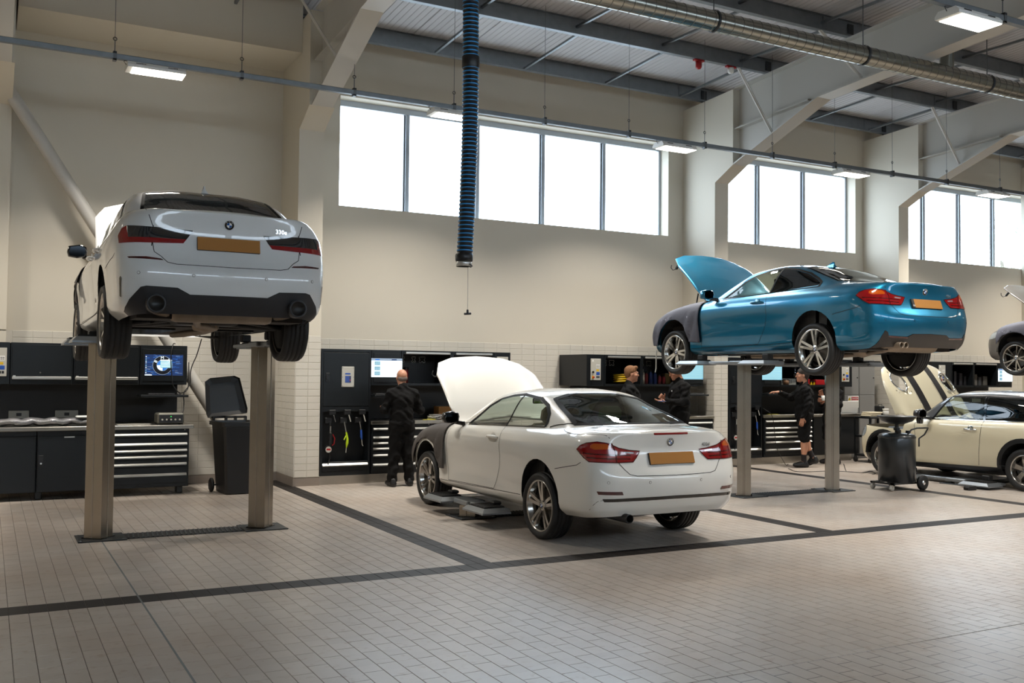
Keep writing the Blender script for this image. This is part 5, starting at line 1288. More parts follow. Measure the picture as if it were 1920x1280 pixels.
def backpanel(label, x0, x1):
    q = MB(); q.box(x0, x1, 14.30, 14.34, .918, 1.435, M_CABIN); return tag(q.build('back_panel'), label, 'panel', 'black back panels of the workbenches')
UD = .42
def wall_unit(nm, label, x0, x1, yf, grp, cat='cabinet', z0=1.44, z1=1.97, opened=True):
    t = thing(nm, label, cat, ((x0+x1)/2, yf, z0), 0, grp); w = (x1-x0)/2-.002; h = z1-z0; d = 14.63-yf
    q = MB()
    if opened:
        q.box(-w, w, 0, d, h-.03, h, M_CAB); q.box(-w, w, 0, d, 0, .035, M_CAB); q.box(-w, -w+.025, 0, d, .035, h-.03, M_CAB); q.box(w-.025, w, 0, d, .035, h-.03, M_CAB); q.box(-w+.025, w-.025, d-.3, d-.28, .035, h-.03, M_CABIN)
    else: q.box(-w, w, 0, d, 0, h, M_CAB, .004)
    q.build('carcass', t); return t, w, h, d
def hook_marks(t, w, h, d):
    for xx, ww in ((-w*.82, .06), (-w*.50, .07), (-w*.02, .06), (w*.28, .10)):
        q = MB(); z = h-.13; y = d-.305; k = .0045
        P = [(xx, z-.045), (xx+ww*.35, z-.045), (xx+ww*.35, z-.03), (xx+ww*.65, z-.03), (xx+ww*.65, z-.045), (xx+ww, z-.045), (xx+ww, z-.02), (xx+ww-.012, z-.01), (xx+ww-.012, z+.01), (xx+ww, z+.02), (xx+ww, z+.045), (xx, z+.045), (xx, z+.02), (xx+.012, z+.01), (xx+.012, z-.01), (xx, z-.02)]
        q.tube([(a, y, b) for a, b in P], k, M_WHITE, 4, True); q.build('tool_outline', t)
def shelf_unit(label, x0, x1, yf, grp, light=True):
    t, w, h, d = wall_unit('shelf_cabinet', label, x0, x1, yf, grp)
    q = MB(); q.box(-w+.03, w-.03, -.002, .30, h-.055, h-.034, M_CAB); q.build('lifted_door', t)
    q = MB(); q.box(-w+.06, w-.03, -.022, -.003, h-.052, h-.022, M_BRUSH, .006); q.build('handle_bar', t)
    hook_marks(t, w, h, d); return t
def closed_unit(label, x0, x1, yf, grp):
    t, w, h, d = wall_unit('closed_wall_cabinet', label, x0, x1, yf, grp, opened=False)
    q = MB(); q.box(-w+.02, w-.02, -.014, -.001, .05, h-.025, M_CAB, .004); dd = q.build('door', t)
    q = MB(); q.box(-w+.02, w-.02, -.040, -.015, .065, .10, M_BRUSH, .006); q.box(-w+.03, -w+.06, -.03, -.014, .10, .115, M_BRUSH); q.build('handle_bar', dd)
    q = MB(); q.cyl((-.02, -.02, .15), (-.02, -.014, .15), .011, M_CHROME, 10); q.build('lock', dd)
    return t
def screen_unit(label, x0, x1, yf, grp, kind):
    t, w, h, d = wall_unit('screen_cabinet', label, x0, x1, yf, grp, 'computer cabinet', opened=False)
    q = MB(); sw = .245; q.box(-w+.03, w-.03, -.012, -.001, .05, h-.05, M_CAB, .003); q.build('bezel', t)
    q = MB(); z0, z1 = .125, .405; y = -.0145
    def R(a, b, c, e, m, k=0): q.add([(a, y-k*.0006, c), (b, y-k*.0006, c), (b, y-k*.0006, e), (a, y-k*.0006, e)], [(0, 1, 2, 3)], m)
    q.box(-sw-.006, sw+.006, -.014, -.011, z0-.006, z1+.006, M_PLAS)
    if kind == 'desk':
        R(-sw, sw, z0, z1, M_EMITN)
        rr = random.Random(4)
        for i in range(90):
            a = rr.uniform(-sw, sw-.05); b = rr.uniform(z0+.01, z1-.006); R(a, a+rr.uniform(.02, .06), b, b+.0035, M_EMITM if rr.random() < .7 else M_EMITG, 1)
        for i in range(10): R(-sw+.008, -sw+.02, z0+.03+i*.024, z0+.042+i*.024, (M_EMITW, M_EMITB, M_EMITG)[i % 3], 2)
        R(-sw, -sw+.09, z0, z0+.012, M_EMITW, 2)
        cx, cz, ro = -.02, (z0+z1)/2-.003, .128
        def disc(r, m, k, a0=0, a1=2*PI, n=28):
            vs = [(cx, y-k*.0006, cz)]+[(cx+r*math.cos(a0+(a1-a0)*i/n), y-k*.0006, cz+r*math.sin(a0+(a1-a0)*i/n)) for i in range(n+1)]; q.add(vs, [(0, i, i+1) for i in range(1, n+1)], m)
        disc(ro, M_EMITG, 3); disc(ro*.96, M_EMITK, 4); disc(ro*.60, M_EMITG, 5)
        for k in range(4): disc(ro*.56, M_EMITM if k in (1, 3) else M_EMITW, 6, k*PI/2, (k+1)*PI/2, 8)
        for ch, a in (('B', 150), ('M', 93), ('W', 35)):
            a = math.radians(a); text_into(q, ch, .058, M_EMITW, Matrix.Translation((cx+ro*.78*math.cos(a), y-.006, cz+ro*.78*math.sin(a))) @ Matrix.Rotation(-(a-PI/2), 4, 'Y') @ Matrix.Rotation(PI/2, 4, 'X'), .0003)
        R(cx-.03, cx+.12, cz-.035, cz+.075, M_EMITB, 8); R(cx-.03, cx+.12, cz+.062, cz+.075, M_EMITW, 9)
        for i in range(4): R(cx-.022, cx+.11, cz-.02+i*.02, cz-.014+i*.02, M_EMITW, 9)
    elif kind == 'page':
        R(-sw, sw, z0, z1, M_EMITW); R(-sw, sw, z1-.035, z1, M_EMITG, 1); R(-sw+.06, -sw+.13, z1-.028, z1-.012, M_EMITM, 2); R(-sw+.32, -sw+.40, z1-.028, z1-.012, M_EMITN, 2)
        for i in range(3):
            c = z0+.025+i*.075; R(-sw+.05, -sw+.14, c, c+.06, M_EMITB, 1)
            for k in range(3):
                for j in range(2): R(-sw+.055+k*.028, -sw+.072+k*.028, c+.008+j*.026, c+.026+j*.026, M_EMITG, 2)
            for k in range(2): R(-sw+.17, sw-.04-.05*k, c+.02+k*.022, c+.023+k*.022, M_EMITB, 1)
    else:
        R(-sw, sw, z0, z1, M_EMITB); R(-sw, sw, z1-.02, z1, M_EMITW, 1)
        for i in range(9): R(-sw+.02, sw-.02, z0+.03+i*.025, z0+.0315+i*.025, M_EMITW, 1)
        R(sw-.03, sw-.012, z0+.01, z0+.022, M_EMITM, 2)
    q.build('screen', t)
    # keyboard tray
    q = MB(); q.box(-w, w, -.16, .22, -.165, -.135, M_CAB, .004); q.build('keyboard_tray', t)
    q = MB(); q.box(-.21, .13, -.13, .01, -.134, -.118, M_PLAS, .004); kb = q.build('keyboard', t)
    q = MB()
    for i in range(14):
        for j in range(5): q.box(-.20+i*.023, -.182+i*.023, -.122+j*.026, -.102+j*.026, -.118, -.113, M_DIFF)
    tag(q.build('keys', kb), kind='stuff')
    q = MB(); q.lathe([(0, -.005), (.022, -.012), (.03, -.022), (.03, -.03), (0, -.03)], M_PLAS, 14, 'Z', (.19, -.06, -.105)); q.build('mouse', t)
    return t
def control_unit(label, x0, x1, yf, grp):
    t, w, h, d = wall_unit('control_cabinet', label, x0, x1, yf, grp, 'control cabinet', opened=False)
    q = MB(); pw = min(.10, w-.03); q.box(-pw, pw, -.012, -.001, .10, .46, M_GREYP, .003); p = q.build('control_panel', t)
    def C(nm, fn): q = MB(); fn(q); q.build(nm, p)
    C('emergency_knob', lambda q: (q.box(-pw+.02, -pw+.062, -.022, -.0125, .125, .17, M_YELP), q.cyl((-pw+.041, -.022, .147), (-pw+.041, -.045, .147), .016, M_REDP, 14)))
    C('rotary_switch', lambda q: (q.cyl((-pw+.041, -.0125, .235), (-pw+.041, -.03, .235), .017, M_PLAS, 12), q.box(-pw+.036, -pw+.046, -.038, -.028, .222, .248, M_PLAS)))
    C('blue_label', lambda q: q.box(.01, .078, -.0135, -.0122, .185, .235, M_BLUEP)); C('yellow_label', lambda q: q.box(.01, .062, -.0135, -.0122, .25, .28, M_YELP))
    C('notice', lambda q: (q.box(.005, .08, -.0132, -.0122, .30, .36, M_WHITE), [q.box(.012+i*.022, .028+i*.022, -.0138, -.0133, .312+j*.02, .322+j*.02, M_PLAS) for i in range(3) for j in range(2)]))
    C('socket', lambda q: [q.box(.012+i*.034, .038+i*.034, -.0145, -.0122, .135, .168, M_PLAS) for i in range(2)])
    C('warning_mark', lambda q: q.prism([(-pw+.02, .41), (-pw+.06, .41), (-pw+.05, .44), (-pw+.03, .44)], -.0145, -.0122, M_WHITE, 'Y'))
    return t
def tower(label, x0, x1, yf, grp, keypad=False):
    t = thing('tool_tower', label, 'tool cabinet', ((x0+x1)/2, yf, .13), 0, grp); w = (x1-x0)/2-.003; h = 1.84; d = .62
    q = MB(); q.box(-w, -w+.03, 0, d, 0, h, M_CAB); q.box(w-.03, w, 0, d, 0, h, M_CAB); q.box(-w+.03, w-.03, 0, d, h-.04, h, M_CAB); q.box(-w+.03, w-.03, 0, d, 0, .06, M_CAB); q.box(-w+.03, w-.03, .22, d, .06, h-.04, M_CAB); q.build('body', t)
    q = MB(); q.box(-w+.032, w-.032, -.004, .02, 1.005, h-.05, M_CAB, .004); dr = q.build('door', t)
    q = MB(); q.box(-w+.065, -w+.125, -.014, -.0045, 1.36, 1.49, M_PLAS, .005); q.cyl((-w+.095, -.014, 1.42), (-w+.095, -.035, 1.42), .028, M_PLAS, 14); q.build('door_lock', dr)
    if keypad:
        q = MB(); q.box(-.075, .115, -.018, -.0045, 1.285, 1.585, M_GREYP, .006); k = q.build('keypad_panel', dr)
        q = MB(); q.box(-.025, .055, -.0195, -.0182, 1.47, 1.49, M_BLUEP); q.build('display', k)
        q = MB(); q.box(-.025, .065, -.0195, -.0182, 1.35, 1.45, mat('keypad_blue', '#5a6a9c', .5))
        for i in range(4):
            for j in range(4): q.box(-.02+i*.021, -.004+i*.021, -.021, -.0195, 1.356+j*.023, 1.372+j*.023, (M_REDP if (i, j) == (3, 1) else M_BLUEP if i < 3 else M_DIFF))
        q.build('keypad', k)
        q = MB()
        for a in (-.062, .102):
            for b in (1.30, 1.43, 1.57): q.cyl((a, -.0182, b), (a, -.021, b), .005, M_PLAS, 6)
        q.build('panel_screws', k)
    q = MB(); q.box(-w+.032, w-.032, .0, .012, .93, 1.0, M_CAB); q.box(-w+.032, w-.032, .012, .22, .925, .93, M_CABIN); q.build('reel_panel', t)
    for i, xx in enumerate((-w*.55, 0.02, w*.65)):
        q = MB(); q.box(xx-.05, xx+.05, -.03, .0, .885, .955, M_PLAS, .005); q.cyl((xx+.02, -.02, .88), (xx+.045, -.03, .78), .008, M_GREYP if i else M_CHROME, 6); q.build('upper_holder', t)
        q = MB(); q.box(xx-.10, xx, .0, .05, .76, .84, M_PLAS, .005); q.build('lower_holder', t)
    x = -w*.55-.03
    q = MB(); q.tube([(x, -.01, .78), (x+.0, -.03, .66), (x-.01, -.03, .50), (x-.015, -.03, .36), (x, -.02, .26), (x-.03, -.01, .14)], .010, M_CABLE, 6); q.cyl((x, -.03, .72), (x, -.03, .62), .015, M_CHROME, 8); q.cyl((x, -.03, .62), (x-.005, -.03, .46), .026, M_PLAS, 10); q.build('inflator_hose', t)
    q = MB(); q.cyl((x-.03, -.05, .385), (x-.03, .0, .385), .055, M_PLAS, 18); q.cyl((x-.03, -.053, .385), (x-.03, -.05, .385), .044, M_GREYP, 18); q.box(x-.06, x, -.0545, -.0532, .375, .40, M_REDP); q.build('pressure_gauge', t)
    q = MB(); q.tube([(x+.04, -.02, .60), (x+.07, -.02, .54), (x+.06, -.02, .46), (x+.03, -.02, .44)], .007, M_REDP, 6); q.build('red_hose', t)
    if keypad:
        q = MB(); q.cyl((-.03, -.02, .78), (.0, -.03, .63), .012, M_CHROME, 8); q.tube([(.0, -.03, .63), (.02, -.03, .53), (.015, -.03, .47), (.005, -.03, .40)], [.012, .018, .022, .006], mat('yellow_green_plastic', '#b6d21e', .35), 8); q.tube([(.005, -.03, .40), (.0, -.03, .33)], .005, M_GREYP, 6); q.cyl((.0, -.03, .58), (-.035, -.04, .52), .009, MATS['yellow_green_plastic'], 6); q.build('air_gun', t)
    xx = w*.60
    q = MB(); q.cyl((xx-.02, -.02, .78), (xx, -.03, .66), .011, M_CHROME, 8); q.tube([(xx, -.03, .66), (xx+.005, -.03, .56), (xx+.012, -.03, .52)], [.014, .017, .010], M_BLUEP, 8); q.tube([(xx+.012, -.03, .52), (xx+.02, -.03, .44), (xx+.035, -.03, .42)], .005, M_GREYP, 6); q.build('blue_coupling', t)
    q = MB(); q.box(-w+.035, w-.035, -.003, .015, .065, .20, M_CAB, .003); dd = q.build('drawer', t)
    q = MB(); q.prism([(-.003, .13), (-.030, .142), (-.030, .152), (-.006, .178), (-.003, .178)], -w+.035, w-.035, M_BRUSH, 'X'); q.build('handle_bar', dd)
    return t
# --- bench behind the white saloon
g1 = 'furniture of the bench behind the saloon'
control_unit('control cabinet with grey switch panel at the end of the saloon bench', -.02, .255, 13.86, g1)
closed_unit('closed black wall cabinet beside the saloon bench control panel', .258, .985, 13.86, g1)
closed_unit('closed black wall cabinet beside the logo screen', .988, 1.80, 13.86, g1)
s1 = screen_unit('black computer cabinet whose screen shows a round logo', 1.803, 2.41, 13.86, g1, 'desk')
backpanel('black back panel above the saloon bench', -.10, 2.36)
drawer_unit('black six-drawer cabinet under the saloon bench worktop', 1.43, 2.40, 13.52, g1, z0=.10)
for i, (a, b) in enumerate(((-.35, .566), (.568, 1.428))):
    t = thing('base_cupboard', ('black cupboard door at the far end of the saloon bench' if i == 0 else 'black cupboard beside the drawers of the saloon bench'), 'cupboard', ((a+b)/2, 13.52, .10), 0, g1); w = (b-a)/2-.002
    q = MB(); q.box(-w, w, .012, .6, 0, .76, M_CAB, .004); q.build('body', t); q = MB(); q.box(-w+.01, w-.01, -.004, .011, .01, .70, M_CAB, .003); d = q.build('door', t)
    if i: q = MB(); q.box(-w+.02, -w+.075, -.010, -.0045, .32, .46, M_PLAS, .004); q.cyl((-w+.05, -.01, .36), (-w+.05, -.02, .36), .012, M_CHROME, 8); q.build('door_lock', d)
    q = MB(); q.box(-.12, .0, -.012, -.0045, .675, .69, M_BRUSH); q.build('door_pull', d)
for xx in (-.2, .6, 1.4, 2.30):
    q = MB(); q.box(xx-.04, xx+.04, 13.62, 13.75, 0, .099, M_PLAS, .01); tag(q.build('bench_foot'), 'black foot carrying the saloon bench', 'foot', 'feet of the saloon bench')
worktop('steel worktop of the bench behind the saloon', -.35, 2.45, 13.52, .80)
# --- bench at the pilaster
g2 = 'furniture of the bench by the bald man'
tower('tall tool tower with keypad panel and yellow-green air gun', 4.255, 5.018, BF, g2, True)
screen_unit('black computer cabinet with white page on screen before the bald man', 5.022, 5.495, BF, g2, 'page')
shelf_unit('open shelf cabinet holding a red bottle, next to the page screen', 5.498, 6.33, BF, g2)
shelf_unit('open shelf cabinet above the raised white bonnet', 6.333, 7.06, BF, g2)
control_unit('control cabinet with grey panel right of the white bonnet', 7.063, 7.36, BF, g2)
backpanel('black back panel behind the bald man', 5.02, 7.34)
drawer_unit('black drawer cabinet in front of the bald man', 5.03, 6.02, BF, g2)
drawer_unit('black drawer cabinet hidden behind the white convertible', 6.03, 7.34, BF, g2)
worktop('steel worktop in front of the bald man', 5.022, 7.40, BF); plinth('steel plinth under the tower and bench of the bald man', 4.245, 7.34, BF)
# --- bench of the two talking men
g3 = 'furniture of the bench by the two talking men'
control_unit('control cabinet with grey panel beside the young man', 8.80, 9.15, BF, g3)
shelf_unit('open shelf cabinet with a yellow item behind the young man', 9.153, 9.92, BF, g3)
shelf_unit('open shelf cabinet filled with spray bottles', 9.923, 10.74, BF, g3)
screen_unit('computer cabinet with light blue screen and keyboard shelf', 10.743, 11.27, BF, g3, 'blue')
backpanel('black back panel behind the two talking men', 8.82, 11.28)
drawer_unit('black drawer cabinet behind the man with the phone', 10.40, 11.50, BF, g3); drawer_unit('black drawer cabinet behind the convertible boot', 8.82, 10.39, BF, g3)
worktop('steel worktop by the two talking men', 8.78, 11.50, BF); plinth('steel plinth under the bench of the two talking men', 8.82, 11.48, BF)
# --- bench behind the blue lift
g4 = 'furniture of the bench behind the blue coupe'
tower('tall tool tower half hidden by the blue coupe lift post', 11.86, 12.66, BF, g4)
screen_unit('computer cabinet before the man in shorts', 12.664, 13.10, BF, g4, 'blue')
shelf_unit('open shelf cabinet with number plate, beside the man in shorts', 13.103, 13.78, BF, g4)
shelf_unit('open shelf cabinet with red tools above the man with the mug', 13.783, 14.55, BF, g4)
control_unit('control cabinet with grey panel beside the tall grey lockers', 14.60, 14.98, BF, g4)
backpanel('black back panel behind the man in shorts', 12.67, 14.98)
drawer_unit('black drawer cabinet beside the man in shorts', 12.70, 13.92, BF, g4)
t = thing('base_cupboard', 'plain black cupboard behind the man with the mug', 'cupboard', (14.55, BF, .13), 0, g4); q = MB(); q.box(-.625, .46, .012, .6, 0, .732, M_CAB); q.box(.46, .625, .012, .22, 0, .732, M_CAB); q.build('body', t); q = MB(); q.box(-.60, .60, -.004, .011, .02, .70, M_CAB, .003); q.build('door', t)
worktop('steel worktop by the man in shorts', 12.664, 15.22, BF, .27); plinth('steel plinth under the bench of the man in shorts', 11.86, 14.99, BF)
# --- bench beyond the hatchback
g5 = 'furniture of the bench beyond the hatchback'
control_unit('control cabinet with grey panel above the cream hatchback', 17.30, 17.90, BF, g5)
shelf_unit('open shelf cabinet with dark tools above the cream hatchback', 17.903, 18.62, BF, g5)
shelf_unit('open shelf cabinet with boxes next to the farthest screen', 18.623, 19.40, BF, g5)
screen_unit('computer cabinet below the grey car', 19.403, 19.90, BF, g5, 'page')
backpanel('black back panel above the farthest bench', 17.32, 19.88); drawer_unit('black drawer cabinet of the farthest bench', 17.32, 18.6, BF, g5); drawer_unit('second black drawer cabinet of the farthest bench', 18.61, 19.88, BF, g5)
worktop('steel worktop of the farthest bench', 17.28, 19.95, BF); plinth('steel plinth under the farthest bench', 17.3, 19.88, BF)
# --- things on the benches and shelves
def bottle(nm, label, cat, x, y, z, r, h, m, capm=None, grp=None, neck=.5):
    t = thing(nm, label, cat, (x, y, z), 0, grp); q = MB(); q.lathe([(0, 0), (r, 0), (r, h*.68), (r*.9, h*.76), (r*neck, h*.84), (r*neck, h*.86), (0, h*.86)], m, 16); q.build('bottle_body', t)
    q = MB(); q.lathe([(0, h*.86), (r*neck*1.15, h*.86), (r*neck*1.15, h), (0, h)], capm or M_PLAS, 12); q.build('cap', t); return t
ZS = 1.4755
bottle('thermos_bottle', 'dark red bottle standing in the open shelf cabinet', 'bottle', 5.62, 13.88, ZS, .042, .24, mat('dark_red_metal', '#6a1518', .35, .3), neck=.9)
sp = [('#b9b4aa', .055, .26, 'pale grey spray bottle in the shelf cabinet of the two men'), ('#8a1d22', .035, .22, 'slim red spray can in the shelf cabinet of the two men'), ('#27407c', .036, .25, 'tall blue spray can beside the slim red can'), ('#27407c', .036, .23, 'shorter blue spray can between blue and red cans'), ('#6c1a1e', .038, .17, 'short dark red tin beside the brown carton'), ('#7a2024', .038, .16, 'second short dark red tin beside the brown carton')]
for i, (c, r, h, lab) in enumerate(sp): bottle('spray_bottle', lab, 'bottle', 10.05+i*.095, 13.92, ZS, r, h, mat('can_'+c, c, .4), M_GREYP if i == 0 else M_PLAS, 'bottles of the two talking men')
def carton(nm, label, x, y, z, w, d, h, m, rz=0, cat='box'):
    t = thing(nm, label, cat, (x, y, z), rz); q = MB(); q.box(-w/2, w/2, -d/2, d/2, 0, h, m, .004); q.build('box_body', t); q = MB(); q.box(-w/2+.005, w/2-.005, -.02, .02, h, h+.0015, M_GREYP); q.build('tape', t); return t
M_CART = mat('cardboard', '#9b7040', .8, noise=.06)
carton('carton', 'brown carton on the shelf behind the man with the phone', 10.64, 14.0, ZS, .13, .12, .19, mat('dull_carton', '#7a6432', .7))
carton('carton', 'brown carton on the worktop by the white bonnet', 6.32, 14.02, .9155, .24, .2, .20, M_CART)
t = thing('coiled_hose', 'yellow coil lying in the shelf cabinet behind the young man', 'coil', (9.62, 13.95, ZS)); q = MB(); q.tube([(.12*math.cos(a), .09*math.sin(a), .02+.006*a) for a in np.linspace(0, 8*PI, 80)], .014, M_YELP, 6); q.build('coil', t)
carton('tool_case', 'red tool case in the shelf cabinet above the man with the mug', 14.22, 13.9, ZS, .24, .16, .10, M_REDP, 0, 'tool case'); carton('tool_case', 'small red box beside the yellow clamps', 13.90, 13.9, ZS, .10, .12, .11, M_REDP, 0, 'tool case')
for i in range(2):
    t = thing('clamp', 'small yellow clamp between the red cases', 'clamp', (14.01+i*.075, 13.87, ZS), 0, 'yellow clamps'); q = MB(); q.prism([(-.02, 0), (.02, 0), (.008, .06), (-.008, .06)], -.015, .015, M_YELP, 'Y'); q.build('jaw', t); q = MB(); q.box(-.028, .028, -.02, .02, .06, .075, M_PLAS); q.build('grip', t)
q = MB(); q.box(13.17, 13.66, 13.91, 13.925, ZS, ZS+.115, M_GREYP); text_into(q, '272 01', .10, M_PLAS, Matrix.Translation((13.42, 13.908, ZS+.055)) @ Matrix.Rotation(PI/2, 4, 'X'), .001); tag(q.build('spare_plate'), 'pale plate with black digits leaning in the shelf cabinet', 'number plate')
bottle('jar', 'pale jar in front of the plate with digits', 'jar', 13.18, 13.84, ZS, .035, .11, M_GREYP); bottle('jar', 'brown round jar in front of the plate with digits', 'jar', 13.32, 13.82, ZS, .055, .10, mat('brown_jar', '#7a5a40', .5), neck=.8); bottle('flask', 'tall grey flask beside the head of the man in shorts', 'flask', 13.69, 13.98, ZS, .05, .34, M_PLASG, neck=.8)
for i, (x, h, w) in enumerate(((18.05, .22, .08), (18.2, .30, .07), (18.38, .26, .09), (18.52, .2, .06))): carton('parts_box', ('dark box standing against the control cabinet above the hatchback', 'tallest dark box in the shelves above the cream hatchback', 'wide dark box beside the tallest one above the hatchback', 'lowest narrow dark box in the shelves above the hatchback')[i], x, 13.95, ZS, w, .16, h, M_DIFF if i % 2 else mat('dark_box', '#24242a', .6))
for x, h, w, c, l in ((18.84, .24, .14, '#5f5c57', 'pale striped box in the farthest shelves'), (19.0, .18, .10, '#3b3d40', 'dark box in the farthest shelves'), (19.18, .20, .14, '#514f4a', 'brown-grey box in the farthest shelves')): carton('parts_box', l, x, 13.95, ZS, w, .16, h, mat('box_'+c, c, .6))
ZW = .9155
t = thing('diagnostic_unit', 'grey metal diagnostic unit with sockets on the saloon bench', 'device', (2.16, 13.68, ZW)); q = MB(); q.box(-.17, .17, -.15, .15, .012, .155, mat('device_grey', '#6b6a62', .4, .5), .02); q.build('housing', t)
q = MB(); q.box(-.15, .15, -.156, -.151, .03, .135, M_DIFF); q.build('socket_panel', t)
for k in range(5): q = MB(); q.cyl((-.11+k*.055, -.157, .07), (-.11+k*.055, -.165, .07), .012, M_GREYP, 10); q.build('socket', t)
q = MB(); q.box(-.006, .006, -.158, -.156, .105, .115, emit_mat('green_led', '#30ff60', .8)); q.build('status_light', t)
for sx in (-1, 1): q = MB(); q.box(sx*.14-.02, sx*.14+.02, -.14, .14, 0, .012, M_RUB); q.build('foot', t)
M_WRAP = mat('silver_bubble_wrap', '#8d8d90', .25, .5, bump=.8, bscale=70)
t = thing('wrapped_part', 'long car part wrapped in silver bubble film on the saloon bench', 'parcel', (.62, 13.72, ZW)); q = MB(); n = 26; P = [(-.62+i*1.24/n, .03*math.sin(i*.7), .065+.012*math.sin(i*1.3)) for i in range(n+1)]; q.tube(P, [.03+.028*math.sin(PI*min(1, (i+2)/n*1.0))**.5+.006*math.sin(i*2.1) for i in range(n+1)], M_WRAP, 12); q.v = [(x, y*1.7, max(0.002, z_*.85)) for x, y, z_ in q.v]; q.build('wrapping', t)
q = MB(); q.box(.40, .62, -.09, .08, .10, .125, M_WHITE, .01); q.build('paper_label', t)
for x, w_, lab in ((.38, .12, 'grey wall socket box left on the saloon bench'), (.95, .14, 'grey wall socket box right on the saloon bench')):
    t = thing('socket_box', lab, 'socket', (x, 14.27, .99)); q = MB(); q.box(-w_, w_, 0, .028, 0, .10, M_GREYP, .005); q.build('plate', t); q = MB(); q.box(-.03, .03, -.004, 0, .03, .07, M_PLAS); q.build('socket', t)
def papers(label, x, y, m, n=3, w=.2, d=.15):
    t = thing('papers', label, 'papers', (x, y, ZW))
    for i in range(n): q = MB(); q.box(-w/2, w/2, -d/2, d/2, i*.003, i*.003+.0025, m); q.build('sheet', t, (.01*i, .008*i, 0), .2*i)
papers('loose yellow notes on the worktop in front of the bald man', 5.98, 13.85, mat('yellow_paper', '#c9c04a', .7)); papers('loose yellow notes on the worktop beside the man in shorts', 13.0, 13.85, MATS['yellow_paper']); papers('flat clear sheets on the saloon bench', 1.72, 13.75, M_GREYP, 2, .4, .2)
t = thing('cable_bundle', 'tangle of clear plastic wrap on the worktop by the brown carton', 'wrap', (6.12, 13.86, ZW)); q = MB(); rr = random.Random(5)
q.tube([(rr.uniform(-.12, .12), rr.uniform(-.07, .07), .012+rr.uniform(0, .07)) for i in range(40)], .006, mat('clear_wrap', '#b8b8b8', .2), 5); q.build('strands', t)
t = thing('tool_roll', 'black cables lying on the worktop in front of the bald man', 'cable', (5.78, 13.83, ZW)); q = MB(); q.tube([(rr.uniform(-.2, .2), rr.uniform(-.06, .06), .008) for i in range(14)], .006, M_CABLE, 5); q.build('lead', t)
# cables looped over the logo screen
for k, lab in ((0, 'black lead looped over the logo screen cabinet and down to the diagnostic unit'), (1, 'second black lead hanging beside the logo screen cabinet')):
    if k == 0: pts = [(2.26, 13.95, 2.0), (2.22, 13.85, 1.99), (2.20, 13.815, 1.93), (2.20, 13.81, 1.6), (2.24, 13.80, 1.40), (2.32, 13.80, 1.33), (2.40, 13.82, 1.36), (2.43, 13.85, 1.5), (2.43, 13.86, 1.75)]
    else: pts = [(2.47, 13.2, 2.05), (2.47, 13.5, 1.85), (2.44, 13.78, 1.6), (2.44, 13.80, 1.45), (2.36, 13.78, 1.33), (2.36, 13.76, 1.2), (2.34, 13.70, 1.08), (2.24, 13.55, 1.03), (2.12, 13.515, 1.0)]
    cable(lab, pts, .007)
# lamp and cups near the man with the mug
t = thing('tablet_stand', 'black tablet stand with pale tablet on the worktop by the man with the mug', 'stand', (13.98, 13.95, ZW)); q = MB()
for a in (-.09, .09): q.cyl((a, -.05, .005), (0, .02, .22), .009, M_PLAS, 8)
q.cyl((0, .09, .005), (0, .02, .22), .009, M_PLAS, 8); q.build('legs', t); q = MB(); q.box(-.07, .07, 0, .012, .22, .38, M_PLAS, .004); q.add([(-.06, -.001, .23), (.06, -.001, .23), (.06, -.001, .37), (-.06, -.001, .37)], [(0, 1, 2, 3)], M_GREYP); q.build('tablet', t)
t = thing('laptop', 'open white laptop on the worktop before the grey lockers', 'laptop', (14.95, 13.86, ZW), math.radians(160)); q = MB(); q.box(-.17, .17, -.12, .12, 0, .018, M_WHITE, .004); q.build('base', t); q = MB(); s0 = 0; q.box(-.17, .17, -.005, .005, 0, .23, M_WHITE, .003); q.xform(Matrix.Translation((0, .12, .018)) @ Matrix.Rotation(math.radians(-12), 4, 'X')); q.build('lid', t)
t = thing('black_box', 'flat black device in front of the white laptop', 'device', (14.58, 13.80, ZW)); q = MB(); q.box(-.10, .10, -.06, .06, 0, .04, M_PLAS, .01); q.build('case', t); q = MB(); q.box(-.03, .03, -.062, -.0605, .012, .026, M_GREYP); q.build('slot', t)
# grey lockers, sign, trolley with towels
for i, (a, b) in enumerate(((15.02, 15.44), (15.445, 15.90))):
    t = thing('tall_locker', ('tall grey locker carrying the danger sign' if i == 0 else 'tall grey locker beside the raised cream bonnet'), 'locker', ((a+b)/2, 14.0, 0), 0, 'tall grey lockers'); w = (b-a)/2-.003; M_LOCK = mat('locker_grey', '#7b7a77', .45)
    q = MB(); q.box(-w, w, 0, .62, .0, 1.98, M_LOCK, .004); q.build('body', t); q = MB(); q.box(-w+.01, w-.01, -.016, -.001, 1.28, 1.96, M_LOCK, .003); q.build('upper_door', t); q = MB(); q.box(-w+.01, w-.01, -.016, -.001, .05, 1.27, M_LOCK, .003); d = q.build('lower_door', t)
    q = MB(); q.cyl((w-.05, -.03, 1.62), (w-.05, -.0165, 1.62), .012, M_PLAS, 10); q.build('lock', t)
t = thing('danger_sign', 'white danger notice with red heading on the grey locker', 'sign', (15.27, 13.98, 1.02)); q = MB(); q.box(-.15, .15, -.003, .003, 0, .235, M_WHITE); q.build('board', t)
q = MB(); q.box(-.055, .14, -.0045, -.0032, .15, .215, M_REDP); text_into(q, 'DANGER', .045, M_WHITE, Matrix.Translation((.043, -.0056, .182)) @ Matrix.Rotation(PI/2, 4, 'X'), .0004); q.build('red_heading', t)
q = MB(); q.prism([(-.14, .15), (-.068, .15), (-.104, .215)], -.0032, -.0045, M_YELP, 'Y'); text_into(q, '!', .05, M_PLAS, Matrix.Translation((-.104, -.0056, .175)) @ Matrix.Rotation(PI/2, 4, 'X'), .0004); q.build('warning_triangle', t)
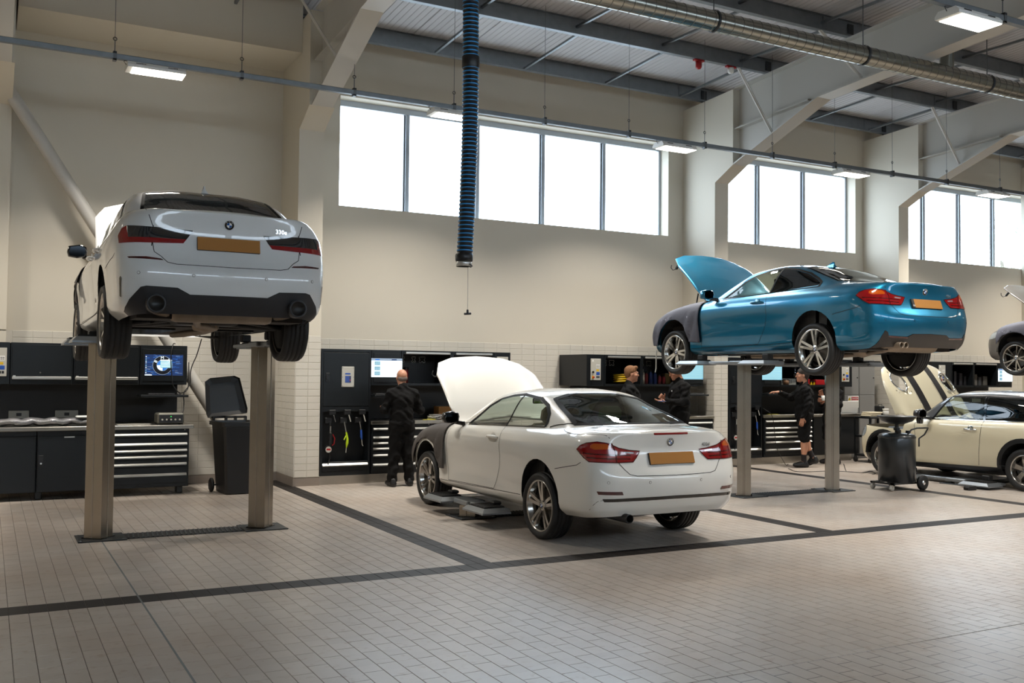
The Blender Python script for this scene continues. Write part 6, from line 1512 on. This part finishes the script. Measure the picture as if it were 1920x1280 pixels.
q = MB(); text_into(q, 'Diesel', .05, M_PLAS, Matrix.Translation((0, -.0036, .095)) @ Matrix.Rotation(PI/2, 4, 'X'), .0004); text_into(q, 'cg', .05, M_PLAS, Matrix.Translation((.08, -.0036, .035)) @ Matrix.Rotation(PI/2, 4, 'X'), .0004); q.build('lettering', t)
t = thing('tool_trolley', 'black wheeled trolley carrying towels behind the oil drainer', 'trolley', (15.15, 13.35, 0)); q = MB()
for z_ in (.12, .48, .84): q.box(-.33, .33, -.2, .2, z_, z_+.035, M_CAB, .005)
q.build('shelves', t)
for x in (-.31, .31):
    for y in (-.18, .18):
        q = MB(); q.box(x-.018, x+.018, y-.018, y+.018, .155, .84, M_CAB); q.build('upright', t); q = MB(); q.lathe([(0, -.015), (.05, -.012), (.05, .012), (0, .015)], M_RUB, 14, 'X', (x, y, .05)); q.box(x-.02, x+.02, y-.02, y+.02, .05, .12, M_PLATE); q.build('caster', t)
t = thing('towel_pile', 'pile of folded cream towels on the black trolley', 'towels', (15.10, 13.35, .8755)); M_TOW = mat('cream_towel', '#c9bfa6', .9, bump=.4, bscale=60)
for i in range(3): q = MB(); q.box(-.2+.02*i, .12+.04*(i == 2), -.12, .12, i*.03, i*.03+.029, M_TOW, .012); q.build('towel', t)
bottle('cleaner_tub', 'white tub with red print beside the folded towels', 'tub', 15.34, 13.24, .8755, .055, .15, M_WHITE, M_WHITE, neck=.95)
t = thing('black_case', 'black case on the black trolley', 'case', (15.385, 13.41, .8755)); 
q = MB(); q.box(-.07, .07, -.05, .09, 0, .20, M_PLAS, .01); q.build('case_body', t); q = MB(); q.tube([(-.05, 0, .20), (-.04, 0, .23), (.04, 0, .23), (.05, 0, .20)], .006, M_PLAS, 6); q.build('grip', t)
# coat hook cable dangling from the blue coupe nose
p0 = on_x(1229, 640, 9.22); q = MB(); q.tube([(9.21, 12.36, 2.02), (9.20, 12.36, 1.93), (9.20, 12.36, 1.74), (9.185, 12.36, 1.68)], .010, M_GREYP, 6); tag(q.build('drain_tube'), 'grey tube dangling below the nose of the blue coupe', 'tube')
t = thing('wheel_chock', 'small black block on the lift pad beside the cream hatchback', 'block', tuple(on_z(1822, 916, 0)-Vector((.17, .10, 0)))); q = MB(); q.box(-.09, .09, -.05, .05, 0, .055, M_RUB, .01); q.build('block', t); q = MB(); q.box(-.07, .07, -.04, .04, .055, .06, M_PLAS); q.build('grip', t)
# far tree outside
t = thing('tree', 'pale leafy tree standing outside the farthest window', 'tree', (33.2, 23.2, 0)); q = MB(); q.tube([(0, 0, 0), (.1, 0, 3), (0, .1, 6)], [.2, .16, .06], mat('bark', '#6a6258', .9), 8); q.build('trunk', t)
q = MB(); rr = random.Random(9); ML = mat('leaf', '#a9b8a4', .7)
for i in range(900):
    a = rr.uniform(0, 2*PI); r = 2.0*rr.random()**.5; z_ = rr.uniform(3.2, 7.6); k = 1-abs((z_-5.2)/2.6)**2; p = Vector((r*k*math.cos(a), r*k*math.sin(a), z_)); d = Vector((rr.uniform(-1, 1), rr.uniform(-1, 1), rr.uniform(-1, 1))).normalized()*.11; e = d.orthogonal()*.6
    q.add([p, p+d+e, p+d*2, p+d-e], [(0, 1, 2, 3)], ML)
tag(q.build('foliage', t), kind='stuff')
# ------------------------------------------------------------------ people
def surface_net(prims, h, k=.03, sub=()):
    """smooth union of round cones / ellipsoids -> quads. prims: ('c', a, b, ra, rb) or ('e', centre, radii); sub are carved away"""
    lo = np.array([1e9]*3); hi = -lo
    for p in prims:
        if p[0] == 'c': a, b, r = np.array(p[1]), np.array(p[2]), max(p[3], p[4])
        else: a = b = np.array(p[1]); r = np.array(p[2])
        lo = np.minimum(lo, np.minimum(a, b)-r); hi = np.maximum(hi, np.maximum(a, b)+r)
    lo -= 3*h; hi += 3*h; n = np.ceil((hi-lo)/h).astype(int)+1
    ax = [lo[i]+h*np.arange(n[i]) for i in range(3)]
    F = np.full(n, .25, np.float32)
    def dist(p, X, Y, Z):
        if p[0] == 'c':
            a = np.array(p[1]); d = np.array(p[2])-a; L2 = d @ d+1e-12
            t = np.clip(((X-a[0])*d[0]+(Y-a[1])*d[1]+(Z-a[2])*d[2])/L2, 0, 1)
            return np.sqrt((X-a[0]-t*d[0])**2+(Y-a[1]-t*d[1])**2+(Z-a[2]-t*d[2])**2)-(p[3]+(p[4]-p[3])*t)
        c, r = np.array(p[1]), np.array(p[2])
        q = np.sqrt(((X-c[0])/r[0])**2+((Y-c[1])/r[1])**2+((Z-c[2])/r[2])**2)
        return (q-1)*r.min()
    def block(p, m):
        if p[0] == 'c': a, b, r = np.array(p[1]), np.array(p[2]), max(p[3], p[4])
        else: a = b = np.array(p[1]); r = np.array(p[2])
        i0 = np.maximum(np.floor((np.minimum(a, b)-r-m-lo)/h).astype(int), 0); i1 = np.minimum(np.ceil((np.maximum(a, b)+r+m-lo)/h).astype(int)+1, n)
        sl = tuple(slice(i0[i], i1[i]) for i in range(3)); return sl, np.meshgrid(*[ax[i][sl[i]] for i in range(3)], indexing='ij', sparse=True)
    for p in prims:
        kk = p[5] if (p[0] == 'c' and len(p) > 5) else (p[3] if (p[0] == 'e' and len(p) > 3) else k)
        sl, (X, Y, Z) = block(p, kk*2+2*h); d = dist(p, X, Y, Z); f = F[sl]; w = np.clip(.5+.5*(f-d)/kk, 0, 1); F[sl] = f*(1-w)+d*w-kk*w*(1-w)
    for p in sub:
        sl, (X, Y, Z) = block(p, .02); F[sl] = np.maximum(F[sl], -dist(p, X, Y, Z))
    ins = F < 0; c = np.zeros(np.array(n)-1, int)
    for i in (0, 1):
        for j in (0, 1):
            for l in (0, 1): c += ins[i:n[0]-1+i, j:n[1]-1+j, l:n[2]-1+l]
    act = (c > 0) & (c < 8); idx = -np.ones(act.shape, int); cells = np.argwhere(act); idx[act] = np.arange(len(cells))
    S = np.zeros((len(cells), 3)); C = np.zeros(len(cells))
    E = [((0, 0, 0), (1, 0, 0)), ((0, 1, 0), (1, 1, 0)), ((0, 0, 1), (1, 0, 1)), ((0, 1, 1), (1, 1, 1)), ((0, 0, 0), (0, 1, 0)), ((1, 0, 0), (1, 1, 0)), ((0, 0, 1), (0, 1, 1)), ((1, 0, 1), (1, 1, 1)), ((0, 0, 0), (0, 0, 1)), ((1, 0, 0), (1, 0, 1)), ((0, 1, 0), (0, 1, 1)), ((1, 1, 0), (1, 1, 1))]
    for a, b in E:
        A = cells+a; Bc = cells+b; fa = F[tuple(A.T)]; fb = F[tuple(Bc.T)]; x = (fa < 0) != (fb < 0); t = np.where(x, fa/np.where(x, fa-fb, 1), 0)
        S[x] += (A+(Bc-A)*t[:, None])[x]; C[x] += 1
    V = lo+h*S/C[:, None]; Q = []
    for d in range(3):
        e = [0, 0, 0]; e[d] = 1; o = [np.array(v) for v in ((0, 0, 0),)][0]
        u, w = [(1, 2), (2, 0), (0, 1)][d]
        A = ins[tuple(slice(0, n[i]-e[i]) for i in range(3))]; Bm = ins[tuple(slice(e[i], n[i]) for i in range(3))]
        for cond, flip in ((A & ~Bm, False), (~A & Bm, True)):
            P = np.argwhere(cond); P = P[(P[:, u] > 0) & (P[:, w] > 0) & (P[:, u] < n[u]-1) & (P[:, w] < n[w]-1)]
            if not len(P): continue
            du = np.zeros(3, int); du[u] = 1; dw = np.zeros(3, int); dw[w] = 1
            q = np.stack([idx[tuple((P-du-dw).T)], idx[tuple((P-dw).T)], idx[tuple(P.T)], idx[tuple((P-du).T)]], 1)
            Q.append(q[:, ::-1] if flip else q)
    return V, np.vstack(Q)
def net_into(mb, V, Q, m, wob=0):
    mb.add([tuple(v) for v in V], [tuple(int(i) for i in q) for q in Q if min(q) >= 0], m, True)
SKIN = mat('skin', '#b98469', .5, noise=.05, nscale=30); SKINT = mat('tanned_skin', '#a87258', .5, noise=.05, nscale=30)
CLOTH = mat('black_cloth', '#0a0a0b', .9, spec=.25, bump=.7, bscale=22); CLOTH2 = mat('black_trouser_cloth', '#09090a', .88, spec=.25, bump=.5, bscale=22); SHOE = mat('black_shoe', '#101012', .4); SOCK = mat('dark_sock', '#1b1719', .9)
def hand(mb, wrist, along, palm, skin, curl=.6, L=.18, thumb=1):
    """a hand from the wrist: along = direction of the fingers, palm = direction the palm faces"""
    a = Vector(along).normalized(); p = Vector(palm); p = (p-a*p.dot(a)).normalized(); s = a.cross(p)*thumb; w = Vector(wrist); P = []
    k = L/.18
    for i, (o, f) in enumerate(((-.033, .062), (-.011, .075), (.011, .080), (.032, .072))):
        b = w+a*.088*k+s*o*k; P.append(('c', tuple(w+a*.01+s*o*.5), tuple(b), .017*k, .0115*k, .012))
        ang = 0; q = b; d = a
        for j, ll in enumerate((.45, .32, .23)):
            ang = curl*(.75+.35*j); d = (d*math.cos(ang)+p*math.sin(ang)).normalized() if j else (a*math.cos(ang*.6)+p*math.sin(ang*.6)).normalized()
            q2 = q+d*f*ll*k; P.append(('c', tuple(q), tuple(q2), .0092*k-.0008*j, .0086*k-.0010*j, .004)); q = q2
    b = w+a*.025*k+s*.030*k; q = b+(s*.75+a*.55+p*.30).normalized()*.042*k; q2 = q+(a*.8+s*.15+p*.5).normalized()*.034*k
    P += [('c', tuple(w+a*.02), tuple(b), .016*k, .014*k, .01), ('c', tuple(b), tuple(q), .013*k, .0105*k, .006), ('c', tuple(q), tuple(q2), .0105*k, .0085*k, .004), ('c', tuple(w-a*.05), tuple(w+a*.01), .026, .022, .015)]
    V, Q = surface_net(P, .0052, .010); net_into(mb, V, Q, skin)
def person(label, loc, rz, J, hair=None, legs='long', skin=SKIN, hairm=None, hands=(), lookz=0.0, nod=0.0, stubble=None, scale=1.0, logo=False):
    """J: joints in the person's own frame (x right, y forward, z up)"""
    t = thing('person', label, 'person', loc, rz); t.scale = (scale,)*3
    V3 = lambda n: tuple(J[n])
    mb = MB()
    body = [('c', V3('pelvis'), V3('waist'), .135, .125), ('c', V3('waist'), V3('chest'), .125, .145), ('c', V3('chest'), V3('neck'), .12, .06)]
    for s in 'lr':
        body += [('c', V3('chest'), V3('sh_'+s), .10, .062), ('c', V3('sh_'+s), V3('el_'+s), .054, .041), ('c', V3('el_'+s), V3('wr_'+s), .041, .028)]
        body += [('c', V3('hip_'+s), V3('kn_'+s), .088, .056), ('c', V3('kn_'+s), V3('an_'+s), .054, .036), ('c', V3('an_'+s), V3('toe_'+s), .034, .020)]
        k = Vector(J['kn_'+s]); a = Vector(J['an_'+s]); c = k.lerp(a, .28)+Vector((0, -.015, 0))
        if legs != 'long': body.append(('e', tuple(c), (.056, .058, .12)))
    body.append(('c', V3('neck'), V3('head'), .058, .055))
    Vb, Qb = surface_net(body, .0155, .045); net_into(mb, Vb, Qb, skin)
    # head
    H = []; hs = []; E = []
    H += [('e', (0, -.012, .035), (.077, .097, .092), .02), ('e', (0, .028, -.035), (.062, .070, .080), .03), ('c', (0, .055, -.092), (0, .035, -.075), .030, .045, .03), ('c', (0, -.02, -.06), (0, -.03, -.17), .058, .060, .03),
          ('c', (0, .096, .012), (0, .112, -.026), .009, .013, .012), ('e', (0, .094, .028), (.05, .014, .010), .015), ('c', (-.018, .092, -.062), (.018, .092, -.062), .010, .010, .01), ('c', (-.014, .088, -.076), (.014, .088, -.076), .010, .010, .008), ('e', (0, .078, -.105), (.022, .018, .016), .015)]
    for sx in (-1, 1):
        H += [('e', (sx*.078, -.008, -.008), (.010, .022, .032), .006), ('e', (sx*.045, .062, -.022), (.022, .022, .02), .02)]; hs.append(('e', (sx*.032, .103, .010), (.017, .016, .010)))
    Vh, Qh = surface_net(H, .0062, .02, hs)
    RH = Matrix.Translation(J['head']) @ Matrix.Rotation(lookz, 4, 'Z') @ Matrix.Rotation(nod, 4, 'X')
    s0 = len(mb.v); net_into(mb, Vh, Qh, skin)
    for sx in (-1, 1): mb.lathe([(0, -.011), (.008, -.008), (.011, 0), (.008, .008), (0, .011)], mat('eye_white', '#c9c2ba', .3), 10, 'Y', (sx*.032, .086, .010)); mb.lathe([(0, .0118), (.005, .0105)], mat('eye_dark', '#20180f', .2), 8, 'Y', (sx*.032, .086, .010))
    mb.xform(RH, s0)
    for hd in hands: hand(mb, *hd[:-1], skin, **hd[-1])
    mb.build('body', t)
    if hair:
        hm = mat(hairm[0], hairm[1], .75, bump=.9, bscale=150); Hh = []
        if hair == 'short':
            Hh = [('e', (0, -.018, .055), (.082, .104, .088), .02), ('c', (-.03, .062, .112), (.035, .070, .108), .026, .028, .02), ('e', (0, -.055, .0), (.074, .058, .07), .03), ('c', (-.074, -.01, .05), (-.074, -.005, .01), .012, .008, .02), ('c', (.074, -.01, .05), (.074, -.005, .01), .012, .008, .02)]
            cutb = [('e', (0, .105, -.03), (.10, .06, .10)), ('e', (0, .06, -.06), (.11, .085, .075))]
        elif hair == 'curly':
            Hh = [('e', (0, -.022, .055), (.088, .108, .090), .02), ('e', (0, -.06, .0), (.080, .060, .085), .03)]; rr = random.Random(2)
            for i in range(46):
                a, b = rr.uniform(0, 2*PI), rr.uniform(-.2, 1.3); Hh.append(('e', (.085*math.cos(a)*math.cos(b), -.03+.10*math.sin(a)*math.cos(b), .055+.085*math.sin(b)), (.018, .018, .018), .01))
            cutb = [('e', (0, .11, -.03), (.10, .06, .11)), ('e', (0, .06, -.07), (.12, .085, .08))]
        else:
            Hh = [('e', (0, -.052, -.012), (.076, .056, .05), .02)]; cutb = [('e', (0, .05, .07), (.2, .10, .08))]
        V, Q = surface_net(Hh, .0075, .02, cutb); q = MB(); net_into(q, V, Q, hm); q.xform(RH); q.build('hair', t)
    # jumper
    q = MB(); e = .022
    P = [('c', V3('pelvis'), V3('waist'), .145+e, .135+e), ('c', V3('waist'), V3('chest'), .135+e, .150+e), ('c', V3('chest'), tuple(Vector(J['neck'])+Vector((0, 0, .0))), .125+e, .062)]
    for s in 'lr': P += [('c', V3('neck'), V3('sh_'+s), .058, .066), ('c', V3('chest'), V3('sh_'+s), .10+e, .066), ('c', V3('sh_'+s), V3('el_'+s), .060+e*.7, .052+e*.4), ('c', V3('el_'+s), tuple(Vector(J['el_'+s]).lerp(Vector(J['wr_'+s]), .93)), .052+e*.4, .043)]
    P.append(('c', V3('neck'), tuple(Vector(J['neck']).lerp(Vector(J['head']), .20)), .068, .062))
    V, Q = surface_net(P, .014, .04); z = V[:, 2]
    X0 = V[:, 0].copy(); Y0 = V[:, 1].copy(); V[:, 0] += .006*np.sin(z*38+4*np.sin(Y0*14)+X0*9)+.005*np.sin(z*71+Y0*40); V[:, 1] += .006*np.sin(z*33+4*np.sin(X0*13)+2)+.005*np.sin(z*64+X0*45)
    net_into(q, V, Q, CLOTH)
    hem = J.get('hem', .86); q.v = [(x, y, z_) if z_ > hem or abs(x-J['pelvis'][0]) > .25 else (x, y, hem+(z_-hem)*.06) for x, y, z_ in q.v]
    if logo: q.box(logo[0]-.012, logo[0]+.012, logo[1]-.002, logo[1]+.002, logo[2]-.012, logo[2]+.012, M_WHITE)
    q.build('jumper', t)
    # trousers or shorts
    q = MB(); P = [('c', V3('pelvis'), tuple(Vector(J['pelvis'])+Vector((0, 0, .08))), .150, .140)]
    for s in 'lr':
        hp_, kn, an = Vector(J['hip_'+s]), Vector(J['kn_'+s]), Vector(J['an_'+s])
        if legs == 'long': P += [('c', tuple(hp_), tuple(kn), .114, .088), ('c', tuple(kn), tuple(an.lerp(kn, .06)), .088, .074)]
        else: P += [('c', tuple(hp_), tuple(hp_.lerp(kn, .93)), .118, .100)]
    V, Q = surface_net(P, .014, .035); X0 = V[:, 0].copy(); Y0 = V[:, 1].copy(); V[:, 0] += .008*np.sin(V[:, 2]*34+3*np.sin(Y0*16)); V[:, 1] += .010*np.sin(V[:, 2]*29+3*np.sin(X0*17))+.004*np.sin(V[:, 2]*63); net_into(q, V, Q, CLOTH2); q.build('trousers' if legs == 'long' else 'shorts', t)
    for s in 'lr':
        q = MB(); an, toe = Vector(J['an_'+s]), Vector(J['toe_'+s]); d = (toe-an); d.z = 0; d = d.normalized(); up = Vector((0, 0, 1)); lift_ = J.get('lift_'+s, 0)
        hz = an.z-.085
        P = [('c', tuple(an-d*.045+up*(-.045)), tuple(toe+up*(.012)), .046, .038, .03), ('c', tuple(an-d*.03), tuple(an-d*.05-up*.05), .048, .042, .03), ('c', tuple(an+d*.03-up*.01), tuple(toe-d*.05+up*.02), .042, .036, .03)]
        V, Q = surface_net(P, .0105, .02); zmin = min(an.z-.09, toe.z-.03) if not lift_ else -1; V[:, 2] = np.maximum(V[:, 2], max(.004, zmin)); net_into(q, V, Q, SHOE); so = q.build('shoe', t)
        q = MB(); V = None
        if legs != 'long':
            kn = Vector(J['kn_'+s]); V, Q = surface_net([('c', tuple(an-up*.02), tuple(an.lerp(kn, .30)), .046, .050)], .012, .02); net_into(q, V, Q, SOCK); q.build('sock', t)
    return t
def joints(**k):
    J = dict(pelvis=(0, 0, .97), waist=(0, 0, 1.09), chest=(0, .005, 1.30), neck=(0, -.005, 1.475), head=(0, .035, 1.655),
             sh_l=(-.175, -.005, 1.39), sh_r=(.175, -.005, 1.39), el_l=(-.235, -.03, 1.14), el_r=(.235, -.03, 1.14), wr_l=(-.235, .05, .90), wr_r=(.235, .05, .90),
             hip_l=(-.09, 0, .93), hip_r=(.09, 0, .93), kn_l=(-.10, .02, .50), kn_r=(.10, .02, .50), an_l=(-.105, -.02, .09), an_r=(.105, -.02, .09), toe_l=(-.13, .15, .035), toe_r=(.13, .15, .035))
    J.update(k); return J
# bald man at the bench, seen from behind, forearms on the bench side
J = joints(el_l=(-.27, .02, 1.15), wr_l=(-.20, .26, 1.20), el_r=(.29, .02, 1.14), wr_r=(.20, .25, 1.18), head=(0, .045, 1.635), toe_l=(-.18, .13, .035), toe_r=(.14, .15, .035), an_l=(-.15, -.02, .09), an_r=(.13, .0, .09), hem=.93)
person('bald man in black standing with his back to the room at the bench', (5.30, 13.20, 0), math.radians(-6), J, 'fringe', 'long', SKIN, ('grey_stubble', '#6f625a'), [((-.20, .26, 1.20), (.3, 1, .05), (0, 0, -1), dict(curl=.3)), ((.20, .25, 1.18), (-.3, 1, .05), (0, 0, -1), dict(curl=.3, thumb=-1))], scale=.955)
# young man in profile
J = joints(el_l=(-.24, .02, 1.14), wr_l=(-.15, .22, 1.10), el_r=(.24, .02, 1.14), wr_r=(.14, .22, 1.08))
person('young man with short fair hair in black, facing the man with the phone', (9.18, 13.05, 0), math.radians(-116), J, 'short', 'long', SKIN, ('fair_hair', '#7a5230'), [((-.15, .22, 1.10), (.8, .6, 0), (0, -.3, -1), dict(curl=.4)), ((.14, .22, 1.08), (-.8, .6, 0), (0, -.3, -1), dict(curl=.4, thumb=-1))], scale=.995, lookz=math.radians(0))
# man with the phone, facing left
J = joints(el_l=(-.25, .03, 1.15), wr_l=(-.10, .32, 1.17), el_r=(.25, .04, 1.15), wr_r=(.06, .25, 1.20), head=(0, .075, 1.635), neck=(0, .01, 1.48), hem=.80)
person('man in black looking down at a phone, head behind the blue car wheel', (10.16, 13.00, 0), math.radians(80), J, 'short', 'long', SKIN, ('ginger_hair', '#5a3a24'), [((-.10, .32, 1.17), (.15, 1, .05), (0, 0, 1), dict(curl=.25, thumb=-1)), ((.06, .25, 1.20), (-.3, .8, .5), (-1, .2, -.2), dict(curl=1.0))], scale=1.035, nod=math.radians(-20), logo=(-.09, .185, 1.33))
q = MB(); q.box(-.07, .07, -.035, .035, 0, .008, M_PLAS, .003); q.add([(-.066, -.031, .0085), (.066, -.031, .0085), (.066, .031, .0085), (-.066, .031, .0085)], [(0, 1, 2, 3)], M_EMITM)
ph = tag(q.build('phone', None, (9.73, 12.905, 1.20), math.radians(8)), 'phone with blue screen on the open hand of the man in black', 'phone')
# man in shorts reaching for the keyboard
J = joints(el_r=(.27, .20, 1.24), wr_r=(.14, .44, 1.345), sh_r=(.165, .03, 1.40), el_l=(-.235, -.04, 1.13), wr_l=(-.245, .06, .895), an_r=(.05, -.16, .16), kn_r=(.09, -.0, .52), toe_r=(.08, -.05, .045), lift_r=1, hem=.88, an_l=(-.09, .02, .09), toe_l=(-.14, .18, .035))
person('man in black shorts with greying hair reaching for the keyboard', (13.04, 13.07, 0), math.radians(52), J, 'curly', 'short', SKIN, ('grey_brown_hair', '#3a332e'), [((.14, .44, 1.345), (-.15, 1, .02), (0, .1, -1), dict(curl=.35, thumb=-1)), ((-.245, .06, .895), (.0, .15, -1), (1, .1, 0), dict(curl=.45, thumb=1))], scale=1.0, lookz=math.radians(4))
# man with the mug behind the lift post
J = joints(el_l=(-.26, .05, 1.16), wr_l=(-.13, .27, 1.26), el_r=(.26, .04, 1.16), wr_r=(.02, .22, 1.33), head=(0, .06, 1.635), hem=.86)
person('man in black shorts holding a white mug behind the blue lift post', (13.97, 13.30, 0), math.radians(84), J, 'short', 'short', SKINT, ('dark_hair', '#2a211c'), [((-.13, .27, 1.24), (.6, .8, .1), (.6, -.8, 0), dict(curl=.8)), ((.02, .22, 1.33), (-.1, .5, .9), (-.8, .3, 0), dict(curl=.7, thumb=-1))], scale=.96, nod=math.radians(-14))
t = thing('mug', 'white mug in the hand of the man behind the lift post', 'mug', (13.645, 13.19, 1.19)); q = MB(); q.lathe([(0, 0), (.038, 0), (.042, .01), (.042, .095), (.038, .095), (.037, .012), (0, .01)], M_WHITE, 20); q.build('cup', t); q = MB(); q.tube([(0, -.04, .08), (0, -.07, .075), (0, -.075, .045), (0, -.06, .025), (0, -.04, .02)], .006, M_WHITE, 8); q.build('handle', t)
